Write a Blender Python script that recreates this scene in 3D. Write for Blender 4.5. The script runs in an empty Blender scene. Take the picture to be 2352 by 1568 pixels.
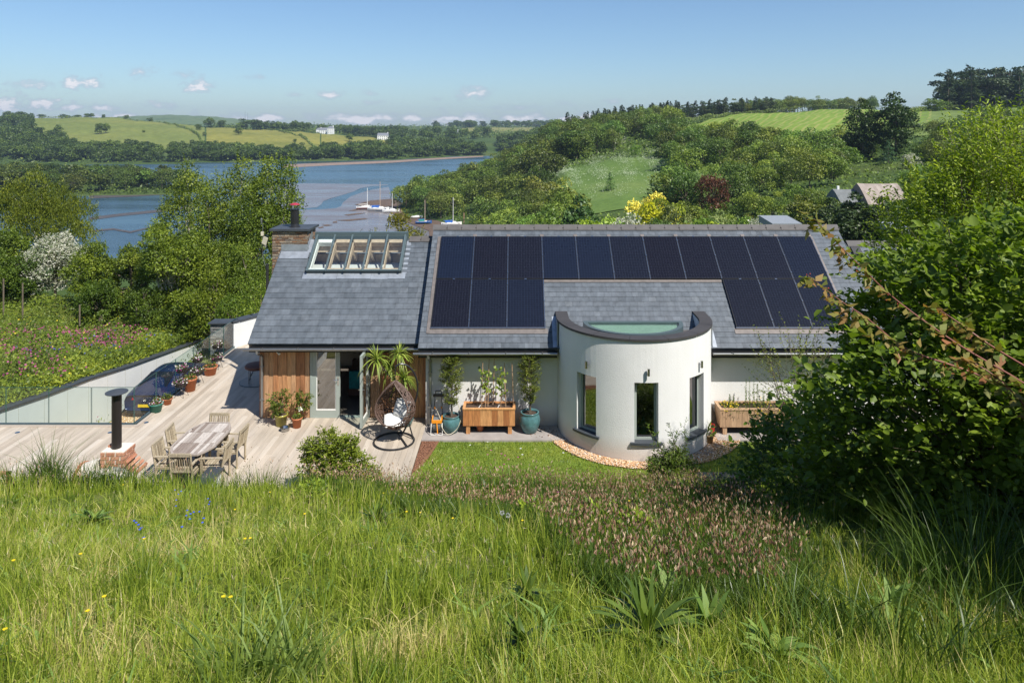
import bpy, math, random
import numpy as np
from mathutils import Vector, Matrix

# ------------------------------------------------------------------ camera, sky, sun
S = bpy.context.scene
COL = S.collection
F = 1640.0; XC = 1190.0; YH = 290.0; CH = 7.93      # focal length in px of a 2352 px wide frame, principal point, eye height
cam = bpy.data.cameras.new("Camera"); camo = bpy.data.objects.new("Camera", cam); COL.objects.link(camo)
camo.location = (0, 0, CH); camo.rotation_euler = (math.radians(90), 0, 0)
cam.sensor_width = 36; cam.lens = F / 2352 * 36
cam.shift_x = -(XC - 1176) / 2352; cam.shift_y = -(784 - YH) / 2352
cam.clip_start = 0.05; cam.clip_end = 20000
S.camera = camo
S.view_settings.view_transform = 'Standard'; S.view_settings.look = 'None'
S.view_settings.exposure = 0.72; S.view_settings.gamma = 1
S.cycles.max_bounces = 6; S.cycles.diffuse_bounces = 3; S.cycles.glossy_bounces = 3
S.cycles.transmission_bounces = 4; S.cycles.transparent_max_bounces = 12; S.cycles.volume_bounces = 0
S.cycles.caustics_reflective = False; S.cycles.caustics_refractive = False

SUNV = Vector((1.11, -1.19, 2.11)).normalized()
EL = math.asin(SUNV.z); AZ = math.atan2(SUNV.x, SUNV.y)
sl = bpy.data.lights.new("Sun", 'SUN'); so = bpy.data.objects.new("Sun", sl); COL.objects.link(so)
sl.energy = 4.3; sl.angle = math.radians(0.55); sl.color = (1.0, 0.955, 0.88)
so.rotation_euler = (-SUNV).to_track_quat('-Z', 'Y').to_euler(); so.location = (20, -20, 40)

W = bpy.data.worlds.new("World"); S.world = W; W.use_nodes = True
nt = W.node_tree; nt.nodes.clear(); N = nt.nodes.new; LK = nt.links.new
out = N('ShaderNodeOutputWorld'); bg = N('ShaderNodeBackground'); sky = N('ShaderNodeTexSky')
sky.sky_type = 'NISHITA'; sky.sun_disc = False; sky.sun_elevation = EL; sky.sun_rotation = AZ
sky.altitude = 60; sky.air_density = 1.0; sky.dust_density = 0.6; sky.ozone_density = 1.6
bg.inputs[1].default_value = 0.070
tc = N('ShaderNodeTexCoord')
def wm(op, a=None, b=None, c=None, clamp=False):
    n = N('ShaderNodeMath'); n.operation = op; n.use_clamp = clamp
    for i, q in enumerate((a, b, c)):
        if q is None: continue
        if isinstance(q, (int, float)): n.inputs[i].default_value = q
        else: LK(q, n.inputs[i])
    return n.outputs[0]
sp = N('ShaderNodeSeparateXYZ'); LK(tc.outputs['Generated'], sp.inputs[0])
ya = wm('MAXIMUM', wm('ABSOLUTE', sp.outputs[1]), 0.02)
az = wm('DIVIDE', sp.outputs[0], ya); ele = wm('DIVIDE', sp.outputs[2], ya)
cb = N('ShaderNodeCombineXYZ'); LK(az, cb.inputs[0]); LK(ele, cb.inputs[1]); LK(wm('SIGN', sp.outputs[1]), cb.inputs[2])
nz = N('ShaderNodeTexNoise'); nz.inputs['Scale'].default_value = 55; nz.inputs['Detail'].default_value = 7; nz.inputs['Roughness'].default_value = .62
mp = N('ShaderNodeMapping'); mp.inputs['Scale'].default_value = (1, 1.9, 1); LK(cb.outputs[0], mp.inputs[0]); LK(mp.outputs[0], nz.inputs[0])
nsh = wm('MULTIPLY', wm('SUBTRACT', nz.outputs['Fac'], .5), 3.4)
# cumulus puffs: centre (px in the photograph's sky), half width, half height, strength, greyness
CL = [(185,192,60,17,1.0),(70,195,62,13,.55),(325,165,32,15,.5),(458,200,42,17,1.0),(432,172,30,11,.4),(585,178,28,8,.35),(755,217,36,11,.6),
      (850,236,30,7,.4),(1090,214,44,19,.7),(1410,233,28,7,.45),(15,238,52,26,1.0),(100,240,50,17,.8),(170,246,44,13,.7),(235,248,36,11,.6),
      (368,243,40,12,.5),(845,215,22,7,.3),(1190,248,60,9,.3),(1300,238,26,8,.3),(680,218,20,6,.3),(1000,228,20,6,.3)]
dens = None
for (x, y, hw, hh, s) in CL:
    s = min(1.0, s+.18)
    a = (x - XC) / F; e = (YH - y) / F
    vs = N('ShaderNodeVectorMath'); vs.operation = 'SUBTRACT'; LK(cb.outputs[0], vs.inputs[0]); vs.inputs[1].default_value = (a, e, 1)
    vm = N('ShaderNodeVectorMath'); vm.operation = 'MULTIPLY'; LK(vs.outputs[0], vm.inputs[0]); vm.inputs[1].default_value = (F / hw / 1.15, F / hh / 1.15, 3)
    vl = N('ShaderNodeVectorMath'); vl.operation = 'LENGTH'; LK(vm.outputs[0], vl.inputs[0])
    d = wm('MULTIPLY', wm('ADD', wm('SUBTRACT', 1.0, vl.outputs['Value']), nsh), s * 1.15, clamp=True)
    dens = d if dens is None else wm('MAXIMUM', dens, d)
# long bank of small cumulus tops just above the horizon
band = wm('SUBTRACT', 1.0, wm('ABSOLUTE', wm('MULTIPLY', wm('SUBTRACT', ele, .0105), 105.)))
nz2 = N('ShaderNodeTexNoise'); nz2.inputs['Scale'].default_value = 26; nz2.inputs['Detail'].default_value = 5; LK(mp.outputs[0], nz2.inputs[0])
band = wm('MULTIPLY', wm('ADD', wm('ADD', band, wm('MULTIPLY', wm('SUBTRACT', nz2.outputs['Fac'], .52), 5.)), wm('MULTIPLY', nsh, .5)), .8, clamp=True)
dens = wm('MAXIMUM', dens, band)
mx = N('ShaderNodeMix'); mx.data_type = 'RGBA'
vsc = N('ShaderNodeVectorMath'); vsc.operation = 'MULTIPLY'; LK(sky.outputs[0], vsc.inputs[0]); vsc.inputs[1].default_value = (.80, .965, 1.13)
LK(vsc.outputs[0], mx.inputs[6])
mc = N('ShaderNodeMix'); mc.data_type = 'RGBA'
mc.inputs[6].default_value = (4.0, 4.5, 5.5, 1); mc.inputs[7].default_value = (9.6, 9.0, 9.0, 1)
LK(wm('SMOOTH_MAX', wm('SUBTRACT', wm('MULTIPLY', dens, 1.7), .8), 0, .2, clamp=True), mc.inputs[0])
LK(mc.outputs[2], mx.inputs[7]); LK(wm('MULTIPLY', wm('POWER', dens, 1.1), .85), mx.inputs[0])
LK(mx.outputs[2], bg.inputs[0]); LK(bg.outputs[0], out.inputs[0])

# ------------------------------------------------------------------ helpers
R_ = random.Random(7)
RG = np.random.default_rng(11)

def px(x, y, Y):
    """point seen at photo pixel (2352 wide) at distance Y in front of the camera"""
    return ((x - XC) * Y / F, Y, CH - (y - YH) * Y / F)
def gx(x, Y): return (x - XC) * Y / F
def gY(y, z=0.0): return (CH - z) * F / (y - YH)

class MB:
    def __init__(s): s.v = []; s.f = []; s.m = []; s.a = []; s.cur = 0; s.rnd = 0.5
    def face(s, idx): s.f.append(tuple(idx)); s.m.append(s.cur); s.a.append(s.rnd)
    def verts(s, vs):
        b = len(s.v); s.v.extend([tuple(q) for q in vs]); return b
    def quad(s, a, b, c, d):
        i = s.verts((a, b, c, d)); s.face((i, i+1, i+2, i+3)); return s
    def poly(s, pts):
        i = s.verts(pts); s.face(range(i, i+len(pts))); return s
    def box(s, x0, x1, y0, y1, z0, z1, M=None):
        vs = [(x0,y0,z0),(x1,y0,z0),(x1,y1,z0),(x0,y1,z0),(x0,y0,z1),(x1,y0,z1),(x1,y1,z1),(x0,y1,z1)]
        if M is not None: vs = [M @ Vector(q) for q in vs]
        b = s.verts(vs)
        for q in ((0,3,2,1),(4,5,6,7),(0,1,5,4),(1,2,6,5),(2,3,7,6),(3,0,4,7)): s.face([b+k for k in q])
        return s
    def tube(s, pts, rad, n=8, cap=True, closed=False):
        pts = [Vector(p) for p in pts]; k = len(pts)
        if isinstance(rad, (int, float)): rad = [rad]*k
        rings = []; prev = None
        for i in range(k):
            if closed: t = pts[(i+1) % k] - pts[i-1]
            else: t = pts[min(i+1, k-1)] - pts[max(i-1, 0)]
            t = t.normalized() if t.length > 1e-9 else Vector((0,0,1))
            if prev is None:
                u = t.cross(Vector((0,0,1)) if abs(t.z) < .9 else Vector((1,0,0))).normalized()
            else:
                u = (prev - t*prev.dot(t)); u = u.normalized() if u.length > 1e-6 else t.orthogonal().normalized()
            prev = u; w = t.cross(u)
            rings.append(s.verts([pts[i] + (u*math.cos(2*math.pi*j/n) + w*math.sin(2*math.pi*j/n))*rad[i] for j in range(n)]))
        rr = range(k if closed else k-1)
        for i in rr:
            a = rings[i]; b = rings[(i+1) % k]
            for j in range(n): s.face((a+j, a+(j+1) % n, b+(j+1) % n, b+j))
        if cap and not closed:
            s.face([rings[0]+j for j in reversed(range(n))]); s.face([rings[-1]+j for j in range(n)])
        return s
    def lathe(s, prof, c=(0,0,0), n=24, cap0=True, cap1=True):
        rings = [s.verts([(c[0]+r*math.cos(2*math.pi*j/n), c[1]+r*math.sin(2*math.pi*j/n), c[2]+z) for j in range(n)]) for r, z in prof]
        for a, b in zip(rings, rings[1:]):
            for j in range(n): s.face((a+j, a+(j+1) % n, b+(j+1) % n, b+j))
        if cap0: s.face([rings[0]+j for j in reversed(range(n))])
        if cap1: s.face([rings[-1]+j for j in range(n)])
        return s
    def prism(s, poly, z0, z1, M=None):
        n = len(poly)
        vs = [(p[0], p[1], z0) for p in poly] + [(p[0], p[1], z1) for p in poly]
        if M is not None: vs = [M @ Vector(q) for q in vs]
        b = s.verts(vs)
        s.face([b+j for j in reversed(range(n))]); s.face([b+n+j for j in range(n)])
        for j in range(n): s.face((b+j, b+(j+1) % n, b+n+(j+1) % n, b+n+j))
        return s
    def build(s, name, mats, parent=None, smooth=False, loc=None):
        me = bpy.data.meshes.new(name)
        me.from_pydata(s.v, [], s.f); me.validate(verbose=False)
        if not isinstance(mats, (list, tuple)): mats = [mats]
        for m in mats: me.materials.append(m)
        if len(me.polygons) == len(s.m):
            me.polygons.foreach_set('material_index', s.m)
            at = me.attributes.new('rnd', 'FLOAT', 'FACE'); at.data.foreach_set('value', s.a)
        if smooth: me.polygons.foreach_set('use_smooth', [True]*len(me.polygons))
        return link(name, me, parent)

def link(name, me, parent=None, fix=True):
    o = bpy.data.objects.new(name, me); COL.objects.link(o)
    if parent is not None:
        o.parent = parent
        if fix and parent.type == 'EMPTY':
            o.matrix_parent_inverse = Matrix.Translation(-parent.location)
    return o

def tag(o, label=None, cat=None, group=None, kind=None):
    if label: o['label'] = label
    if cat: o['category'] = cat
    if group: o['group'] = group
    if kind: o['kind'] = kind
    return o
def empty(name, loc, label, cat, group=None, rz=0):
    o = bpy.data.objects.new(name, None); COL.objects.link(o); o.location = loc; o.rotation_euler = (0,0,rz)
    o.empty_display_size = .2
    return tag(o, label, cat, group)
def copy_tree(o, parent=None):
    c = o.copy(); COL.objects.link(c)
    if parent is not None: c.parent = parent
    for ch in list(o.children): copy_tree(ch, c)
    return c

def leaf6_mesh(name, P, D, Nn, L, Wd, rnd, mat, lift=.10):
    D = nrm(D); Sd = nrm(np.cross(Nn, D)); Nn = np.cross(D, Sd); L = L[:, None]; Wd = Wd[:, None]
    def q(s, w, u): return P + D*L*s + Sd*Wd*w + Nn*L*u
    V = np.stack([q(0,0,0), q(.32,.46,lift), q(.74,.36,lift*.3), q(1,0,-.12), q(.74,-.36,lift*.3), q(.32,-.46,lift)], 1).reshape(-1, 3)
    b = np.arange(len(P))*6; Fc = np.concatenate([np.stack([b, b+3, b+2, b+1], 1), np.stack([b, b+5, b+4, b+3], 1)])
    return mesh_np(name, V, Fc, mat, np.concatenate([rnd, rnd*.93]))
def mesh_np(name, V, Fc, mats, rnd=None, smooth=False):
    k = Fc.shape[1]; me = bpy.data.meshes.new(name)
    me.vertices.add(len(V)); me.vertices.foreach_set('co', np.ascontiguousarray(V, dtype=np.float32).ravel())
    me.loops.add(Fc.size); me.loops.foreach_set('vertex_index', np.ascontiguousarray(Fc, dtype=np.int32).ravel())
    me.polygons.add(len(Fc)); me.polygons.foreach_set('loop_start', np.arange(len(Fc), dtype=np.int32)*k)
    for m in (mats if isinstance(mats, (list, tuple)) else [mats]): me.materials.append(m)
    if rnd is not None:
        at = me.attributes.new('rnd', 'FLOAT', 'FACE'); at.data.foreach_set('value', np.ascontiguousarray(rnd, dtype=np.float32))
    if smooth: me.polygons.foreach_set('use_smooth', np.ones(len(Fc), dtype=bool))
    me.update(calc_edges=True)
    return me

def nrm(a): return a / np.maximum(np.linalg.norm(a, axis=-1, keepdims=True), 1e-9)
def leaf_mesh(name, P, D, Nn, L, Wd, rnd, mat, wide=.45, mids=None, lift=.12):
    D = nrm(D); Sd = nrm(np.cross(Nn, D)); Nn = np.cross(D, Sd)
    L = L[:, None]; Wd = Wd[:, None]
    m = P + D*L*wide - Nn*L*lift
    V = np.stack([P, m + Sd*Wd*.5, P + D*L, m - Sd*Wd*.5], 1)
    V[:, 0] += Nn*L*0; V = V.reshape(-1, 3)
    Fc = np.arange(len(P)*4).reshape(-1, 4)
    return mesh_np(name, V, Fc, mat, rnd)

# ------------------------------------------------------------------ materials
def mat(name): 
    m = bpy.data.materials.new(name); m.use_nodes = True; t = m.node_tree
    return m, t, t.nodes['Principled BSDF']
def nn(t, ty, **kw):
    n = t.nodes.new(ty)
    for k, v in kw.items(): setattr(n, k, v)
    return n
def ramp(t, fac, stops):
    r = nn(t, 'ShaderNodeValToRGB'); e = r.color_ramp.elements
    while len(e) < len(stops): e.new(.5)
    for i, (p, c) in enumerate(stops): e[i].position = p; e[i].color = (*c, 1)
    t.links.new(fac, r.inputs[0]); return r.outputs[0]
def noise(t, scale, detail=4, rough=.55, vec=None, mapping=None, coord='Object'):
    n = nn(t, 'ShaderNodeTexNoise'); n.inputs['Scale'].default_value = scale; n.inputs['Detail'].default_value = detail; n.inputs['Roughness'].default_value = rough
    c = nn(t, 'ShaderNodeTexCoord'); src = c.outputs[coord] if vec is None else vec
    if mapping:
        mm = nn(t, 'ShaderNodeMapping'); mm.inputs['Scale'].default_value = mapping; t.links.new(src, mm.inputs[0]); src = mm.outputs[0]
    t.links.new(src, n.inputs[0]); return n.outputs['Fac']
def mixc(t, fac, a, b, mode='MIX'):
    m = nn(t, 'ShaderNodeMix', data_type='RGBA', blend_type=mode)
    for i, q in ((0, fac), (6, a), (7, b)):
        if isinstance(q, tuple): m.inputs[i].default_value = (*q, 1)
        elif isinstance(q, (int, float)): m.inputs[i].default_value = q
        else: t.links.new(q, m.inputs[i])
    return m.outputs[2]
def bump(t, b, h, strength=.3, dist=.02):
    n = nn(t, 'ShaderNodeBump'); n.inputs['Strength'].default_value = strength; n.inputs['Distance'].default_value = dist
    t.links.new(h, n.inputs['Height']); t.links.new(n.outputs[0], b.inputs['Normal'])
def rndattr(t):
    a = nn(t, 'ShaderNodeAttribute', attribute_name='rnd'); return a.outputs['Fac']
def mth(t, op, a, b=None, clamp=False):
    n = nn(t, 'ShaderNodeMath', operation=op); n.use_clamp = clamp
    for i, q in enumerate((a, b)):
        if q is None: continue
        if isinstance(q, (int, float)): n.inputs[i].default_value = q
        else: t.links.new(q, n.inputs[i])
    return n.outputs[0]

def plain(name, col, rough=.6, metal=0, var=.12, scale=8, bmp=0, spec=.5):
    m, t, b = mat(name)
    f = noise(t, scale)
    c = mixc(t, mth(t, 'MULTIPLY', f, 1.0), tuple(x*(1-var*1.6) for x in col), tuple(min(1, x*(1+var*1.6)) for x in col))
    t.links.new(c, b.inputs['Base Color']); b.inputs['Roughness'].default_value = rough; b.inputs['Metallic'].default_value = metal
    b.inputs['Specular IOR Level'].default_value = spec
    if bmp: bump(t, b, noise(t, scale*6), bmp, .01)
    return m

def leafmat(name, stops, trans=.28, rough=.5, spec=.35, tint=True):
    m, t, b = mat(name)
    c = ramp(t, rndattr(t), [(i/(len(stops)-1), s) for i, s in enumerate(stops)])
    if tint:
        oi = nn(t, 'ShaderNodeObjectInfo'); c = mixc(t, 1.0, c, oi.outputs['Color'], 'MULTIPLY')
    t.links.new(c, b.inputs['Base Color']); b.inputs['Roughness'].default_value = rough; b.inputs['Specular IOR Level'].default_value = spec
    tr = nn(t, 'ShaderNodeBsdfTranslucent'); c2 = mixc(t, 1.0, c, (1.15, 1.25, .55), 'MULTIPLY'); t.links.new(c2, tr.inputs[0])
    mx = nn(t, 'ShaderNodeMixShader'); mx.inputs[0].default_value = trans
    t.links.new(b.outputs[0], mx.inputs[1]); t.links.new(tr.outputs[0], mx.inputs[2])
    t.links.new(mx.outputs[0], t.nodes['Material Output'].inputs[0])
    return m

def attrmat(name, stops, rough=.7, nsc=None, namt=.25, bmp=0, mapping=None, metal=0, spec=.5):
    m, t, b = mat(name)
    c = ramp(t, rndattr(t), [(i/(len(stops)-1), s) for i, s in enumerate(stops)])
    if nsc:
        f = noise(t, nsc, 6, .6, mapping=mapping)
        c = mixc(t, namt, c, ramp(t, f, [(.25, (.25,.25,.25)), (.75, (1.6,1.6,1.6))]), 'MULTIPLY')
        if bmp: bump(t, b, f, bmp, .01)
    t.links.new(c, b.inputs['Base Color']); b.inputs['Roughness'].default_value = rough; b.inputs['Metallic'].default_value = metal
    b.inputs['Specular IOR Level'].default_value = spec
    return m

def glassmat(name, tint=(.9,.95,.93), refl=1.0, ior=1.5, rmin=.04):
    m, t, b = mat(name); t.nodes.remove(b)
    tr = nn(t, 'ShaderNodeBsdfTransparent'); tr.inputs[0].default_value = (*tint, 1)
    gl = nn(t, 'ShaderNodeBsdfGlossy'); gl.inputs['Roughness'].default_value = .01
    fr = nn(t, 'ShaderNodeFresnel'); fr.inputs[0].default_value = ior
    f = mth(t, 'ADD', mth(t, 'MULTIPLY', fr.outputs[0], refl), rmin, clamp=True)
    mx = nn(t, 'ShaderNodeMixShader'); t.links.new(f, mx.inputs[0]); t.links.new(tr.outputs[0], mx.inputs[1]); t.links.new(gl.outputs[0], mx.inputs[2])
    t.links.new(mx.outputs[0], t.nodes['Material Output'].inputs[0])
    return m

M = {}
M['glass'] = glassmat('glass_clear', (.80,.90,.87), 1.0, 1.45, .02)
M['glass_dark'] = glassmat('glass_window', (.55,.62,.56), 1.8, 1.5, .26)
M['glass_roof'] = glassmat('glass_rooflight', (.88,.94,.93), 1.5, 1.45, .07)
M['glass_edge'] = plain('glass_edge', (.02,.07,.06), .15)
M['grey_frame'] = plain('frame_grey_green', (.30,.34,.31), .45, var=.03)
M['blue_grey'] = plain('frame_blue_grey', (.075,.105,.115), .4, var=.04)
M['dark_metal'] = plain('dark_metal', (.018,.018,.02), .35, var=.1)
M['zinc'] = plain('zinc_gutter', (.30,.31,.32), .33, .8, var=.1)
M['lead'] = plain('lead_flashing', (.34,.37,.41), .42, .5, var=.3, scale=5)
M['white_paint'] = plain('white_paint', (.75,.74,.71), .5, var=.03)
M['steel'] = plain('steel', (.55,.55,.55), .2, 1.0, var=.05)
M['black'] = plain('black_plastic', (.02,.02,.022), .5)
M['soil'] = plain('soil', (.06,.038,.026), .95, var=.4, scale=30, bmp=.6)
M['terracotta'] = plain('terracotta', (.42,.14,.06), .75, var=.15, scale=14)
M['trunk'] = plain('bark', (.14,.11,.08), .9, var=.35, scale=6, bmp=.5)
M['birch'] = plain('birch_bark', (.55,.50,.42), .8, var=.3, scale=4)
M['orange'] = plain('orange_plastic', (.75,.28,.02), .4, var=.03)
M['bluepl'] = plain('blue_cloth', (.02,.12,.45), .6)
M['slate_dark'] = plain('slate_coping', (.045,.052,.062), .55, var=.25, scale=3)

def render_mat(name, col=(.62,.62,.60), dirt=True):
    m, t, b = mat(name)
    f = noise(t, 1.3, 6, .6); st = noise(t, 2.2, 5, .6, mapping=(3.0, 3.0, .22))
    c = mixc(t, .22, col, ramp(t, f, [(.3, (.75,.75,.74)), (.7, (1.05,1.05,1.04))]), 'MULTIPLY')
    if dirt:
        c = mixc(t, .07, c, ramp(t, st, [(.38, (.72,.70,.64)), (.6, (1,1,1))]), 'MULTIPLY')
        g = nn(t, 'ShaderNodeNewGeometry'); s = nn(t, 'ShaderNodeSeparateXYZ'); t.links.new(g.outputs['Position'], s.inputs[0])
        low = mth(t, 'SUBTRACT', 1.0, mth(t, 'MULTIPLY', mth(t, 'ADD', s.outputs[2], mth(t, 'MULTIPLY', f, -.25)), 2.6), clamp=True)
        c = mixc(t, mth(t, 'MULTIPLY', low, .5, clamp=True), c, (.48,.36,.27))
    t.links.new(c, b.inputs['Base Color']); b.inputs['Roughness'].default_value = .9; b.inputs['Specular IOR Level'].default_value = .2
    bump(t, b, noise(t, 55, 4, .6), .6, .012)
    return m
M['render'] = render_mat('white_render', (.73,.725,.71))
M['render_wall'] = render_mat('garden_wall_render', (.66,.67,.66), False)
M['slate'] = attrmat('slate', [(.060,.070,.082), (.082,.096,.112), (.105,.120,.138), (.135,.150,.165)], .48, 5, .5, .25, (1.2, .35, 1.2), spec=.55)
M['ridge'] = plain('ridge_tile', (.085,.078,.075), .7, var=.25, scale=5)
M['timber_clad'] = attrmat('cedar_cladding', [(.30,.13,.055), (.44,.20,.085), (.52,.28,.13), (.38,.23,.14)], .7, 9, .6, .3, (4, 4, .35))
M['new_wood'] = attrmat('larch_boards', [(.30,.115,.04), (.45,.19,.065), (.58,.31,.13)], .6, 8, .6, .2, (4, 4, .5))
M['pale_wood'] = attrmat('pale_boards', [(.34,.21,.12), (.46,.30,.18)], .7, 8, .5, .2, (4, 4, .5))
M['beam'] = attrmat('oak_beam', [(.50,.36,.25), (.64,.49,.36)], .6, 6, .4, .1, (1, 1, 1))
M['teak'] = attrmat('weathered_teak', [(.20,.155,.10), (.34,.28,.19), (.44,.38,.28)], .8, 30, .5, .3, (1, 1, 1))
M['teak_top'] = attrmat('weathered_table_top', [(.20,.15,.12), (.33,.28,.24), (.55,.50,.45)], .75, 18, .5, .3, (5, .5, 1))
M['deck'] = attrmat('deck_boards', [(.36,.30,.235), (.42,.355,.28), (.46,.395,.32), (.53,.47,.395)], .72, 1.6, .35, .08, (3., .35, 1))
M['brick'] = attrmat('brick_red', [(.36,.15,.085), (.48,.24,.15)], .85, 25, .3)
M['mortar'] = plain('mortar', (.66,.60,.52), .9, var=.1, scale=20, bmp=.3)
M['stone'] = attrmat('chimney_stone', [(.10,.07,.05), (.27,.14,.075), (.24,.18,.12), (.17,.14,.12), (.36,.28,.19), (.22,.20,.17)], .9, 22, .5, .4)
M['stone_grey'] = attrmat('grey_stone', [(.11,.12,.12), (.20,.21,.20), (.30,.29,.27)], .9, 22, .5, .4)
M['gravel'] = attrmat('gravel_pebbles', [(.42,.20,.08), (.60,.34,.15), (.72,.52,.32), (.75,.68,.6)], .8)
M['bark_mulch'] = attrmat('bark_mulch', [(.11,.045,.025), (.20,.09,.05), (.28,.14,.08)], .95)
M['glaze'] = plain('turquoise_glaze', (.07,.16,.17), .25, var=.45, scale=9)
M['grey_cloth'] = plain('grey_cloth', (.4,.4,.4), .9)
M['cushion'] = plain('cushion', (.85,.84,.80), .9, var=.02)
M['rattan'] = plain('brown_rattan', (.10,.06,.045), .6, var=.3, scale=30)
M['concrete'] = plain('patio_slab', (.30,.27,.25), .85, var=.25, scale=2.5)
def panel_mat():
    m, t, b = mat('solar_cells')
    br = nn(t, 'ShaderNodeTexBrick'); br.offset = 0; br.inputs['Scale'].default_value = 1
    br.inputs['Brick Width'].default_value = .156/2; br.inputs['Row Height'].default_value = .0625; br.inputs['Mortar Size'].default_value = .0035
    br.inputs['Color1'].default_value = (.006,.007,.013,1); br.inputs['Color2'].default_value = (.008,.009,.016,1); br.inputs['Mortar'].default_value = (.022,.026,.040,1)
    uv = nn(t, 'ShaderNodeTexCoord'); t.links.new(uv.outputs['Object'], br.inputs[0])
    oi = nn(t, 'ShaderNodeObjectInfo')
    c = mixc(t, 1.0, br.outputs[0], ramp(t, oi.outputs['Random'], [(0, (.85,.75,.75)), (.5, (.95,.95,.95)), (1, (.85,1.1,1.35))]), 'MULTIPLY')
    t.links.new(c, b.inputs['Base Color']); b.inputs['Roughness'].default_value = .22; b.inputs['Specular IOR Level'].default_value = .28
    return m
M['panel'] = panel_mat()
M['thatch'] = attrmat('thatch', [(.22,.18,.15), (.34,.29,.25)], .95, 3, .5, .3, (6, 6, 1))
# ------------------------------------------------------------------ terrain
WZ = -26.0
PROF = [ # photo column, [(distance, height)]
 (-900, [(44,-2),(100,-8),(200,-20),(330,-24),(420,-20),(600,-12),(800,2),(1000,14),(1400,18),(2500,20),(4300,10)]),
 (-200, [(44,-2),(100,-10),(190,-26.6),(330,-26.8),(350,-25),(380,-23),(470,-24.5),(560,-27),(640,-24.5),(750,-8),(900,10),(1050,16),(1400,12),(2500,22),(4300,10)]),
 (60,   [(44,-2.4),(100,-11),(190,-26.8),(335,-26.9),(358,-25),(385,-22.5),(420,-24),(470,-27),(600,-27),(650,-25),(740,-13),(900,8),(1050,19),(1200,14),(1700,10),(2500,28),(4300,10)]),
 (250,  [(44,-3),(100,-12),(190,-27),(340,-27),(356,-25.2),(380,-22.5),(410,-24.5),(440,-27),(600,-27),(655,-25.3),(750,-14),(900,6),(1050,20),(1150,17),(1700,12),(2500,40),(4300,10)]),
 (400,  [(44,-3.4),(100,-13),(190,-27),(345,-27),(358,-25.4),(375,-23.5),(395,-25.5),(420,-27),(600,-27),(665,-25.4),(760,-14),(900,3),(1050,10.5),(1150,9),(1700,8),(2500,47),(4300,10)]),
 (470,  [(44,-3.8),(100,-13),(190,-27),(660,-27),(672,-25.4),(760,-14),(900,0),(1050,5.5),(1150,5),(1700,6),(2500,42),(4300,10)]),
 (660,  [(44,-4.5),(100,-14),(190,-27),(680,-27),(692,-25.4),(760,-19),(900,-6),(1050,0.5),(1150,-1),(1700,4),(2500,16),(4300,6)]),
 (890,  [(44,-5.5),(100,-16),(180,-27),(700,-27),(722,-25.3),(800,-19),(950,-11),(1150,-7),(1400,-3),(1700,2),(2500,6),(4300,8)]),
 (960,  [(44,-5.8),(100,-16),(170,-26.8),(255,-26.6),(266,-25.4),(300,-24),(330,-25.3),(345,-27),(740,-27),(765,-25.3),(850,-19),(1000,-12),(1300,-6),(1700,2),(2500,6),(4300,8)]),
 (1060, [(44,-6),(100,-15),(170,-26.7),(240,-26.5),(252,-25.2),(310,-21),(360,-22),(400,-25),(420,-27),(790,-27),(815,-25.3),(880,-20),(1000,-13),(1300,-5),(1700,3),(2500,7),(4300,8)]),
 (1200, [(44,-6),(90,-13),(150,-19),(215,-21),(300,-15),(380,-12),(480,-15),(560,-22),(640,-27),(830,-27),(850,-25),(930,-15),(1200,-5),(1700,4),(2500,7),(4300,8)]),
 (1300, [(44,-6),(90,-11),(140,-12),(180,-10),(260,-6),(350,-1),(450,2.0),(600,0),(1200,-2),(2500,7),(4300,8)]),
 (1450, [(44,-5.5),(90,-10),(150,-9.8),(200,-6),(260,-1),(350,5),(450,7.5),(700,2),(1200,0),(2500,5),(4300,8)]),
 (1650, [(44,-5),(90,-8),(150,-7),(200,-3.5),(260,2),(330,8.5),(420,14.0),(470,14.5),(700,8),(1200,5),(2500,5),(4300,8)]),
 (1900, [(44,-4),(90,-5),(150,-3),(200,0),(260,5.5),(330,12),(400,16.4),(460,17.0),(700,10),(1200,8),(2500,5),(4300,8)]),
 (2100, [(44,-3),(90,-3),(150,-1),(200,3),(260,8.5),(330,14.5),(400,17.2),(460,17.0),(700,10),(1200,8),(2500,5),(4300,8)]),
 (2352, [(44,-2),(90,-1),(150,2.5),(200,7),(260,12.6),(330,16.8),(400,20),(500,20),(700,14),(1200,8),(2500,5),(4300,8)]),
 (3200, [(44,0),(90,2),(150,6),(200,11),(260,16),(330,21),(400,24),(500,24),(700,16),(1200,10),(2500,5),(4300,8)]),
]
PU = np.array([(p[0]-XC)/F for p in PROF])
def fbm(x, y):
    return (np.sin(x*.113+1.3*np.sin(y*.071))*.5 + np.sin(y*.157+x*.043+2.)*.35 + np.sin(x*.41+y*.23)*.16 + np.sin(x*.2-y*.37+1.)*.16)
def T(X, Y):
    X = np.atleast_1d(np.asarray(X, float)); Y = np.atleast_1d(np.asarray(Y, float))
    u = X/np.maximum(Y, 1e-3)
    cols = np.stack([np.interp(Y, [q[0] for q in p[1]], [q[1] for q in p[1]]) for p in PROF])
    i = np.clip(np.searchsorted(PU, u)-1, 0, len(PU)-2); f = np.clip((u-PU[i])/(PU[i+1]-PU[i]), 0, 1); f = f*f*(3-2*f)*.6+f*.4
    j = np.arange(len(u)); z = cols[i, j]*(1-f) + cols[i+1, j]*f
    w = np.clip((z+24.5)/4, 0, 1)
    return z + fbm(X, Y)*.55*w*np.clip(Y/200, .2, 2.5)
def Tz(x, y): return float(T([x], [y])[0])
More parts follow.
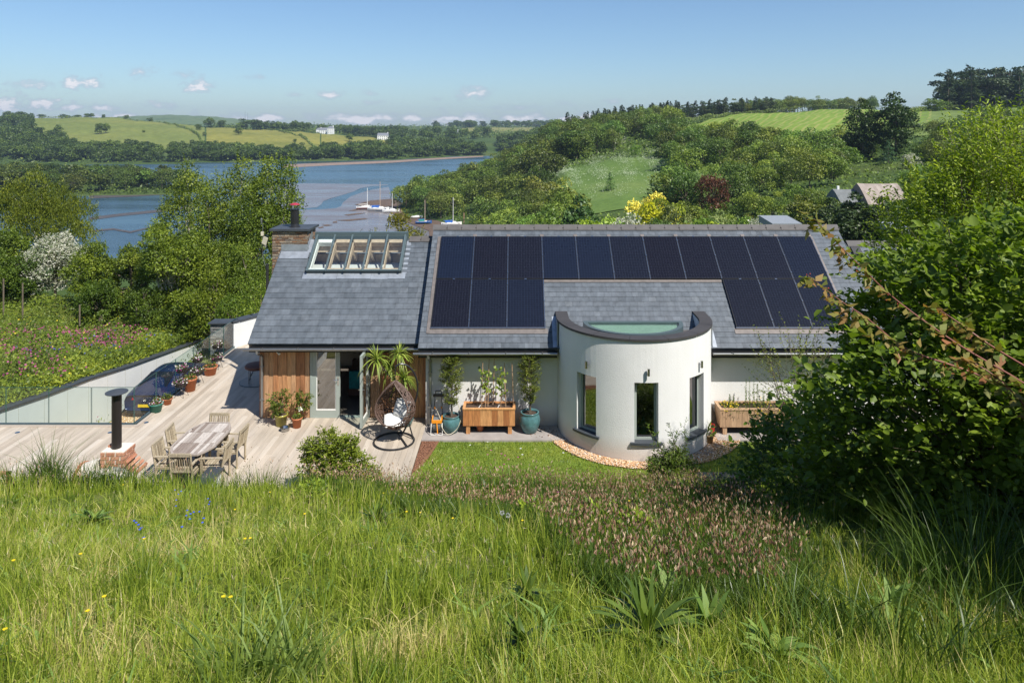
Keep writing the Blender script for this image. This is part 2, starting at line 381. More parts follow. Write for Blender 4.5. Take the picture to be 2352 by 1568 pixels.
def hit(x, y, y0=46.):
    """where the view ray through pixel x,y meets the ground beyond y0"""
    Y = np.geomspace(y0, 4200, 1500); X = (x-XC)*Y/F; z = CH-(y-YH)*Y/F
    b = np.nonzero(z <= np.maximum(T(X, Y), WZ))[0]
    k = b[0] if len(b) else len(Y)-1
    return X[k], Y[k], float(max(T([X[k]], [Y[k]])[0], WZ))

us = np.concatenate([np.linspace(-1.9, -.78, 30), np.linspace(-.76, .78, 330), np.linspace(.8, 1.9, 30)])
Ys = np.concatenate([np.geomspace(44, 480, 190), np.geomspace(483, 1300, 130), np.geomspace(1320, 4300, 40)])
UU, YY = np.meshgrid(us, Ys); XX = UU*YY; ZZ = T(XX.ravel(), YY.ravel())
V = np.stack([XX.ravel(), YY.ravel(), ZZ], 1); nu = len(us)
a = (np.arange(len(Ys)-1)[:, None]*nu + np.arange(nu-1)[None]).ravel()
Fc = np.stack([a, a+1, a+nu+1, a+nu], 1)
def ground_mat(name, stops, sc=.02, sc2=.6, rough=.95, stripes=None, bmp=.3):
    m, t, b = mat(name)
    f = noise(t, sc, 6, .6); g = noise(t, sc2, 5, .7)
    c = ramp(t, f, [(.3+.4*i/(len(stops)-1), s) for i, s in enumerate(stops)])
    c = mixc(t, .55, c, ramp(t, g, [(.3, (.55,.6,.5)), (.7, (1.4,1.35,1.3))]), 'MULTIPLY')
    if stripes:
        ang, sc_, col, amt = stripes
        tcn = nn(t, 'ShaderNodeTexCoord'); mp_ = nn(t, 'ShaderNodeMapping'); mp_.inputs['Rotation'].default_value = (0,0,ang); t.links.new(tcn.outputs['Object'], mp_.inputs[0])
        wv = nn(t, 'ShaderNodeTexWave'); wv.inputs['Scale'].default_value = sc_; wv.inputs['Distortion'].default_value = 3.5; wv.inputs['Detail'].default_value = 2; wv.inputs['Detail Scale'].default_value = .15
        t.links.new(mp_.outputs[0], wv.inputs[0])
        w = ramp(t, wv.outputs['Fac'], [(.72, (0,0,0)), (.95, (1,1,1))])
        c = mixc(t, mth(t, 'MULTIPLY', w, amt), c, col)
    t.links.new(c, b.inputs['Base Color']); b.inputs['Roughness'].default_value = rough; b.inputs['Specular IOR Level'].default_value = .1
    if bmp: bump(t, b, g, bmp, .5)
    return m
M['hill'] = ground_mat('hill_ground', [(.035,.060,.016), (.055,.09,.025), (.08,.10,.03)])
o = link('hills', mesh_np('hills', V, Fc, M['hill'], smooth=True)); tag(o, kind='structure')

def sheet(name, x0, x1, f0, f1, m, n1=60, n2=40, off=.35):
    """ground sheet between two curves given as distance at photo columns"""
    xs = np.linspace(x0, x1, n1); u = (xs-XC)/F
    a0 = np.interp(xs, *zip(*f0)); a1 = np.interp(xs, *zip(*f1))
    tt = np.linspace(0, 1, n2)[:, None]; Yg = a0[None]*(1-tt)+a1[None]*tt; Xg = u[None]*Yg
    V = np.stack([Xg.ravel(), Yg.ravel(), T(Xg.ravel(), Yg.ravel())+off], 1)
    a = (np.arange(n2-1)[:, None]*n1 + np.arange(n1-1)[None]).ravel()
    o = link(name, mesh_np(name, V, np.stack([a, a+1, a+n1+1, a+n1], 1), m, smooth=True)); tag(o, kind='structure'); return o
f_stripe = ground_mat('mown_field', [(.115,.19,.028), (.14,.215,.034), (.165,.23,.045)], .012, .25, stripes=(.55, .085, (.30,.27,.10), .55))
sheet('field', 1520, 2140, [(1520,245),(2140,235)], [(1520,318),(1580,345),(1680,402),(1800,425),(2140,410)], f_stripe)
f_right = ground_mat('pasture', [(.12,.165,.05), (.15,.20,.06)], .012, .25)
sheet('field', 2060, 3100, [(2060,215),(3100,200)], [(2060,300),(2130,318),(3100,335)], f_right)
f_pars = ground_mat('parsley_meadow', [(.07,.12,.03), (.10,.16,.04), (.13,.18,.055)], .03, .8)
sheet('meadow', 1255, 1660, [(1255,150),(1660,150)], [(1255,262),(1420,245),(1660,222)], f_pars, off=.2)
f_left = ground_mat('hill_pasture', [(.115,.145,.04), (.14,.165,.045), (.17,.18,.05)], .008, .15)
sheet('field', 55, 470, [(55,800),(250,735),(470,730)], [(55,1040),(200,1085),(360,1085),(470,1085)], f_left, 90, 70)
f_left2 = ground_mat('buttercup_pasture', [(.14,.15,.035), (.19,.185,.045), (.22,.20,.05)], .01, .12)
sheet('field', 474, 735, [(474,735),(735,745)], [(474,1085),(735,1020)], f_left2, 60, 60)
sheet('field', 738, 900, [(738,745),(900,800)], [(738,1020),(900,1010)], f_left2, 40, 60)
f_far = ground_mat('far_pasture', [(.11,.16,.05), (.15,.18,.06)], .01, .1)
sheet('field', 1180, 1330, [(1180,905),(1330,930)], [(1180,1120),(1330,1080)], f_far, 30, 30)
f_far3 = ground_mat('far_crop', [(.16,.17,.05), (.20,.19,.07)], .01, .1)
sheet('field', 1060, 1400, [(1060,1270),(1400,1270)], [(1060,1700),(1400,1690)], f_far3, 30, 30, .6)
f_far2 = ground_mat('far_downs', [(.08,.125,.06), (.11,.15,.07), (.07,.11,.05)], .004, .03)
sheet('field', 270, 640, [(270,1750),(640,1750)], [(270,2500),(640,2500)], f_far2, 60, 30, .8)

# water and mud flats
m, t, b = mat('estuary_water')
b.inputs['Base Color'].default_value = (.022,.045,.07,1); b.inputs['Roughness'].default_value = .22; b.inputs['IOR'].default_value = 1.33
f1 = noise(t, 1.2, 6, .65, mapping=(.35, 1, 1)); f2 = noise(t, .02, 4, .6, mapping=(.4, 1.6, 1))
bump(t, b, f1, .35, .35)
f3 = noise(t, .012, 6, .65, mapping=(.35, 2.2, 1)); c = mixc(t, ramp(t, f3, [(.38, (0,0,0)), (.62, (1,1,1))]), (.022,.048,.075), (.065,.12,.16)); t.links.new(c, b.inputs['Base Color']); t.links.new(ramp(t, f3, [(.35, (.10,)*3), (.65, (.38,)*3)]), b.inputs['Roughness'])
M['water'] = m
mb = MB(); mb.quad((-1500,60,WZ), (900,60,WZ), (900,1400,WZ), (-1500,1400,WZ)); tag(mb.build('water', M['water']), kind='structure')
m, t, b = mat('wet_mud')
f2 = noise(t, .06, 7, .65, mapping=(.5, 1.5, 1)); f1 = noise(t, .9, 6, .7, mapping=(.4,1,1))
c = ramp(t, f2, [(.25, (.13,.105,.10)), (.5, (.15,.135,.135)), (.75, (.17,.16,.165))])
t.links.new(c, b.inputs['Base Color']); t.links.new(ramp(t, f2, [(.3, (.45,)*3), (.6, (.22,)*3)]), b.inputs['Roughness'])
bump(t, b, f1, .4, .12)
M['mud'] = m
def flat(name, pts, m, dz):
    """sheet on the estuary floor from an outline given in the photograph's pixels"""
    vs = [((x-XC)*(CH-WZ-dz)/(y-YH), (CH-WZ-dz)*F/(y-YH), WZ+dz) for x, y in pts]
    from mathutils.geometry import tessellate_polygon
    mb = MB(); b0 = mb.verts(vs)
    for tri in tessellate_polygon([[Vector(v) for v in vs]]): mb.face([b0+k for k in tri])
    o = mb.build(name, m); 
    if o.data.polygons[0].normal.z < 0: o.data.flip_normals()
    tag(o, kind='structure'); return o
flat('mud_flat', [(640,425),(700,421),(800,422.5),(890,424),(892,425.5),(853,428),(828,432.5),(812,440),(787.5,448),(759,456),(743,462),(737.5,470),(728,476),(700,479),(640,481)], M['mud'], .06)
flat('mud_flat', [(640,488),(700,481.5),(737,481),(772,478),(784,473),(787.5,465),(806,451),(831,442),(856,435.5),(881,431),(893,429.5),(905,470),(960,500),(1100,520),(1240,545),(1240,640),(640,640)], M['mud'], .06)
M['shore'] = plain('shore_mud', (.22,.155,.12), .9, var=.3, scale=.3)
flat('mud_bank', [(650,378),(760,374),(900,369),(1000,363),(1110,357.5),(1110,360.5),(1000,367),(900,374),(760,380),(650,386)], M['shore'], .10)
M['mud_dark'] = plain('dark_mud', (.07,.06,.055), .6, var=.3, scale=.3)
flat('mud_bank', [(205,444),(300,441),(400,437),(470,432),(470,437),(400,446),(300,452),(205,456)], M['mud_dark'], .10)
flat('mud_bank', [(205,499),(280,490),(370,481),(440,474),(440,478),(370,487),(280,496),(205,506)], M['mud_dark'], .08)
flat('mud_bank', [(205,529),(260,524),(300,531),(350,520),(350,522.5),(300,535),(260,528),(205,533)], M['mud_dark'], .08)
M['mud_dry'] = plain('dry_mud', (.10,.065,.045), .95, var=.4, scale=.4)
flat('foreshore', [(815,470),(850,461),(905,456),(950,478),(1010,500),(1110,520),(1190,530),(1240,560),(1240,660),(900,640),(990,560),(985,530),(940,512),(905,492),(880,482)], M['mud_dry'], .16)
for i, pts in enumerate([[(790,493),(815,490),(842,489),(820,492.5),(800,495)], [(770,506),(800,504),(838,501),(845,503),(800,507.5)], [(738,517),(752,515.5),(764,517),(750,519)], [(764,509),(774,508),(775,511),(765,511.5)], [(730,522),(742,520),(744,522),(734,524)], [(800,485),(825,478),(838,477),(815,484)]]):
    flat('mud_ridge', pts, M['mud_dry'], .14)
# ------------------------------------------------------------------ trees
G3 = lambda *c: [tuple(x) for x in c]
M['leaf'] = leafmat('leaves_broad', G3((.038,.064,.012),(.085,.125,.022),(.14,.19,.032),(.23,.285,.05)))
M['leaf_near'] = leafmat('leaves_near', G3((.040,.062,.010),(.085,.125,.018),(.145,.19,.028),(.25,.29,.050)), trans=.33)
M['needle'] = leafmat('needles', G3((.018,.034,.012),(.036,.058,.018),(.06,.085,.026)), trans=.12)
M['blossom'] = leafmat('blossom', G3((.06,.11,.03),(.12,.18,.05),(.45,.45,.36),(.62,.60,.52),(.70,.68,.60)), trans=.25, tint=False)

def lobe_leaves(rng, C, R, n, L, flat=1.0, inner=.3, droop=.25, cull=.8, outn=.5):
    C = np.asarray(C, float); R = np.asarray(R, float)
    if R.ndim == 1: R = np.stack([R, R, R*flat], 1)
    w = (R[:, 0]*R[:, 2]); w = w/w.sum(); n0 = int(n*1.6)
    i = rng.choice(len(C), n0, p=w); d = nrm(rng.normal(size=(n0, 3))); d[:, 2] = np.where(d[:, 2] < -.35, -d[:, 2], d[:, 2])
    rr = np.where(rng.random(n0) < inner, rng.uniform(.3, .8, n0), rng.uniform(.82, 1.12, n0))
    P = C[i] + R[i]*d*rr[:, None]
    keep = np.ones(n0, bool)
    for k in range(len(C)):
        q = np.linalg.norm((P-C[k])/R[k], axis=1); keep &= ~((q < .72) & (i != k) & (rng.random(n0) < cull))
    idx = np.nonzero(keep)[0][:n]; P, d, i = P[idx], d[idx], i[idx]; n1 = len(P)
    Nn = nrm(d*outn + np.array([0,0,.3]) + rng.normal(size=(n1, 3))*.55)
    D = nrm(np.cross(Nn, rng.normal(size=(n1, 3)))); D[:, 2] -= droop; D = nrm(D)
    Ls = L*rng.uniform(.6, 1.35, n1)
    lr = rng.random(len(C)); rnd = np.clip(.5*lr[i] + .5*rng.random(n1) + .0, 0, 1)
    return P, D, Nn, Ls, Ls*.72, rnd

def skeleton(rng, H, r0, tips, fork=.3, n=6, lean=.0, k=14):
    mb = MB(); top = np.array([lean*H, 0, H*.8]); mid = np.array([lean*H*.4+rng.normal()*.02*H, rng.normal()*.02*H, H*.42])
    def tr(s): return (np.array([0,0,-.03*H])*(1-s)**2 + 2*s*(1-s)*mid + s*s*top)
    pts = [tr(s) for s in np.linspace(0, 1, 8)]; mb.tube(pts, [r0*(1.25 if q == 0 else (1-.85*q/7)) for q in range(8)], n)
    sel = rng.permutation(len(tips))[:k]
    for q in sel:
        e = np.array(tips[q]); s = np.clip(fork + rng.random()*.25 + .35*(e[2]/H-.4), .15, .9); a = tr(s)
        m_ = (a+e)/2 + np.array([0, 0, -.04*H*rng.random()]) + rng.normal(size=3)*.02*H
        mb.tube([a, m_, e], [r0*.42*(1-s*.5), r0*.25, r0*.08], 5, cap=False)
    return mb

def make_crown_lobes(rng, H, Wd, base=.25, n=22, shape='round', lr=(.15, .24)):
    C = []; R = []
    for k in range(n):
        while True:
            p = rng.uniform(-1, 1, 3)
            if .25 < np.linalg.norm(p) < 1: break
        h = (p[2]+1)/2
        if shape == 'round': w = math.sqrt(max(.05, 1-(p[2]*.92)**2))/max(.3, math.sqrt(1-p[2]**2))
        elif shape == 'cone': w = (1-h)*1.2+.12
        elif shape == 'dome': w = 1.15-.45*h
        elif shape == 'column': w = .9
        elif shape == 'umbrella': w = 1.0+.3*h
        r = rng.uniform(*lr)*H*(.75 if h > .85 else 1)
        C.append((p[0]*w*(Wd/2-r*.6), p[1]*w*(Wd/2-r*.6), H*(base+(1-base)*h) - r*.5*(h > .6))); R.append(r)
    return C, R

PROTO = {}
def proto(key, seed, H=10., Wd=8., base=.2, nl=22, shape='round', n=2600, L=.42, flat=.85, matn='leaf', bark='trunk', r0=.22, lr=(.15,.24), inner=.3, droop=.25, k=12):
    rng = np.random.default_rng(seed); C, R = make_crown_lobes(rng, H, Wd, base, nl, shape, lr)
    P, D, Nn, Ls, Ws, rnd = lobe_leaves(rng, C, R, n, L, flat, inner, droop)
    cm = leaf_mesh('crown', P, D, Nn, Ls, Ws, rnd, M[matn])
    tm = skeleton(rng, H, r0, C, k=k).build('trunk', M[bark]); me = tm.data; bpy.data.objects.remove(tm)
    PROTO[key] = (cm, me, H)
def proto_conifer(key, seed, H=12., Wd=4.5, n=2200, L=.5, base=.12, ragged=.25):
    rng = np.random.default_rng(seed); nb = 70; Ps = []; Ds = []; Ns = []; rn = []
    hs = base+(1-base)*np.linspace(0, 1, nb)**.9
    for h in hs:
        a = rng.uniform(0, 2*np.pi); rad = Wd/2*((1-h)/(1-base))**.8*rng.uniform(1-ragged, 1+ragged*.4)+.15
        m_ = max(4, int(n/nb*(rad/(Wd/2)*1.3+.25))); s = rng.uniform(.1, 1, m_)**.7
        d = np.array([math.cos(a), math.sin(a), 0]); spread = rng.normal(size=m_)*.33*rad*(s+.2)*.6
        P = d[None]*(rad*s)[:, None] + np.array([-d[1], d[0], 0])[None]*spread[:, None]; P[:, 2] = H*h - .22*rad*s**1.5 + rng.normal(size=m_)*.1
        Ps.append(P); Ds.append(d[None]*.9+rng.normal(size=(m_, 3))*.45+np.array([0,0,-.25])); Ns.append(np.array([0,0,1])+rng.normal(size=(m_, 3))*.5); rn.append(np.clip(rng.random()*.5+rng.random(m_)*.5, 0, 1))
    P = np.concatenate(Ps); D = np.concatenate(Ds); Nn = np.concatenate(Ns); rnd = np.concatenate(rn); Ls = L*rng.uniform(.6, 1.3, len(P))
    cm = leaf_mesh('crown', P, D, Nn, Ls, Ls*.5, rnd, M['needle'])
    mb = MB(); mb.tube([(0,0,-.4),(0,0,H*.5),(0,0,H*.98)], [.2,.12,.03], 6); o = mb.build('trunk', M['trunk']); me = o.data; bpy.data.objects.remove(o)
    PROTO[key] = (cm, me, H)
def bare_tree(key, seed, H=9., r0=.18, depth=5):
    rng = np.random.default_rng(seed); mb = MB()
    def br(p, d, l, r, k):
        m_ = p+d*l*.5+rng.normal(size=3)*l*.06; e = p+d*l+rng.normal(size=3)*l*.08
        mb.tube([p, m_, e], [r, r*.8, r*.6], 6 if k > 3 else 4, cap=False)
        if k == 0: return
        for _ in range(3 if k > 1 else 2):
            nd = nrm(d+rng.normal(size=3)*.55+np.array([0,0,.18])); br(e, nd, l*rng.uniform(.62, .85), r*.55, k-1)
    br(np.array([0,0,-.3]), np.array([0,0,1.]), H*.28, r0, depth)
    o = mb.build('branches', M['birch']); me = o.data; bpy.data.objects.remove(o); PROTO[key] = (None, me, H)
for s in range(4): proto(f'broad{s}', 20+s, n=3000)
for s in range(2): proto(f'wide{s}', 30+s, H=8, Wd=9, base=.05, shape='dome', nl=26, n=3200, L=.38)
for s in range(3): proto(f'far{s}', 40+s, n=900, L=.85, nl=14, k=4, base=.08)
proto('pine0', 50, H=11, Wd=8, base=.45, shape='umbrella', nl=12, flat=.45, n=1500, L=.6, matn='needle', r0=.25)
proto('pine1', 51, H=12, Wd=9, base=.02, shape='round', nl=34, flat=.55, n=4200, L=.5, matn='needle', r0=.25, lr=(.09,.15))
for s in range(3): proto_conifer(f'fir{s}', 60+s)
proto_conifer('cedar', 66, H=9, Wd=9, n=2600, L=.45, base=.05, ragged=.4)
proto('poplar0', 70, H=14, Wd=8.5, base=.0, shape='column', nl=60, n=6000, L=.42, lr=(.06,.11), droop=-.45)
proto('cypress', 72, H=8, Wd=7, base=.0, shape='dome', nl=40, n=8000, L=.30, lr=(.08,.14), droop=-.3, matn='needle')
proto('bush0', 74, H=4, Wd=5, base=.0, shape='dome', nl=16, n=2200, L=.24, r0=.08)
proto('bush1', 75, H=4, Wd=4.6, base=.0, shape='dome', nl=18, n=2400, L=.22, r0=.08)
proto('blossomy', 76, H=5, Wd=5.5, base=.05, shape='dome', nl=20, n=3000, L=.2, matn='blossom', r0=.1)
bare_tree('bare', 80)

def plant_tree(key, x, y, z, h, label, group=None, name='tree', cat='tree', tint=(1,1,1), wid=1.0, rz=None, simple=False):
    cm, tm, H = PROTO[key]; s = h/H
    rz = R_.uniform(0, 6.28) if rz is None else rz
    e = empty(name, (x, y, z), label, cat, group, rz); e.scale = (s*wid, s*wid, s)
    if cm is not None:
        c = link('crown', cm, e, fix=False); c.color = (*tint, 1)
    tr = link('trunk' if cm is not None else 'branches', tm, e, fix=False)
    return e
def jit(t, a=.30):
    k = R_.uniform(1-a, 1+a)*(1.35 if R_.random() < .15 else 1); w = R_.uniform(-.15, .24)
    return (t[0]*k*(1+w), t[1]*k, t[2]*k*(1-w*.5))

FARM = []
def rot_scale(key, X, Y, z, s, wid, rz): FARM.append((key, X, Y, z, s, wid, rz))
def build_far(name, label, tint):
    Vs = []; Rn = []; rng = np.random.default_rng(3)
    for key, X, Y, z, s, wid, rz in FARM:
        me = PROTO[key][0]; n = len(me.vertices); co = np.empty(n*3, np.float32); me.vertices.foreach_get('co', co); co = co.reshape(-1, 3).astype(float)
        r = np.empty(len(me.polygons), np.float32); me.attributes['rnd'].data.foreach_get('value', r)
        c, q = math.cos(rz), math.sin(rz); x = (co[:, 0]*c-co[:, 1]*q)*s*wid+X; y = (co[:, 0]*q+co[:, 1]*c)*s*wid+Y
        Vs.append(np.stack([x, y, co[:, 2]*s+z], 1)); Rn.append(np.clip(r*rng.uniform(.55, 1.1)+rng.uniform(-.1, .15), 0, 1))
    V = np.concatenate(Vs); o = link(name, mesh_np(name, V, np.arange(len(V)).reshape(-1, 4), M['leaf'], np.concatenate(Rn))); o.color = (*tint, 1)
    tag(o, label, 'woodland', kind='stuff'); FARM.clear()
ORD = ['first','second','third','fourth','fifth','sixth','seventh','eighth','ninth','tenth','eleventh','twelfth','thirteenth','fourteenth','fifteenth','sixteenth','seventeenth','eighteenth','nineteenth','twentieth']+[f'{n}th' for n in range(21, 60)]
PLACE = {'trees of the wooded point': ('tree', 'the wooded point', 'tree'), 'trees of the creek-side wood': ('tree', 'wood behind blue boats', 'tree'), 'trees between creek and meadow': ('tree', 'trees left of meadow', 'tree'),
 'trees of the left rise': ('tree', 'rise behind bare tree', 'tree'), 'trees of the middle slope': ('tree', 'wood above parsley meadow', 'tree'), 'trees below the striped field': ('tree', 'trees under striped field', 'tree'), 'trees of the garden hollow': ('tree', 'the garden hollow', 'tree'),
 'trees above the cottage': ('tree', 'trees above thatched cottage', 'tree'), 'trees of the far right slope': ('tree', 'the far right slope', 'tree'), 'conifers of the ridge plantation': ('conifer', 'the ridge plantation', 'conifer'), 'conifers above the striped field': ('conifer', 'belt above striped field', 'conifer'),
 'skyline trees above the striped field': ('tree', 'skyline above striped field', 'tree'), 'hilltop pine clump': ('pine', 'the hilltop clump', 'pine'), 'shrubs of the garden hollow': ('shrub', 'the garden hollow', 'shrub'), 'oaks of the low headland': ('oak', 'the low headland', 'oak')}
def wood(u0x, u1x, Y0, Y1, n, keys, h, label, group, tint=(1,1,1), name='tree', cond=None, wid=1.05, wave=.2, merge=False):
    """scatter trees over a belt of ground: photo columns u0x..u1x, distances Y0..Y1, jittered grid"""
    placed = 0; tries = 0; pts = []; made = []
    while placed < n and tries < n*40:
        tries += 1
        Y = math.sqrt(R_.uniform(Y0**2, Y1**2)); x = R_.uniform(u0x, u1x); X = gx(x, Y)
        if cond and not cond(x, Y): continue
        dmin = h*.42*(1 - .5*tries/(n*40))
        if any((X-a)**2+(Y-b)**2 < dmin**2 for a, b in pts): continue
        z = Tz(X, Y)
        if z < WZ+.6: continue
        pts.append((X, Y)); placed += 1
        if merge:
            k_ = R_.choice(keys); rot_scale(k_, X, Y, z-.25, h*R_.uniform(1-wave, 1+wave)/PROTO[k_][2], wid*R_.uniform(.9, 1.15), R_.uniform(0, 6.28)); continue
        tt = jit(tint); hh = R_.uniform(1-wave, 1+wave)
        made.append((Y, x, tt[1]/tint[1], hh, plant_tree(R_.choice(keys), X, Y, z-.25, h*hh, label, group, name, PLACE[group][2] if group in PLACE else 'tree', tt, wid*R_.uniform(.9, 1.15))))
    if group in PLACE and made:
        noun, place, _ = PLACE[group]; made.sort(key=lambda q: q[0]); k3 = max(1, math.ceil(len(made)/3))
        for r_, row in enumerate(('front', 'middle', 'back')):
            ms = sorted(made[r_*k3:(r_+1)*k3], key=lambda q: q[1])
            for n_, q in enumerate(ms): q[4]['label'] = f"{'bright' if q[2] > 1.18 else 'dark' if q[2] < .85 else 'mid green'} {'tall ' if q[3] > 1+wave*.5 else 'low ' if q[3] < 1-wave*.5 else ''}{noun}, {ORD[n_]} from left in {row} row of {place}"
def at_px(key, x, ybase, ytop, label, Y=None, group=None, name='tree', cat='tree', tint=(1,1,1), wid=1.0):
    if Y is None: X, Y, z = hit(x, ybase)
    else:
        X = gx(x, Y); z = Tz(X, Y)
    h = (CH-(ytop-YH)*Y/F) - z
    return plant_tree(key, X, Y, z-.15, max(h, .8), label, group, name, cat, tint, wid)

BR = ['broad0','broad1','broad2','broad3','wide0','wide1']; FAR = ['far0','far1','far2']; FIR = ['fir0','fir1','fir2']
# peninsula wood by the boats
wood(900, 1060, 254, 325, 26, BR, 10.5, 'broadleaf tree in the wood on the low point beside the mud flats', 'trees of the wooded point', (.95,1.0,.9), cond=lambda x, Y: Y > 252+(1060-x)*.10, wave=.15)
wood(1060, 1200, 236, 380, 36, BR, 11, 'broadleaf tree in the dense wood behind the blue boats', 'trees of the creek-side wood', (.95,1.0,.9), cond=lambda x, Y: Y > 252-(x-1060)*.35)
wood(1110, 1300, 115, 235, 34, BR, 9, 'broadleaf tree just beyond the house ridge, left of the parsley meadow', 'trees between creek and meadow', (1.0,1.05,.9), cond=lambda x, Y: x < 1250 or Y < 145)
wood(1190, 1330, 225, 420, 32, BR, 12, 'broadleaf tree on the wooded rise left of the bare tree', 'trees of the left rise', (.85,.9,.85), cond=lambda x, Y: not (x > 1265 and Y < 268))
# mid slope wood between meadow and striped field
wood(1320, 1560, 258, 400, 42, BR, 11, 'broadleaf tree in the wood between the parsley meadow and the conifer ridge', 'trees of the middle slope', (.85,.92,.8), cond=lambda x, Y: Y < 330 or x < 1520)
wood(1540, 1900, 195, 262, 34, BR, 9.5, 'broadleaf tree on the slope just below the striped field', 'trees below the striped field', (.9,.95,.8), wave=.22, cond=lambda x, Y: Y < 262-(x-1540)*.20)
wood(1540, 2000, 125, 205, 36, BR, 8.2, 'broadleaf tree in the garden hollow below the striped field', 'trees of the garden hollow', (1.15,1.2,1.0), cond=lambda x, Y: x < 1935 and not (1590 < x < 1680 and Y < 160))
wood(1900, 2200, 135, 200, 30, BR, 6.2, 'broadleaf tree on the right slope above the thatched cottage', 'trees above the cottage', (.9,.95,.85), cond=lambda x, Y: not (2060 < x < 2150 and Y > 165) and not (1925 < x < 2120 and Y < 175))
wood(2160, 2420, 130, 215, 14, BR, 7, 'broadleaf tree on the far right slope beyond the big shrub', 'trees of the far right slope', (.85,.9,.85))
# conifer ridge
wood(1290, 1560, 390, 470, 100, FIR+['pine1'], 12, 'conifer in the dark plantation on the ridge', 'conifers of the ridge plantation', (1.2,1.25,1.0), 'conifer', wid=1.1)
wood(1560, 1780, 425, 480, 56, FIR+['pine1'], 10, 'conifer in the narrow belt above the striped field', 'conifers above the striped field', (1.2,1.25,1.0), 'conifer', wid=1.2)
wood(1690, 2010, 436, 480, 44, BR, 10, 'broadleaf tree in the skyline belt above the striped field', 'skyline trees above the striped field', (.95,1.0,.9), wave=.12)
wood(2178, 2420, 325, 380, 32, ['pine1','pine1','pine1','fir0'], 20, 'dark tree in the hilltop pine clump at the right', 'hilltop pine clump', (.95,1.05,.95), 'pine_tree', wid=1.15, wave=.15)
at_px('bush0', 2148, 262, 221, 'rounded dense bush standing between the dark poplars and the hilltop pines', 322, name='bush', cat='bush', tint=(1.0,1.1,.9), wid=1.5)
wood(1560, 2180, 80, 128, 34, ['bush0','bush1','wide0'], 3.8, 'garden shrub in the hollow between the outbuilding and the cottage', 'shrubs of the garden hollow', (1.1,1.15,.9), 'garden_shrub', wave=.35, cond=lambda x, Y: not (1880 < x < 2090 and Y > 82))
# individual trees on the right slope
at_px('poplar0', 1982, 385, 224, 'left of the two tall dark poplars on the slope', 172, name='poplar', tint=(.40,.50,.46), wid=.95)
at_px('poplar0', 2058, 385, 209, 'right, taller of the two dark poplars on the slope', 168, name='poplar', tint=(.36,.48,.44), wid=1.2)
at_px('cedar', 2040, 385, 322, 'blue grey cedar at the foot of the tall poplars', 160, name='cedar', tint=(1.5,2.0,2.3), wid=1.0)
at_px('broad2', 1896, 385, 300, 'upright deep green tree standing alone at the lower edge of the striped field', 215, tint=(.7,.9,.7), wid=.9)
at_px('blossomy', 2093, 405, 350, 'round hawthorn covered in white blossom right of the cedar', 150, name='hawthorn', wid=1.15)
at_px('bush0', 2000, 405, 374, 'low spreading shrub with pinkish flowers in front of the cedar', 170, name='shrub', cat='shrub', tint=(2.6,2.2,2.4), wid=1.2)
at_px('bush1', 2075, 435, 400, 'dark purple shrub behind the thatched roof', 150, name='shrub', cat='shrub', tint=(1.8,.5,.9), wid=1.2)
at_px('wide1', 2010, 402, 345, 'dark rounded tree under the left poplar', 195, tint=(.55,.65,.6))
at_px('wide0', 1950, 402, 342, 'dark spreading tree left of the cedar', 196, tint=(.55,.65,.6))
at_px('cedar', 1402, 432, 394, 'small layered tree alone in the parsley meadow', 178, name='small_tree', tint=(2.3,3.0,1.6), wid=.8)
at_px('broad0', 1460, 428, 330, 'bright green rounded tree at the top of the parsley meadow', 238, tint=(1.0,1.35,.8), wid=.95)
at_px('broad2', 1510, 428, 345, 'deep green rounded tree beside the bright green one above the meadow', 235, tint=(.8,1.05,.7))
at_px('broad1', 1575, 480, 380, 'blue green tree at the right end of the parsley meadow', 122, tint=(.75,.95,.9), wid=.8)
at_px('broad3', 1637, 488, 384, 'dark purple copper beech among the green trees', 118, name='copper_beech', tint=(.85,.22,.55), wid=.75)
at_px('bush1', 1487, 515, 428, 'cream yellow flowering tree beyond the ridge', 112, name='yellow_tree', tint=(6.2,3.9,3.6), wid=.75)
at_px('bush0', 1500, 515, 446, 'bright yellow green bush in front of the cream yellow tree', 104, name='yellow_bush', cat='bush', tint=(3.6,2.6,.5), wid=.9)
at_px('bush1', 1533, 515, 440, 'olive yellow bush right of the yellow tree', 110, name='olive_bush', cat='bush', tint=(1.8,1.6,.6), wid=.8)
at_px('bush0', 1656, 520, 470, 'pale grey green ball shaped bush beyond the ridge', 96, name='grey_bush', cat='bush', tint=(2.0,1.8,3.2), wid=.75)
at_px('bush1', 1555, 520, 458, 'greyish shrub between the yellow bush and the ball shaped bush', 100, name='shrub', cat='shrub', tint=(1.4,1.2,1.8), wid=.7)
at_px('bare', 1412, 410, 292, 'bare dead tree with pale branches on the wooded rise', 280, name='bare_tree')
at_px('bare', 1848, 415, 322, 'slim bare pale tree at the foot of the striped field', 190, name='bare_tree')
at_px('blossomy', 1208, 392, 350, 'white blossoming hawthorn high on the left rise', 290, name='hawthorn', wid=.8)
at_px('blossomy', 1310, 360, 330, 'white blossoming hawthorn beside the bare tree', 330, name='hawthorn', wid=1.1)
at_px('wide0', 1242, 400, 395, 'leafless greyish thicket at the left corner of the parsley meadow', 200, name='thicket', tint=(2.0,1.5,1.6))
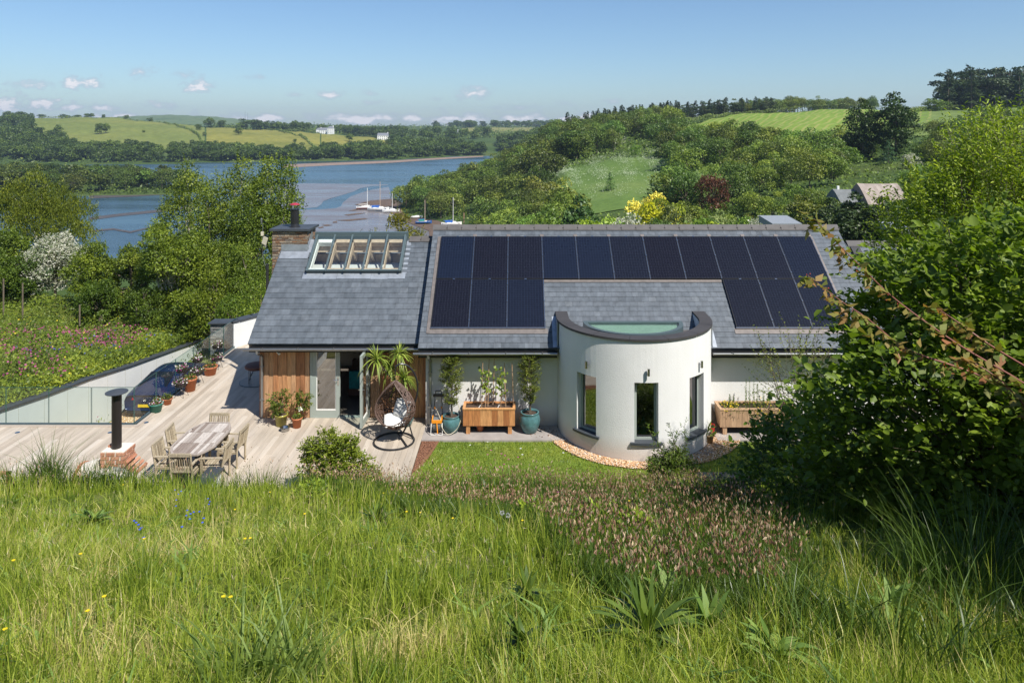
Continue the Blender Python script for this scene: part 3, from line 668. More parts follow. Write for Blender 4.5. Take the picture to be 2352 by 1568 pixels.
# garden shrubs right behind the ridge
sh = [(1270,'broad0',80,478,(1.0,1.15,.9),'mid green'),(1330,'cypress',84,448,(1.6,2.0,1.3),'upright dark green'),(1375,'bush1',76,486,(2.0,2.0,.9),'yellow green'),(1420,'bush0',74,492,(1.6,1.9,.8),'lime green'),(1452,'blossomy',78,488,None,'white flowering'),(1415,'bush1',88,478,(2.6,2.6,2.3),'pale silvery'),
      (1560,'bush0',72,488,(1.4,1.1,.7),'bronze'),(1600,'bush1',78,480,(1.1,1.3,.8),'dense green'),(1620,'bush0',70,494,(1.9,1.8,.7),'golden green'),(1690,'bush1',80,484,(1.2,1.4,.9),'loose green'),(1720,'bush0',74,490,(1.1,1.3,.9),'olive green'),(1750,'blossomy',70,494,None,'cream flowering'),(1210,'bush1',76,506,(1.9,.45,.7),'dark red'),(1245,'bush0',74,500,(1.7,1.7,.8),'fresh green'),(1300,'bush1',74,500,(2.0,1.8,.7),'yellow leaved'),(1515,'broad2',82,492,(.9,1.05,.8),'deep green'),(1655,'bush0',72,498,(1.0,1.2,1.0),'soft green')]
for x, k, Y, yt, tn, d in sh: at_px(k, x, 0, yt, f'{d} shrub just beyond the long ridge, {["left","middle","right"][0 if x<1400 else 1 if x<1600 else 2]} of the row', Y, 'shrubs beyond the long ridge', 'shrub', 'shrub', tn or (1,1,1), .85)
for i, (x, Y, yt, w_) in enumerate([(1905,66,452,1.0),(1965,62,438,1.1),(2025,60,448,1.15),(2080,62,470,1.0)]):
    at_px('cypress', x, 0, yt, ['leftmost dark conifer of the group hiding the cottage','tallest dark conifer in front of the thatched cottage','dark conifer right of the tallest one by the cottage','rightmost dark conifer beside the big shrub'][i], Y, name='conifer', tint=(1.1,1.15,.85), wid=w_)
# left bank of trees on the headland and hills
wood(-40, 470, 356, 412, 58, FAR+['broad0','broad2'], 10.5, 'dark oak on the low wooded headland across the water', 'oaks of the low headland', (.62,.66,.55), wid=1.2, wave=.12, name='oak_tree')
wood(-60, 420, 652, 800, 130, FAR, 13, 'broadleaf tree at the foot of the hill across the estuary', 'trees at the foot of the left hill', (.85,.9,.8), cond=lambda x, Y: x < 150 or Y < 655+90*(1-x/420)+25, wid=1.2, merge=True)
wood(-60, 75, 780, 1040, 40, FAR, 14, 'tree in the steep wood at the far left', 'steep wood at the far left', (.8,.88,.8), wid=1.2, merge=True)
wood(400, 760, 664, 730, 90, FAR, 12, 'shoreline tree under the buttercup field', 'shoreline trees under the buttercup field', (.85,.9,.8), wid=1.2, merge=True)
wood(740, 1060, 695, 880, 120, FAR, 13.5, 'tree on the far shore beyond the moored yachts', 'trees on the far shore', (.78,.82,.75), cond=lambda x, Y: Y < 770 or x > 900, wid=1.2, merge=True)
wood(1060, 1240, 815, 960, 46, FAR, 15, 'tree on the wooded far point at the head of the estuary', 'trees on the far point', (.78,.85,.8), cond=lambda x, Y: x > 1150 or Y < 830, wid=1.3, merge=True)
for (x, yb, yt, k, lb, w_) in [(131,311,286,'far0','dark round tree standing alone in the left hill field',1.3),(229,309,281,'far1','left half of the twin crowned tree in the hill field',1.0),(243,307,281,'far2','greyer right half of the twin crowned tree in the hill field',.9),(330,306,298,'far2','tiny tree in the upper right of the hill field',1.2),(547,311,289,'far0','round tree near the top of the buttercup field',1.2),(678,328,318,'far1','small tree low in the buttercup field',1.2),(803,326,305,'far2','oval tree in the meadow below the white villas',1.1),(455,300,284,'far1','bushy tree on the hedge between the two hill fields',1.3),(470,313,303,'far0','small tree halfway down the hedge between the hill fields',1.3)]:
    at_px(k, x, yb, yt, lb, tint=(.85,.9,.75), wid=w_)
for (x, Y, yt, k, lb, w_) in [(290,1082,263,'far2','round tree on the crest of the hill',1.2),(335,720,322,'pine0','tall flat topped pine left of the pair by the shore',1.0),(352,715,328,'pine0','tall flat topped pine right of the pair by the shore',1.0),(265,745,327,'far0','dark oak below the hill field',1.2),(480,1085,268,'far2','tree on the skyline right of the hill',1.3),(238,1085,262,'far1','pale skyline tree left of the round one',1.0),(150,1090,262,'far0','clump on the skyline above the hill field',2.4),(205,1090,259,'far2','bushy skyline clump left of the crest tree',2.0),(178,1088,263,'far1','middle skyline clump above the hill field',2.0),(95,1060,262,'far1','leftmost skyline clump over the hill field',2.2),(345,1083,270,'far0','low clump on the crest right of the round tree',1.6),(510,1080,275,'far1','skyline tree beyond the buttercup field',1.6),(560,1075,272,'far0','second skyline tree beyond the buttercup field',1.8)]:
    at_px(k, x, 0, yt, lb, Y, tint=(.75,.82,.7), wid=w_)
wood(580, 860, 1050, 1130, 34, FAR, 15, 'tree on the wooded skyline around the white villas', 'wooded skyline by the villas', (.75,.82,.75), cond=lambda x, Y: not (715 < x < 775 and Y < 1090), wid=1.2, merge=True)
wood(860, 1120, 1000, 1300, 36, FAR, 15, 'tree on the low hills behind the estuary head', 'trees behind the estuary head', (.75,.82,.78), wid=1.3, merge=True)
wood(1000, 1300, 1700, 1950, 40, FAR, 18, 'tree on the distant skyline between the shores', 'distant skyline trees', (.8,.85,.8), wid=1.5, merge=True)
build_far('far_woodland', 'far-off woods lining the opposite shore and skyline of the estuary', (.72,.80,.72))
# hedgerows
def hedge(pts, lbl, h=2.0, w=2.2, n=3000, L=.7, off=0, tint=(1,1,1)):
    rng = np.random.default_rng(len(pts)*7+int(pts[0][0])); seg = []
    P3 = []
    for (x, Y) in pts: P3.append((gx(x, Y), Y))
    P3 = np.array(P3); d = np.concatenate([[0], np.cumsum(np.linalg.norm(np.diff(P3, axis=0), axis=1))])
    s = rng.uniform(0, d[-1], n); X = np.interp(s, d, P3[:, 0]); Y = np.interp(s, d, P3[:, 1])
    hh = h*(.75+.35*np.sin(s*.05)+.2*rng.random(n)); a = rng.uniform(0, math.pi, n)
    X = X+np.cos(a)*w/2; Z = T(X, Y)+np.sin(a)*hh
    N_ = np.stack([np.cos(a), rng.normal(size=n)*.4-.5, np.sin(a)], 1)+rng.normal(size=(n, 3))*.4; D = np.cross(N_, rng.normal(size=(n, 3)))
    Ls = L*rng.uniform(.6, 1.3, n)
    o = link('hedge', leaf_mesh('hedge', np.stack([X, Y, Z], 1), D, N_, Ls, Ls*.8, np.clip(rng.random(n), 0, 1), M['leaf'])); o.color = (*tint, 1)
    tag(o, lbl, 'hedge')
hedge([(472,735),(455,860),(425,960),(375,1080)], 'hedge running down the hill between the two left fields', n=2600, L=1.2, h=3)
hedge([(737,745),(712,840),(685,930),(640,1020)], 'hedge between the buttercup field and the villa meadow', n=2000, L=1.2, h=3)
hedge([(90,1045),(200,1088),(300,1090),(420,1090),(470,1090),(600,1060),(735,1025)], 'hedge along the crest of the left hill', n=3600, L=1.3, h=3)
hedge([(1525,330),(1580,350),(1680,408),(1800,430),(1960,425),(2140,415)], 'hedge along the top of the striped field', n=6000, L=.6, h=3)
hedge([(2060,305),(2130,322),(2250,330),(2420,335)], 'hedge across the right hillside below the pines', n=3600, L=.5, h=2)
hedge([(2060,212),(2150,245),(2240,232),(2300,212)], 'lower hedge on the right hillside', n=2600, L=.4, h=1.6)
# understorey: shadowed ground cover of the woods
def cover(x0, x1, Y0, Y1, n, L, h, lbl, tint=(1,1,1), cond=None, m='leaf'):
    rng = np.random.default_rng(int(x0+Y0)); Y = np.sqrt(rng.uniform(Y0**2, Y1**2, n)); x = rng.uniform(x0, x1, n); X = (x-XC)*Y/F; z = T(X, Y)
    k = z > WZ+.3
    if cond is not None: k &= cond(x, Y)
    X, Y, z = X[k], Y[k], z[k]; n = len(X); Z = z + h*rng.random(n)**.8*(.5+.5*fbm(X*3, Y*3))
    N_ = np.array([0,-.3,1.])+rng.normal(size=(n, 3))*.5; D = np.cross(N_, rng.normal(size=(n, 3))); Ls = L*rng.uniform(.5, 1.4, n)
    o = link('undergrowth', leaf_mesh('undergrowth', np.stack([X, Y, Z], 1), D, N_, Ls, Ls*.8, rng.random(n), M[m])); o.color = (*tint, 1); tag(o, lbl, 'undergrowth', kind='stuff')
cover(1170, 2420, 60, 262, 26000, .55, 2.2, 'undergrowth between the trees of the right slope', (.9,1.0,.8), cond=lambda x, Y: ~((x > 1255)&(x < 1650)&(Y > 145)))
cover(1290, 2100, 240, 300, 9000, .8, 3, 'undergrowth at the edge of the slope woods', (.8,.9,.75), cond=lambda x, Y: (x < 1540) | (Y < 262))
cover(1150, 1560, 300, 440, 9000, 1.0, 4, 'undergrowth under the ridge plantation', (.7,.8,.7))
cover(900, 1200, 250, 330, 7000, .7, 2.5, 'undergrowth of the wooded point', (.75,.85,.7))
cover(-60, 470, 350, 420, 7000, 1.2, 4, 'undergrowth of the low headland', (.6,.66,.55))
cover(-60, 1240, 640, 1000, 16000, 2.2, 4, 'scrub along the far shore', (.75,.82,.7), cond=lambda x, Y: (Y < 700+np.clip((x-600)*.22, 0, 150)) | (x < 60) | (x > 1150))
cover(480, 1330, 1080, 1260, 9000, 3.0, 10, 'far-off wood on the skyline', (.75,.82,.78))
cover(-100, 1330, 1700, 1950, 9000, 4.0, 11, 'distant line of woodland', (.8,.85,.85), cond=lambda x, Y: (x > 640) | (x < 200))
# cow parsley
rng = np.random.default_rng(5); n = 26000; x = rng.uniform(1262, 1655, n); Y = rng.uniform(165, 258, n)
k = (fbm(x*.9, Y*1.2)+.35*rng.normal(size=n) > .05) & ((Y > 200) | (rng.random(n) < .25)); x, Y = x[k], Y[k]; X = (x-XC)*Y/F; Z = T(X, Y)+.5+rng.random(len(X))*.5; n = len(X)
N_ = np.array([0,-.2,1.])+rng.normal(size=(n, 3))*.3; D = np.cross(N_, rng.normal(size=(n, 3)))
M['parsley'] = leafmat('cow_parsley', G3((.26,.33,.18),(.44,.48,.34)), tint=False)
o = link('cow_parsley', leaf_mesh('cow_parsley', np.stack([X, Y, Z], 1), D, N_, np.full(n, .27), np.full(n, .25), rng.random(n), M['parsley'])); tag(o, 'white cow parsley flowering across the valley meadow', 'flowers', kind='stuff')

# far buildings
M['far_white'] = plain('far_white_wall', (.78,.77,.74), .8, var=.03); M['far_roof'] = plain('far_slate_roof', (.16,.17,.19), .7); M['win_dark'] = plain('dark_window', (.03,.035,.04), .2)
def cottage(x, ybase, w, d, h, rh, label, Y=None, name='house', wall='far_white', roof='far_roof', rz=0, wins=4, hip=0, chim=True):
    X, Y2, z = (hit(x, ybase, 500) if Y is None else (gx(x, Y), Y, Tz(gx(x, Y), Y)))
    e = empty(name, (X, Y2, z), label, 'house', None)
    Mx = Matrix.Translation((X, Y2, z)) @ Matrix.Rotation(rz, 4, 'Z')
    mb = MB(); mb.box(-w/2, w/2, -d/2, d/2, -2, h, Mx); wl = mb.build('wall', M[wall], e)
    mb = MB(); o_ = .25; A = [(-w/2-o_, -d/2-o_, h), (w/2+o_, -d/2-o_, h), (w/2+o_, d/2+o_, h), (-w/2-o_, d/2+o_, h), (-w/2-o_+hip, 0, h+rh), (w/2+o_-hip, 0, h+rh)]
    A = [Mx @ Vector(q) for q in A]; b_ = mb.verts(A)
    for q in ((0,1,5,4), (2,3,4,5), (1,2,5), (3,0,4), (3,2,1,0)): mb.face([b_+k for k in q])
    rf = mb.build('roof', M[roof], e)
    if chim:
        mb = MB(); mb.box(w/2-1.2, w/2-.2, -.5, .5, h+rh*.3, h+rh+1.0, Mx); mb.build('chimney', M[wall], rf)
    for fl in range(max(1, int(h//2.6))):
        for k in range(wins):
            cx = -w/2+w*(k+.5)/wins
            mb = MB(); mb.box(cx-.45, cx+.45, -d/2-.06, -d/2+.05, .9+fl*2.7, 2.2+fl*2.7, Mx); mb.build('window', M['win_dark'], wl)
    return e
cottage(745, 308, 14, 9, 6, 3.5, 'white villa with several grey hipped roofs on the skyline, left wing', 1045, 'villa', hip=3, wins=5)
cottage(760, 308, 8, 8, 8.5, 3, 'tall white villa block at the right of the skyline pair', 1040, 'villa', hip=3, wins=3)
cottage(733, 308, 7, 7, 5, 2.5, 'small white villa annexe at the left of the skyline group', 1048, 'villa', hip=2.4, wins=2)
cottage(880, 318, 14, 9, 6, 3.5, 'white house with grey roof above the far shore trees', 960, wins=5)
cottage(897, 318, 8, 6, 3.5, 2.5, 'low grey roofed outbuilding beside the white shore house', 962, wins=2)
cottage(966, 328, 14, 7, 6, 2.5, 'long white house near the far water edge', 880, wins=5)
cottage(1047, 312, 8, 6, 6, 2.5, 'small white house alone high on the far hillside', 1180, wins=3)
# radio masts on the distant down
for x in (563, 569):
    Y = 2400; mb = MB(); X = gx(x, Y); z = Tz(X, Y); mb.tube([(X,Y,z),(X,Y,z+34 if x == 563 else z+28)], [.7,.35], 5); tag(mb.build('radio_mast', M['steel']), ('taller left' if x == 563 else 'shorter right')+' thin radio mast on the distant down', 'mast')
# ------------------------------------------------------------------ the house
SN, CS = .605, .796
HOUSE = empty('house', (3, 20, 0), 'long white house with slate roofs, solar panels, cedar clad wing and curved bay', 'house')
MAIN = (18.6, 2.15); WING = (19.1, 2.11)
def RP(x, t, off, ev=MAIN): return (x, ev[0]+t*CS-off*SN, ev[1]+t*SN+off*CS)
def roofslab(mb, x0, x1, t0, t1, ev, o0=-.14, o1=-.02):
    vs = [RP(x, t, o, ev) for o in (o0, o1) for (x, t) in ((x0,t0),(x1,t0),(x1,t1),(x0,t1))]
    b = mb.verts(vs)
    for q in ((0,3,2,1),(4,5,6,7),(0,1,5,4),(1,2,6,5),(2,3,7,6),(3,0,4,7)): mb.face([b+k for k in q])
def slates(mb, x0, x1, t0, t1, ev, expo, wid, skip=None, rs=3):
    rr = random.Random(rs); n = int(round((t1-t0)/expo)); expo = (t1-t0)/n
    for i in range(n):
        ta = t0+i*expo; x = x0 - (wid*.5 if i % 2 else 0); band = rr.uniform(-.07, .07)
        while x < x1:
            w = wid*rr.choice([1, 1, 1, .85, 1.1]); xa, xb = max(x, x0), min(x+w, x1); x += w
            if xb-xa < .02: continue
            if skip and skip((xa+xb)/2, ta+expo/2): continue
            mb.rnd = min(1, max(0, rr.gauss(.5, .11)+band*.6)); g = .002; tl = .010+rr.random()*.003; sk = rr.uniform(-.0015, .0015); dt = rr.uniform(-.004, .004)
            A = RP(xa+g, ta-dt, tl+sk, ev); B = RP(xb-g, ta+dt, tl-sk, ev); C_ = RP(xb-g, ta+expo+.01, .001, ev); D_ = RP(xa+g, ta+expo+.01, .001, ev)
            A2 = RP(xa+g, ta-dt, -.012, ev); B2 = RP(xb-g, ta+dt, -.012, ev)
            mb.quad(A, B, C_, D_); mb.rnd *= .5; mb.quad(A2, B2, B, A)
# roof slopes: main range, right range, wing
RT = 4.40; RR = 3.73; RWG = 3.86
SKX0, SKX1, SKT0, SKT1 = -6.20, -3.49, 2.45, 3.86
mb = MB(); roofslab(mb, -2.61, 9.86, 0, RT, MAIN)
roof = mb.build('roof', M['slate'], HOUSE)
mb = MB(); slates(mb, -2.61, 9.86, 0, RT-.02, MAIN, .170, .205, skip=lambda x, t: x > 1.35 and x < 4.75 and t < .30)
mb.build('roof_slates', M['slate'], roof)
mb = MB(); roofslab(mb, 9.862, 15.5, 0, RR, MAIN)
roof2 = mb.build('roof', M['slate'], HOUSE); roof2['label'] = 'slightly lower right hand roof'
mb = MB(); slates(mb, 9.864, 15.5, 0, RR-.02, MAIN, .170, .205, rs=5); mb.build('roof_slates', M['slate'], roof2)
mb = MB(); roofslab(mb, -7.22, -2.62, 0, SKT0, WING); roofslab(mb, -7.22, SKX0, SKT0, RWG, WING); roofslab(mb, SKX1, -2.62, SKT0, RWG, WING)
wroof = mb.build('roof', M['slate'], HOUSE); wroof['label'] = 'wing roof of wider slates with a large rooflight'
mb = MB(); slates(mb, -7.24, -2.64, 0, RWG-.02, WING, .192, .27, skip=lambda x, t: (SKX0-.07 < x < SKX1+.07 and t > SKT0-.02) , rs=8)
mb.build('roof_slates', M['slate'], wroof)
# verge of the main roof standing above the wing, fascia under it
mb = MB()
for (o0, o1, x0, x1) in ((-.30, -.143, -2.60, -2.56),):
    roofslab(mb, x0, x1, 0.02, RT, MAIN, o0, o1)
roofslab(mb, 9.80, 9.858, RR, RT, MAIN, -.30, -.143)
mb.build('bargeboard', M['dark_metal'], roof)
# rear slopes
def rear(x0, x1, ry, rz, name='rear_roof', hole=None, span=3.9, par=None):
    mb = MB()
    def P(x, t, o): return (x, ry+t*CS+o*SN, rz-t*SN+o*CS)
    def sl(x0, x1, t0, t1):
        vs = [P(x, t, o) for o in (-.14, -.01) for (x, t) in ((x0,t0),(x1,t0),(x1,t1),(x0,t1))]
        b = mb.verts(vs)
        for q in ((0,1,2,3),(7,6,5,4),(0,4,5,1),(1,5,6,2),(2,6,7,3),(3,7,4,0)): mb.face([b+k for k in q])
    if hole:
        a0, a1, b0, b1 = hole; sl(x0, x1, 0, b0); sl(x0, a0, b0, b1); sl(a1, x1, b0, b1); sl(x0, x1, b1, span)
    else: sl(x0, x1, 0, span)
    return mb.build(name, M['slate'], HOUSE)
yr, zr = MAIN[0]+RT*CS, MAIN[1]+RT*SN
rear(-2.61, 9.86, yr, zr, span=4.3); rear(9.862, 15.5, MAIN[0]+RR*CS, MAIN[1]+RR*SN, span=3.8)
yw, zw = WING[0]+RWG*CS, WING[1]+RWG*SN
rear(-7.22, -2.62, yw, zw, hole=(SKX0+.1, SKX1-.1, .14, .74), span=3.9)
# ridge tiles
def ridge(x0, x1, y, z, par, seg=.45):
    n = max(1, int(round((x1-x0)/seg))); seg = (x1-x0)/n; mb = MB()
    for i in range(n):
        a, b = x0+i*seg+.004, x0+(i+1)*seg-.004; e = .006*(i % 2)
        pf = [(-.15, -.105), (-.13, -.07+e), (0, .045+e), (.13, -.07+e), (.15, -.105)]
        ia = mb.verts([(a, y+p, z+q) for p, q in pf]); ib = mb.verts([(b, y+p, z+q) for p, q in pf])
        mb.rnd = .5
        for j in range(4): mb.face((ia+j, ib+j, ib+j+1, ia+j+1))
        mb.face([ia+j for j in range(5)]); mb.face([ib+4-j for j in range(5)])
        mb.box(b-.012, b+.02, y-.125, y-.10, z-.07, z-.02)
    return mb.build('ridge_tiles', M['ridge'], par)
ridge(-2.63, 9.88, yr, zr+.03, roof); ridge(9.9, 15.5, MAIN[0]+RR*CS, MAIN[1]+RR*SN+.03, roof2)
ridge(SKX1+.12, -2.63, yw, zw+.03, wroof); 
# walls
WY = 18.95; TH = .3
mb = MB()
mb.box(-2.45, 1.07, WY, WY+TH, -.6, 2.22)
wall = mb.build('wall', M['render'], HOUSE)
mb = MB(); mb.box(5.03, 15.3, WY, WY+TH, -.6, 2.22)
wall_r = mb.build('wall', M['render'], HOUSE)
mb = MB(); mb.box(-2.45, -2.2, WY+TH, 24.9, -.6, 2.2); mb.box(15.0, 15.3, WY+TH, 24.9, -3, 2.2)
mb.poly([(-2.5, WY+.02, 2.0), (-2.5, yr, zr-.2), (-2.5, 25.2, 2.0)]); mb.poly([(15.29, WY+.02, 2.0), (15.29, MAIN[0]+RR*CS, MAIN[1]+RR*SN-.2), (15.29, 24.4, 2.0)])
mb.poly([(9.83, MAIN[0]+RR*CS-.3, 3.9), (9.83, yr, zr-.15), (9.83, yr+.9, zr-.9)])
mb.box(-2.2, 15.0, 24.9, 25.2, -4, 2.3)
mb.build('wall', M['render'], HOUSE)
# fascia and gutters
def gutter(x0, x1, y, z, par):
    mb = MB(); n = 10; ra = .058
    def ring(x, r): return mb.verts([(x, y-.06+r*math.cos(a), z+r*math.sin(a)) for a in [math.pi+math.pi*j/n for j in range(n+1)]])
    a = ring(x0, ra); b = ring(x1, ra); a2 = ring(x0, ra-.006); b2 = ring(x1, ra-.006)
    for j in range(n): mb.face((a+j, b+j, b+j+1, a+j+1)); mb.face((a2+j+1, b2+j+1, b2+j, a2+j))
    for r in (a, b): mb.face([r+j for j in range(n+1)])
    mb.tube([(x0, y-.06-ra, z), (x1, y-.06-ra, z)], .009, 6)
    x = x0+.5
    while x < x1: mb.box(x-.012, x+.012, y-.06-ra-.012, y-.0, z-.002, z+.012); x += .95
    return mb.build('gutter', M['zinc'], par)
gutter(-2.72, 1.02, MAIN[0]-.03, MAIN[1]-.10, HOUSE); gutter(5.06, 15.4, MAIN[0]-.03, MAIN[1]-.10, HOUSE); gutter(-7.32, -2.64, WING[0]-.03, WING[1]-.10, HOUSE)
mb = MB()
mb.box(-2.6, 1.02, MAIN[0]-.005, MAIN[0]+.02, MAIN[1]-.25, MAIN[1]-.07); mb.box(-2.6, 1.02, MAIN[0]+.02, WY-.002, MAIN[1]-.25, MAIN[1]-.235)
mb.box(5.06, 15.4, MAIN[0]-.005, MAIN[0]+.02, MAIN[1]-.25, MAIN[1]-.07); mb.box(5.06, 15.4, MAIN[0]+.02, WY-.002, MAIN[1]-.25, MAIN[1]-.235)
mb.box(-7.2, -2.63, WING[0]-.005, WING[0]+.02, WING[1]-.22, WING[1]-.07); mb.box(-7.2, -2.63, WING[0]+.02, 19.44, WING[1]-.22, WING[1]-.205)
mb.build('fascia', M['dark_metal'], HOUSE)
def downpipe(x, yg, zg, yw_, zb=.05):
    mb = MB(); mb.tube([(x, yg-.06, zg-.04), (x, yg-.06, zg-.12), (x, yw_-.06, zg-.33), (x, yw_-.06, zb)], .036, 10)
    for z in (.5, 1.4): mb.box(x-.05, x+.05, yw_-.1, yw_, z, z+.03)
    mb.build('downpipe', M['zinc'], HOUSE)
downpipe(-2.33, MAIN[0]-.03, MAIN[1]-.1, WY); downpipe(-6.95, WING[0]-.03, WING[1]-.1, 19.44)
# wing: cedar cladding
CY = 19.44
def boards(x0, x1, y, z0, z1, name='cladding', axis='x', rs=1):
    rr = random.Random(rs); mb = MB(); n = max(1, int(round((x1-x0)/.125))); w = (x1-x0)/n
    for i in range(n):
        mb.rnd = rr.random(); a, b = x0+i*w, x0+(i+1)*w; p = .018 if i % 2 else 0
        if axis == 'x': mb.box(a+.003, b-.003, y-p, y+.03, z0, z1)
        else: mb.box(y-p, y+.03, a+.003, b-.003, z0, z1)
    return mb.build(name, M['timber_clad'], HOUSE)
boards(-7.03, -5.68, CY, .0, 1.93, rs=1); boards(-4.02, -2.46, CY, .0, 1.93, rs=2)
boards(19.47, 24.9, -7.05, .0, 2.0, axis='y', rs=3)
mb = MB(); mb.box(-7.0, -5.68, CY+.03, CY+.15, -.1, 2.0); mb.box(-4.02, -2.46, CY+.03, CY+.15, -.1, 2.0); mb.box(-7.0, -6.9, CY+.15, 24.9, -.1, 2.0); mb.box(-6.9, -2.5, 24.9, 25.05, -.5, 2.0)
mb.poly([(-7.0, CY, 1.9), (-7.0, yw, zw-.2), (-7.0, 25.0, 1.9)])
mb.build('wall', M['white_paint'], HOUSE)
# interior of the wing and the bay room
M['floor_in'] = plain('indoor_floor', (.16,.13,.11), .5); M['inner'] = plain('indoor_wall', (.55,.54,.5), .9, var=.02)
mb = MB(); mb.box(-6.9, -2.5, CY+.02, 24.9, -.08, -.005); mb.box(-2.2, 15, WY+.3, 24.9, -.08, -.005); mb.box(1.3, 4.8, 17.3, WY+.3, -.08, -.006)
mb.build('floor', M['floor_in'], HOUSE)
mb = MB(); mb.box(-2.19, 14.9, 21.9, 22.0, 0, 4.2); mb.box(1.02, 1.10, WY+.31, 21.9, 0, 2.5); mb.box(5.0, 5.08, WY+.31, 21.9, 0, 2.5)
mb.build('inner_wall', M['inner'], HOUSE)
mb = MB()
for i, x in enumerate([SKX0+(SKX1-SKX0)*k/5 for k in range(1, 5)]):   # oak rafters under the rooflight
    for (ry, rz, sgn) in ((yw, zw, 1),):
        mb.rnd = R_.random(); t0, t1 = .08, 3.3; vs = []
        for o in (-.36, -.19):
            for (xx, t) in ((x-.035, t0), (x+.035, t0), (x+.035, t1), (x-.035, t1)):
                vs.append((xx, ry+sgn*t*CS+sgn*o*SN, rz-t*SN+o*CS))
        b = mb.verts(vs)
        for q in ((0,3,2,1),(4,5,6,7),(0,1,5,4),(1,2,6,5),(2,3,7,6),(3,0,4,7)): mb.face([b+k for k in q])
mb.box(-6.88, -2.6, yw-.05, yw+.05, zw-.42, zw-.20); mb.box(-6.88, -2.6, 22.68, 22.72, 3.4, 3.87); mb.box(-6.88, -2.6, yw-1.35, yw-1.2, zw-1.5, zw-1.3)
mb.build('roof_beam', M['beam'], HOUSE)
mb = MB(); mb.box(-6.9, -2.55, 21.36, 22.67, 3.58, 3.60); mb.box(-6.89, -2.55, yw+1.5, yw+1.58, 0, zw-1.4); mb.box(-6.89, -6.8, yw-2, yw+1.5, .2, zw-1.7); mb.box(-2.62, -2.55, yw-2, yw+1.5, .2, zw-1.7)
mb.build('inner_wall', M['white_paint'], HOUSE)
# rooflight on the wing: frame, glazing bars, panes
rl = MB(); o0, o1 = -.1, .13
def bar(mb, x0, x1, t0, t1, a=o0, b=o1): roofslab(mb, x0, x1, t0, t1, WING, a, b)
bar(rl, SKX0-.05, SKX0+.02, SKT0, SKT1+.1); bar(rl, SKX1-.02, SKX1+.05, SKT0, SKT1+.1)
bar(rl, SKX0+.021, SKX1-.021, SKT0, SKT0+.05); bar(rl, SKX0+.021, SKX1-.021, SKT1+.03, SKT1+.098)
rlo = rl.build('rooflight', M['blue_grey'], HOUSE)
for k in range(6):
    x = SKX0+(SKX1-SKX0)*k/5; mb = MB(); bar(mb, x-.026, x+.026, SKT0-.03, SKT1+.06, .135, .16); mb.build('glazing_bar', M['blue_grey'], rlo)
mb = MB(); z_ = RP(0, SKT1, .13, WING); mb.box(SKX0-.08, SKX1+.08, z_[1]+.0, z_[1]+.16, z_[2]+.0, z_[2]+.10)
mb.box(SKX0-.08, SKX1+.08, z_[1]-.02, z_[1]+.20, z_[2]-.16, z_[2]-.002); mb.build('rooflight_cap', M['blue_grey'], rlo)
for k in range(5):
    a = SKX0+(SKX1-SKX0)*k/5+.028; b = SKX0+(SKX1-SKX0)*(k+1)/5-.028
    mb = MB(); mb.quad(RP(a, SKT0+.05, .12, WING), RP(b, SKT0+.05, .12, WING), RP(b, SKT1+.03, .12, WING), RP(a, SKT1+.03, .12, WING)); mb.build('pane', M['glass_roof'], rlo)
    mb = MB(); bar(mb, a, b, SKT0+.051, SKT0+.10, .05, .118); bar(mb, a, a+.03, SKT0+.11, SKT1, -.12, .05); bar(mb, a, b, SKT1-.22, SKT1-.02, -.12, .05)
    mb.rnd = .6; mb.build('timber_lining', M['cushion'] if k % 5 == 0 else M['beam'], rlo)
mb = MB()
for k in range(6):
    a = SKX0-.12+(SKX1-SKX0+.3)*k/6; b = SKX0-.12+(SKX1-SKX0+.3)*(k+1)/6-.004; roofslab(mb, a, b, SKT0-.22+R_.uniform(-.01,.01), SKT0-.005, WING, .013, .018)
roofslab(mb, SKX1+.06, SKX1+.2, SKT0, SKT1-.1, WING, .001, .006)
mb.build('lead_flashing', M['lead'], rlo)
# main bedroom rooflight, vent, solar panels
def panel(i, row):
    x0 = -2.33+i*1.02; t0 = .615+row*1.668
    e = None
    mb = MB(); w, h = 1.0, 1.65
    Mx = Matrix(((1,0,0,x0), (0,CS,-SN,0), (0,SN,CS,0), (0,0,0,1)))
    p = RP(x0, t0, .055); Mx[1][3] = p[1]; Mx[2][3] = p[2]
    me = MB(); me.box(.012, w-.012, .012, h-.012, 0, .012); o = me.build('solar_panel', M['panel'], HOUSE)
    o.matrix_parent_inverse = Matrix.Identity(4); o.matrix_basis = Matrix.Translation(-HOUSE.location) @ Mx
    fr = MB(); fr.box(0, w, 0, .012, -.045, .018); fr.box(0, w, h-.012, h, -.045, .018); fr.box(0, .012, .0121, h-.0121, -.045, .018); fr.box(w-.012, w, .0121, h-.0121, -.045, .018)
    fr.build('frame', M['dark_metal'], o)
    cl = MB(); cl.box(w*.5-.03, w*.5+.03, h-.02, h+.012, .019, .026)
    if row == 0:
        cl.box(-.015, w+.02, -.03, -.0005, -.03, .012)
    for yy in (.2, .85, 1.45): cl.box(w-.004, w+.024, yy, yy+.05, .0185, .028)
    cl.box(w+.002, w+.018, 0, h, -.03, .010)
    cl.build('clamp', M['steel'], o)
for i in range(11): panel(i, 1)
for i in (0, 1, 2, 8, 9, 10): panel(i, 0)
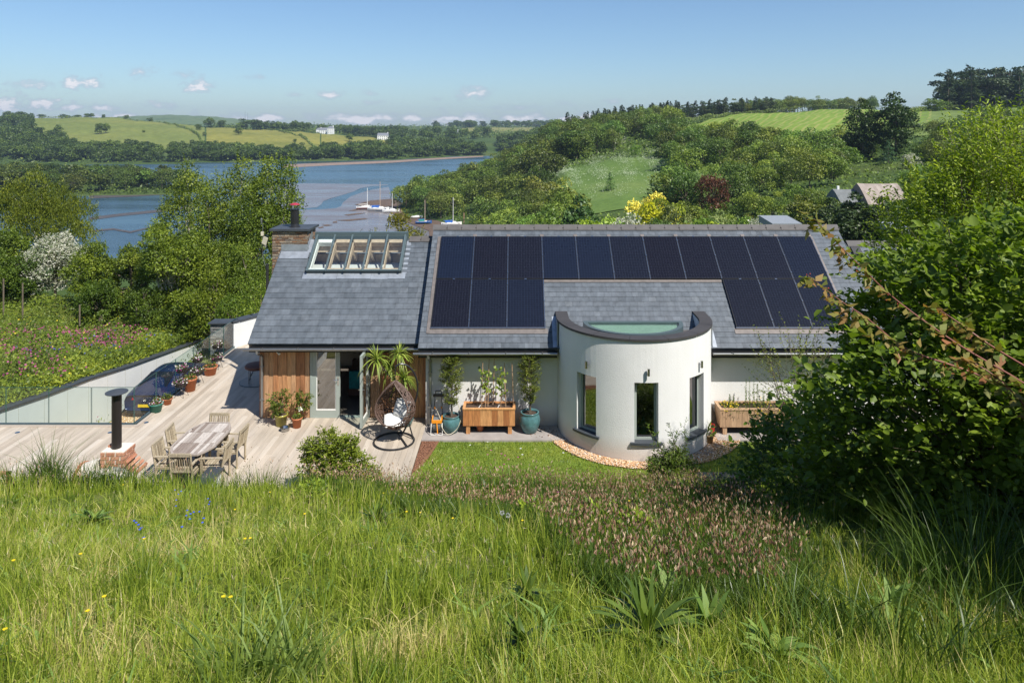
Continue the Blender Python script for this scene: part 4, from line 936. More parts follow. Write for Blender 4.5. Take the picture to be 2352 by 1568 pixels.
# tray flashing round the panels
M['tray'] = plain('brown_tray_flashing', (.16,.14,.13), .5, .3, var=.3)
mb = MB(); xr = -2.33+11*1.02
roofslab(mb, -2.40, .79, .44, .60, MAIN, .012, .022); roofslab(mb, 5.77, xr+.06, .44, .60, MAIN, .012, .022); roofslab(mb, .74, 5.8, 2.19, 2.275, MAIN, .012, .026)
roofslab(mb, -2.44, -2.345, .45, 3.97, MAIN, .012, .030); roofslab(mb, xr, xr+.07, .45, 3.97, MAIN, .012, .030)
for i in range(11): roofslab(mb, -2.33+(i+1)*1.02-.06, -2.33+(i+1)*1.02+.05, 3.96, 4.07, MAIN, .012, .024)
mb.build('tray_flashing', M['tray'], roof)
def velux(x0, x1, t0, t1, par=roof2):
    mb = MB(); roofslab(mb, x0, x1, t0, t0+.08, MAIN, .0, .08); roofslab(mb, x0, x1, t1-.1, t1, MAIN, .0, .10); roofslab(mb, x0, x0+.08, t0+.081, t1-.101, MAIN, .0, .08); roofslab(mb, x1-.08, x1, t0+.081, t1-.101, MAIN, .0, .08)
    o = mb.build('roof_window', M['dark_metal'], par); mb = MB(); mb.quad(*[RP(a, b, .06) for a, b in ((x0+.08,t0+.08),(x1-.08,t0+.08),(x1-.08,t1-.1),(x0+.08,t1-.1))]); mb.build('pane', M['panel'], o)
velux(10.6, 11.5, 2.0, 3.0)
mb = MB(); roofslab(mb, 9.93, 10.2, 3.2, 3.5, MAIN, .01, .09); mb.build('roof_vent', M['black'], roof2)

# curved bay
BC = (3.05, WY); BR_ = 2.0; BT = 2.82
WINS = [(-44, 8.6), (0, 8.2), (42, 8.6)]; ZB, ZT = .42, 1.84
def bp(a, r, z): return (BC[0]+r*math.sin(math.radians(a)), BC[1]-r*math.cos(math.radians(a)), z)
angs = set(np.linspace(-90, 90, 121).tolist())
for c, h in WINS: angs = {a for a in angs if not (c-h-1.2 < a < c+h+1.2)} | {c-h, c+h, c-h/2, c, c+h/2}
angs = sorted(angs)
mb = MB(); ri = BR_-.30
for a, b in zip(angs, angs[1:]):
    m_ = (a+b)/2; op = any(c-h < m_ < c+h for c, h in WINS)
    for z0, z1 in (((-.5, ZB), (ZT, BT)) if op else ((-.5, ZB), (ZB, ZT), (ZT, BT))):
        mb.quad(bp(a, BR_, z0), bp(b, BR_, z0), bp(b, BR_, z1), bp(a, BR_, z1)); mb.quad(bp(b, ri, z0), bp(a, ri, z0), bp(a, ri, z1), bp(b, ri, z1))
    if op: mb.quad(bp(a, BR_, ZB), bp(a, ri, ZB), bp(b, ri, ZB), bp(b, BR_, ZB)); mb.quad(bp(a, ri, ZT), bp(a, BR_, ZT), bp(b, BR_, ZT), bp(b, ri, ZT))
for c, h in WINS:
    mb.quad(bp(c-h, BR_, ZB), bp(c-h, BR_, ZT), bp(c-h, ri, ZT), bp(c-h, ri, ZB)); mb.quad(bp(c+h, ri, ZB), bp(c+h, ri, ZT), bp(c+h, BR_, ZT), bp(c+h, BR_, ZB))
# straight parapet returns to the roof
for s in (-1, 1):
    x0, x1 = sorted((BC[0]+s*BR_, BC[0]+s*ri)); mb.box(x0, x1, WY, WY+.62, -.3, BT)
bay = mb.build('bay_wall', M['render'], HOUSE)
bay['label'] = 'curved white rendered bay with three tall windows'
for p in bay.data.polygons: p.use_smooth = False
# coping
mb = MB(); ro, rn_ = BR_+.035, BR_-.29
ca = np.linspace(-90, 90, 49)
for i, (a, b) in enumerate(zip(ca, ca[1:])):
    if i % 7 == 6: b = b-.25
    q = [bp(a, ro, BT), bp(b, ro, BT), bp(b, rn_, BT), bp(a, rn_, BT)]; t_ = [(x, y, BT+.055) for x, y, z in q]
    mb.quad(*t_); mb.quad(q[0], q[1], t_[1], t_[0]); mb.quad(q[2], q[3], t_[3], t_[2]); mb.quad(q[3], q[2], q[1], q[0])
for s in (-1, 1):
    x0, x1 = sorted((BC[0]+s*ro, BC[0]+s*rn_)); mb.box(x0, x1, WY+.002, WY+.66, BT, BT+.055)
mb.build('coping', plain('dark_coping', (.050,.047,.048), .6, var=.25, scale=2), bay)
mb = MB()
for s in (-1, 1):
    x0, x1 = sorted((BC[0]+s*(BR_+.004), BC[0]+s*(BR_+.03))); mb.box(x0, x1, WY-.30, WY+.68, 2.15, BT-.02)
    x0, x1 = sorted((BC[0]+s*(rn_-.02), BC[0]+s*(BR_+.05))); mb.box(x0, x1, WY+.64, WY+.72, 2.6, BT+.07)
    x0, x1 = sorted((BC[0]+s*(BR_+.03), BC[0]+s*(BR_+.14))); roofslab(mb, x0, x1, .02, 1.0, MAIN, .014, .02)
mb.build('lead_flashing', M['lead'], bay)
# flat roof of the bay with half round rooflight
mb = MB(); pts = [bp(a, ri+.01, 0)[:2] for a in np.linspace(-90, 90, 25)] + [(BC[0]+ri, WY+.5), (BC[0]-ri, WY+.5)]
mb.prism(pts, 2.42, 2.50); mb.build('flat_roof', M['ridge'], bay)
hr = 1.30; cx, cy = 3.02, 18.78
def hp(a, r): return (cx+r*math.cos(a), cy-.86*r*math.sin(a))
mb = MB(); A_ = np.linspace(0, math.pi, 33)
ext = [hp(a, hr) for a in A_]; inn = [hp(a, hr-.11) for a in A_]
for i in range(32):
    e0, e1, i0, i1 = ext[i], ext[i+1], inn[i], inn[i+1]
    mb.quad((*e0, 2.78), (*i0, 2.78), (*i1, 2.78), (*e1, 2.78)); mb.quad((*e0, 2.5), (*e0, 2.78), (*e1, 2.78), (*e1, 2.5)); mb.quad((*i1, 2.5), (*i1, 2.78), (*i0, 2.78), (*i0, 2.5))
mb.box(cx-hr, cx+hr, cy+.002, cy+.13, 2.5, 2.781)
hro = mb.build('rooflight', M['blue_grey'], bay)
M['glass_green'] = glassmat('glass_green', (.84,.93,.88), .35, 1.35, .02)
mb = MB(); mb.prism(inn, 2.755, 2.762); mb.build('pane', M['glass_green'], hro)
mb = MB(); mb.prism([hp(a, hr-.12) for a in A_], 2.70, 2.705); mb.build('blind', plain('pale_green_blind', (.45,.53,.48), .6, var=.03), hro)
# bay windows, sills, wall lamps
for (c, h) in WINS:
    a0, a1 = c-h, c+h; r = BR_-.17
    L_ = Vector(bp(a0, r, ZB)); Rr = Vector(bp(a1, r, ZB)); ax = (Rr-L_); wd = ax.length; ax.normalize(); nx = Vector((0,0,1)).cross(ax)*-1   # outward
    if nx.dot(Vector(bp(c, 1, 0))-Vector((BC[0], BC[1], 0))) < 0: nx = -nx
    Mx = Matrix(((ax.x, nx.x*-1, 0, L_.x), (ax.y, nx.y*-1, 0, L_.y), (0, 0, 1, ZB), (0,0,0,1)))   # local x along, y inward, z up
    hgt = ZT-ZB; fr = MB(); t_ = .05
    fr.box(0, t_, -.03, .04, 0, hgt, Mx); fr.box(wd-t_, wd, -.03, .04, 0, hgt, Mx); fr.box(t_+.001, wd-t_-.001, -.03, .04, 0, .06, Mx); fr.box(t_+.001, wd-t_-.001, -.03, .04, hgt-.05, hgt, Mx)
    w_ = fr.build('window', M['grey_frame'], bay)
    pn = MB(); pn.quad(*[Mx @ Vector(q) for q in ((t_, 0, .06), (wd-t_, 0, .06), (wd-t_, 0, hgt-.05), (t_, 0, hgt-.05))]); pn.build('pane', M['glass_dark'], w_)
    sl = MB(); sa = np.linspace(a0-2.6, a1+2.6, 9)
    for a, b in zip(sa, sa[1:]):
        q = [bp(a, BR_+.06, ZB-.05), bp(b, BR_+.06, ZB-.05), bp(b, BR_-.02, ZB-.05), bp(a, BR_-.02, ZB-.05)]; tt = [(x, y, ZB+.005) for x, y, z in q]
        sl.quad(*tt); sl.quad(q[0], q[1], tt[1], tt[0]); sl.quad(q[3], q[2], q[1], q[0])
    sl.quad(bp(a0, BR_+.0, ZB+.004), bp(a1, BR_+.0, ZB+.004), bp(a1, BR_-.2, ZB+.012), bp(a0, BR_-.2, ZB+.012))
    for a in (sa[0], sa[-1]): sl.quad(bp(a, BR_-.02, ZB-.05), bp(a, BR_+.06, ZB-.05), bp(a, BR_+.06, ZB+.005), bp(a, BR_-.02, ZB+.005))
    sl.build('sill', M['slate_dark'], w_)
    p = bp(c+ (2 if c else 1), BR_+.075, 2.03); lm = MB(); lm.lathe([(.033,0),(.033,.17)], p, 14); q = bp(c+(2 if c else 1), BR_+.02, 2.1)
    lm.tube([q, (p[0], p[1], 2.1)], .02, 8); lm.build('wall_lamp', M['steel'], bay, smooth=False)

# chimney stack with stone courses
def stonework(mb, x0, x1, y0, y1, z0, z1, faces='FLR', hmin=.03, hmax=.065, rs=4, prot=.022):
    rr = random.Random(rs); z = z0
    while z < z1-.01:
        h = min(rr.uniform(hmin, hmax), z1-z)
        for f in faces:
            a0, a1 = (x0, x1) if f in 'FB' else (y0, y1); a = a0
            while a < a1-.005:
                w = min(rr.uniform(.06, .24), a1-a); 
                if a1-(a+w) < .04: w = a1-a
                mb.rnd = rr.random(); p = rr.uniform(.002, prot); g = .004; dz = rr.uniform(0, .012)
                if f == 'F': mb.box(a+g, a+w-g, y0-p, y0+.05, z+g, z+h-g-dz)
                elif f == 'B': mb.box(a+g, a+w-g, y1-.05, y1+p, z+g, z+h-g-dz)
                elif f == 'L': mb.box(x0-p, x0+.05, a+g, a+w-g, z+g, z+h-g-dz)
                else: mb.box(x1-.05, x1+p, a+g, a+w-g, z+g, z+h-g-dz)
                a += w
        z += h
M['stone_mortar'] = plain('stone_mortar', (.38,.34,.29), .95, var=.2, scale=20)
CX0, CX1, CYa, CYb = -7.50, -6.44, 21.8, 22.7
mb = MB(); mb.rnd = 0; mb.box(CX0+.02, CX1-.02, CYa+.02, CYb-.02, -.5, 4.73); chim = mb.build('chimney', M['stone_mortar'], HOUSE)
mb = MB(); stonework(mb, CX0, CX1, CYa, CYb, 3.3, 4.73, 'FLR'); stonework(mb, CX0, -7.24, CYa, CYb, .5, 3.3, 'FL', rs=9); mb.build('stonework', M['stone'], chim)
mb = MB(); mb.box(CX0-.07, CX1+.08, CYa-.08, CYb+.12, 4.735, 4.80); mb.build('chimney_cap', M['slate_dark'], chim)
fx, fy = (677-XC)*22.2/F, 22.2
mb = MB(); mb.lathe([(.17,0),(.165,.03),(.135,.05),(.125,.1),(.125,.52),(.14,.53),(.14,.56),(.11,.565)], (fx, fy, 4.80), 20)
for k in range(6): a = k*math.pi/3; mb.tube([(fx+.10*math.cos(a), fy+.10*math.sin(a), 5.36), (fx+.10*math.cos(a), fy+.10*math.sin(a), 5.5)], .007, 4)
fl = mb.build('flue', M['dark_metal'], chim)
mb = MB(); mb.lathe([(.155,0),(.15,.02),(.05,.055),(.0,.06)], (fx, fy, 5.49), 18, cap1=False); mb.build('cowl', plain('red_cowl', (.35,.03,.05), .4), fl)
mb = MB(); roofslab(mb, -7.2, CX1+.1, 3.02, 3.30, WING, .014, .022); 
mb.box(-7.22, CX1+.06, CYa-.035, CYa-.026, 3.90, 4.33)
for k in range(4): mb.box(CX1+.024, CX1+.034, CYa-.02+k*.12, CYa+.10+k*.12, 4.1+k*.09, 4.42+k*.08)
roofslab(mb, CX1+.03, CX1+.16, 3.25, 3.8, WING, .014, .02)
mb.build('lead_flashing', M['lead'], chim)
mb = MB(); mb.tube([(-7.62, 21.7, 3.75), (-7.62, 21.7, .2)], .045, 8); mb.build('soil_pipe', M['black'], HOUSE)
# aerial pole beside the chimney
mb = MB(); ax_ = -7.78; ay = 21.75
mb.tube([(ax_+.25, ay, 2.9), (ax_+.1, ay, 3.6), (ax_, ay, 4.0), (ax_, ay, 4.95)], .011, 6); mb.lathe([(.02,0),(.026,.08),(.026,.16),(.02,.18)], (ax_-.03, ay-.02, 4.95), 10)
pole = mb.build('aerial_mast', M['zinc'], HOUSE)
mb = MB(); mb.box(-.08, .08, -.015, .015, -.11, .11, Matrix.Translation((ax_+.10, ay-.1, 4.46)) @ Matrix.Rotation(.3, 4, 'Y') @ Matrix.Rotation(-.4, 4, 'Z')); mb.box(ax_-.04, ax_+.03, ay-.05, ay+.02, 4.6, 4.72); mb.box(ax_+.05, ax_+.1, ay-.05, ay+.0, 4.26, 4.36)
mb.build('antenna_panel', plain('cream_plastic', (.55,.5,.38), .5), pole)
# doors of the wing
FX0, FX1, FXH = -5.66, -4.05, -4.80
mb = MB(); zt = 1.98
mb.box(FX0, FX0+.05, CY-.01, CY+.10, 0, zt); mb.box(FX1-.05, FX1, CY-.01, CY+.10, 0, zt); mb.box(FX0+.051, FX1-.051, CY-.01, CY+.10, zt-.05, zt); mb.box(FX0+.051, FX1-.051, CY-.01, CY+.10, 0.001, .03)
dfr = mb.build('door_frame', M['grey_frame'], HOUSE)
def door_leaf(Mx, w, h, open_=False):
    mb = MB(); t_ = .115
    mb.box(0, t_, -.03, .03, 0, h, Mx); mb.box(w-t_, w, -.03, .03, 0, h, Mx); mb.box(t_+.001, w-t_-.001, -.03, .03, 0, .17, Mx); mb.box(t_+.001, w-t_-.001, -.03, .03, h-.11, h, Mx)
    d = mb.build('door', M['grey_frame'], HOUSE)
    p = MB(); p.quad(*[Mx @ Vector(q) for q in ((t_, 0, .17), (w-t_, 0, .17), (w-t_, 0, h-.11), (t_, 0, h-.11))]); p.build('pane', M['glass_dark'] if not open_ else M['glass'], d)
    s = MB(); 
    for q in ((t_, t_+.02, .17, h-.11), (w-t_-.02, w-t_, .17, h-.11)): s.box(q[0], q[1], -.012, .012, q[2], q[3], Mx)
    s.box(t_, w-t_, -.034, .012, .171, .195, Mx); s.build('glazing_bead', M['white_paint'], d)
    hd = MB(); xh = w-.05
    for sg in (-1, 1): hd.box(xh-.02, xh+.02, .03 if sg > 0 else -.036, .036 if sg > 0 else -.03, .85, 1.08, Mx); hd.tube([Mx @ Vector((xh, .03*sg, 1.0)), Mx @ Vector((xh, .075*sg, 1.0)), Mx @ Vector((xh-.11, .075*sg, 1.0))], .01, 6)
    hd.build('handle', M['steel'], d); return d
door_leaf(Matrix.Translation((FX0+.05, CY+.03, .03)), .76, zt-.085)
door_leaf(Matrix.Translation((-4.08, CY-.02, .03)) @ Matrix.Rotation(math.radians(-92), 4, 'Z'), .76, zt-.085, True)['label'] = 'glazed door leaf standing open'
# spot lamp on the cladding
mb = MB(); p = (-6.52, CY-.08, 1.80); mb.tube([(p[0], CY, p[2]+.03), (p[0], CY-.06, p[2]+.03)], .02, 8); mb.tube([(p[0]-.03, CY-.05, p[2]+.02), (p[0]+.07, CY-.13, p[2]-.03)], .032, 10); mb.build('spot_lamp', M['white_paint'], HOUSE)
# ------------------------------------------------------------------ ground round the house
def prism_poly(name, poly, z0, z1, m, kind='structure'):
    mb = MB(); mb.prism(poly, z0, z1); o = mb.build(name, m); o['kind'] = kind; return o
# near ground as one height field with steps
DX = -10.2
def MZ(X, Y):
    X = np.asarray(X, float); Y = np.asarray(Y, float)
    z = 5.2-.41*(Y-3.5)
    z = np.where(Y > 12.6, 1.47-(Y-12.6)*.55, z)
    z = z + (np.sin(X*.9+Y*.5)*.05+np.sin(X*.37-Y*.8+1)*.07+np.sin(X*2.1+Y*1.7)*.025)*np.clip((14.5-Y)/3, 0, 1)
    return z
def NG(X, Y):
    X = np.asarray(X, float); Y = np.asarray(Y, float); m_ = MZ(X, Y)
    z = np.where((X < -2.6) & (Y > 14.4), -.3, np.maximum(m_, -.06))
    back = np.where(X > DX, np.where(Y < 26.5, -.06, -.06-(Y-26.5)*.25), -.3); back = np.where((X < -2.6) & (Y < 26.5) & (X > DX), -.3, back)
    z = np.where(Y > 14.5, np.where((m_ > -.06) & (X > -2.6), m_, back), z)
    drive = (X < DX-.12) & (Y > 19.0); z = np.where(drive & (X > -16.31), -3.7+np.clip(Y-31, 0, 20)*.045, z)
    bank = np.interp(Y, [18.9, 22.2, 24.4, 26.8, 29.7, 33.85, 36.1, 39], [-.75,-.92,-1.27,-1.57,-2.05,-2.62,-2.95,-3.0])-.15+.10*np.clip(-16.3-X, 0, 11)+.06*np.sin(X*.8)*np.cos(Y*.6)
    z = np.where(drive & (X <= -16.31), bank, z); z = np.where((Y > 38) & (X < DX), np.minimum(z, -1.9-(Y-38)*.1), z)
    return z
xs = np.unique(np.concatenate([np.linspace(-60, 60, 241), [-16.3, -16.32, DX-.12, DX-.10]])); ys = np.unique(np.concatenate([np.linspace(-9, 46, 150), [18.99, 19.01, 26.5]]))
GX, GY = np.meshgrid(xs, ys); GZ = NG(GX.ravel(), GY.ravel())
far = np.clip((GY.ravel()-40)/5, 0, 1); GZ = GZ*(1-far)+(T(GX.ravel(), GY.ravel())-.05)*far
a = (np.arange(len(ys)-1)[:, None]*len(xs)+np.arange(len(xs)-1)[None]).ravel()
M['ground'] = ground_mat('meadow_ground', [(.06,.09,.018), (.13,.16,.03), (.22,.20,.08)], .5, 6)
o = link('ground', mesh_np('ground', np.stack([GX.ravel(), GY.ravel(), GZ], 1), np.stack([a, a+1, a+len(xs)+1, a+len(xs)], 1), M['ground'], smooth=False)); o['kind'] = 'structure'
# deck boards
rr = random.Random(3); mb = MB(); bw = .142; x = -24.0
while x < -2.46:
    xb = min(x+bw, -2.45); y = 14.3; yend = 19.0 if x < DX else (27.6 if x < -7.06 else 19.43)
    while y < yend-.05:
        l = rr.uniform(2.2, 4.2); y1 = min(y+l, yend); y1 = yend if yend-y1 < .5 else y1
        mb.rnd = min(1, max(0, rr.gauss(.45, .22))); mb.box(x+.002, xb-.002, y+.001, y1-.001, -.03, -.001+rr.uniform(0, .002)); y = y1
    x += bw
deck = mb.build('deck', M['deck']); deck['kind'] = 'structure'
mb = MB(); mb.box(-24, DX, 14.3, 18.97, -.5, -.035); mb.box(DX, -7.06, 14.3, 27.6, -.5, -.036); mb.box(-7.05, -2.46, 14.3, 19.42, -.5, -.037)
o = mb.build('deck_base', M['grey_frame']); o['kind'] = 'structure'
mb = MB(); mb.box(-24, DX-.02, 18.7, 18.96, -4, -.5); mb.box(DX, DX+.25, 18.98, 27.6, -4, -.501); o = mb.build('lower_wall', M['render_wall']); o['kind'] = 'structure'
# patio strip, lawn, gravel
prism_poly('patio', [(-2.449, 18.05), (1.3, 18.05), (1.5, 17.55), (1.9, 17.7), (1.2, 18.94), (-2.449, 18.94)], -.05, .004, M['concrete'])
prism_poly('patio', [(5.05, 18.05), (12, 18.05), (12, 18.94), (5.05, 18.94)], -.05, .004, M['concrete'])
M['lawn'] = ground_mat('lawn', [(.10,.15,.025), (.14,.20,.035), (.19,.21,.05)], .9, 9, bmp=.2)
mb = MB(); mb.quad((-2.44,14.0,-.045), (12,14.0,-.045), (12,18.9,-.045), (-2.44,18.9,-.045)); o = mb.build('lawn', M['lawn']); o['kind'] = 'structure'
prism_poly('mulch_bed', [(-2.44, 16.4), (-2.28, 16.7), (-2.12, 17.3), (-2.0, 18.04), (-2.44, 18.04)], -.06, -.02, M['bark_mulch'])
def scatter_bits(name, pts, z, size, m, rs, kind='stuff', label=None, flatness=.5):
    rng = np.random.default_rng(rs); n = len(pts); base = np.array([(1,0,0),(-1,0,0),(0,1,0),(0,-1,0),(0,0,1),(0,0,-1)], float); fc = np.array([(0,2,4),(2,1,4),(1,3,4),(3,0,4),(2,0,5),(1,2,5),(3,1,5),(0,3,5)])
    a = rng.uniform(0, 6.28, n); s = size*rng.uniform(.55, 1.3, n); sc = np.stack([s, s*rng.uniform(.5, .9, n), s*flatness], 1)
    v = base[None]*sc[:, None]*rng.uniform(.8, 1.2, (n, 6, 1)); c, sn = np.cos(a)[:, None], np.sin(a)[:, None]
    V = np.stack([v[..., 0]*c-v[..., 1]*sn, v[..., 0]*sn+v[..., 1]*c, v[..., 2]], -1) + np.stack([pts[:, 0], pts[:, 1], z], -1)[:, None]
    Fc = (fc[None]+6*np.arange(n)[:, None, None]).reshape(-1, 3)
    o = link(name, mesh_np(name, V.reshape(-1, 3), Fc, m, np.repeat(rng.random(n), 8), smooth=False)); tag(o, label, None, kind=kind); 
    if label: o['category'] = name.replace('_', ' ')
    return o
n = 9000; a = RG.uniform(-92, 80, n); r = BR_+.03+RG.random(n)**1.2*np.where(a < 20, .34, .34+.35*np.clip((a-20)/50, 0, 1)); P = np.stack([BC[0]+r*np.sin(np.radians(a)), BC[1]-r*np.cos(np.radians(a))], 1)
scatter_bits('gravel', P, -.02+RG.random(n)*.02, .020, M['gravel'], 3, label='orange and white pebbles laid round the foot of the curved bay')
mb = MB(); A_ = np.linspace(-92, 80, 40)
for p, q in zip(A_, A_[1:]):
    w1 = .36 if p < 20 else .36+.35*min(1, (p-20)/50); w2 = .36 if q < 20 else .36+.35*min(1, (q-20)/50)
    mb.quad(bp(p, BR_-.1, -.035), bp(p, BR_+w1, -.035), bp(q, BR_+w2, -.035), bp(q, BR_-.1, -.035))
o = mb.build('gravel_bed', plain('gravel_sand', (.40,.24,.12), .95, var=.4, scale=40)); o['kind'] = 'structure'
n = 1500; P = np.stack([RG.uniform(-2.42, -1.8, n), RG.uniform(16.3, 18.0, n)], 1); P = P[P[:, 0] < -2.44+(P[:, 1]-16.3)*.25]
scatter_bits('bark_chips', P, np.full(len(P), -.012), .022, M['bark_mulch'], 4, label='brown bark chips beside the deck edge')
mb = MB(); mb.rnd = .5; mb.quad((-16.05,24,-3.69), (DX-.1,24,-3.69), (DX-.1,31,-3.69), (-16.05,31,-3.69)); o = mb.build('driveway', plain('drive_gravel', (.50,.36,.20), .95, var=.35, scale=30, bmp=.5)); o['kind'] = 'structure'
n = 5000; P = np.stack([RG.uniform(-16.0, -13.5, n), RG.uniform(26.5, 30, n)], 1)
scatter_bits('drive_pebbles', P, np.full(n, -3.68), .03, M['gravel'], 5, label='golden pebbles on the drive behind the parked car')

# white retaining wall with slate coping
TP = [(18.9, -.75), (22.2, -.92), (24.4, -1.27), (26.8, -1.57), (29.7, -2.05), (33.85, -2.62), (36.1, -2.95)]
e = empty('garden_wall', (-16.2, 28, -3.7), 'long white rendered retaining wall with dark slate coping beside the drive', 'wall')
mb = MB(); mc_ = MB(); pts = [(-16.1, y, z) for y, z in TP] + [(gx(500, 37.5), 37.6, -3.05), (gx(530, 37.0), 37.9, -3.05)]
pts[-1] = (-14.6, 37.9, -3.05); pts[-2] = (-15.6, 37.4, -3.02)
for (x0, y0, z0), (x1, y1, z1) in zip(pts, pts[1:]):
    d = Vector((x1-x0, y1-y0, 0)).normalized(); nl = Vector((-d.y, d.x, 0))*.26
    for B in (0,):
        a, b = Vector((x0, y0, z0)), Vector((x1, y1, z1)); lo = Vector((0,0,-5))
        mb.quad((a.x, a.y, -4.6), (a.x, a.y, z0), (b.x, b.y, z1), (b.x, b.y, -4.6)); mb.quad(a+nl+Vector((0,0,-2)), b+nl+Vector((0,0,-2)), b+nl, a+nl); mb.quad(a, a+nl, b+nl, b)
    o_ = -nl*.2; a, b = Vector((x0, y0, z0+.003))+o_, Vector((x1, y1, z1+.003))+o_; up = Vector((0,0,.05)); w_ = nl*1.5
    mc_.quad(a+up, b+up, b+up+w_, a+up+w_); mc_.quad(a, b, b+up, a+up); mc_.quad(a+w_, a+w_+up, b+w_+up, b+w_); mc_.quad(a, a+w_, b+w_, b)
mb.build('wall_face', M['render_wall'], e); mc_.build('coping', M['slate_dark'], e)
mb = MB()
y = 20.5
while y < 35: mb.box(-16.099, -16.09, y, y+.012, -4.4, float(np.interp(y, *zip(*TP)))-.05); y += 1.25
mb.build('wall_joint', plain('joint_stain', (.42,.42,.38), .9), e)
# curved wall and stone pier at the far deck corner
e = empty('curved_wall', (-9.5, 26, 0), 'curved white wall with slate coping and a grey stone end at the far corner of the deck', 'wall')
cw = [(-10.25, 25.55), (-10.05, 25.75), (-9.7, 26.3), (-9.2, 26.8), (-8.5, 27.15), (-7.2, 27.3)]
mb = MB(); mc_ = MB()
for (x0, y0), (x1, y1) in zip(cw, cw[1:]):
    d = Vector((x1-x0, y1-y0, 0)).normalized(); nl = Vector((-d.y, d.x, 0))*.3; a, b = Vector((x0, y0, -.3)), Vector((x1, y1, -.3)); up = Vector((0,0,1.2))
    mb.quad(a, b, b+up, a+up); mb.quad(b+nl, a+nl, a+nl+up, b+nl+up)
    a = a+up-nl*.15; b = b+up-nl*.15; w_ = nl*1.3; u2 = Vector((0,0,.05)); mc_.quad(a+u2, b+u2, b+u2+w_, a+u2+w_); mc_.quad(a, b, b+u2, a+u2); mc_.quad(b+w_, a+w_, a+w_+u2, b+w_+u2)
mc_.prism([(-11.0, 25.32), (-10.22, 25.32), (-10.2, 25.9), (-11.0, 25.9)], .90, .952)
mb.build('wall_face', M['render_wall'], e); mc_.build('coping', M['slate_dark'], e)
mb = MB(); mb.box(-10.92, -10.27, 25.42, 25.85, -3.5, .895); mb.build('pier_core', M['stone_mortar'], e)
mb = MB(); stonework(mb, -10.94, -10.40, 25.40, 25.85, -1.0, .895, 'FL', rs=12); mb.build('stonework', M['stone_grey'], e)
mb = MB(); stonework(mb, -10.40, -10.24, 25.38, 25.85, -.02, .895, 'FR', rs=13); q = mb.build('stonework', M['stone'], e); q['label'] = 'rusty brown stone corner'

# glass balustrades
def balustrade(pts_list, label, axis):
    p0 = pts_list[0]; e = empty('glass_balustrade', (p0[0], p0[1], 0), label, 'balustrade', None)
    mb = MB()
    for (x0, y0), (x1, y1) in zip(pts_list, pts_list[1:]):
        d = Vector((x1-x0, y1-y0, 0)); L = d.length; d.normalize(); nl = Vector((-d.y, d.x, 0))*.006
        a = Vector((x0, y0, 0))+d*.010; b = Vector((x1, y1, 0))-d*.010
        g = MB(); g.cur = 0; up = Vector((0,0,1.0)); z0 = Vector((0,0,.03))
        g.quad(a+z0, b+z0, b+up, a+up); p = g.build('pane', M['glass'], e)
        ed = MB(); ed.tube([a+up, b+up], .007, 4); 
        for q in (a, b): ed.tube([q+z0, q+up], .007, 4)
        ed.build('glass_edge', M['glass_edge'], p)
    (xa, ya), (xb, yb) = pts_list[0], pts_list[-1]
    if axis == 'x': mb.box(xa, xb, ya-.03, ya+.03, -.02, .05)
    else: mb.box(xa-.03, xa+.03, ya+.031, yb, -.02, .05)
    mb.build('base_channel', M['blue_grey'], e); return e
xsb = [-10.2-1.135*k for k in range(13)][::-1]
balustrade([(x, 18.97) for x in xsb], 'clear glass balustrade along the near left edge of the deck', 'x')
balustrade([(-10.2, 18.97+k*1.15) for k in range(7)], 'clear glass balustrade running back beside the potted plants', 'y')
mb = MB(); mb.box(-24, DX+.16, 18.84, 18.93, -.03, .02); mb.box(DX+.07, DX+.16, 18.931, 25.4, -.03, .02); o = mb.build('deck_edge_trim', M['pale_wood'] if False else plain('trim', (.40,.34,.28), .7)); o['kind'] = 'structure'
# recessed deck lights
for lb, (x, y) in [('nearest the far balustrade corner', (336, 970)), ('beside the tall oven flue', (253, 993)), ('furthest left on the deck', (40, 993))]:
    Yd = gY(y); mb = MB(); X = gx(x, Yd); mb.lathe([(.055, -.02), (.06, .006), (.04, .008)], (X, Yd, 0), 16); tag(mb.build('deck_light', M['steel']), f'small round recessed deck light {lb}', 'deck light', 'recessed deck lights')

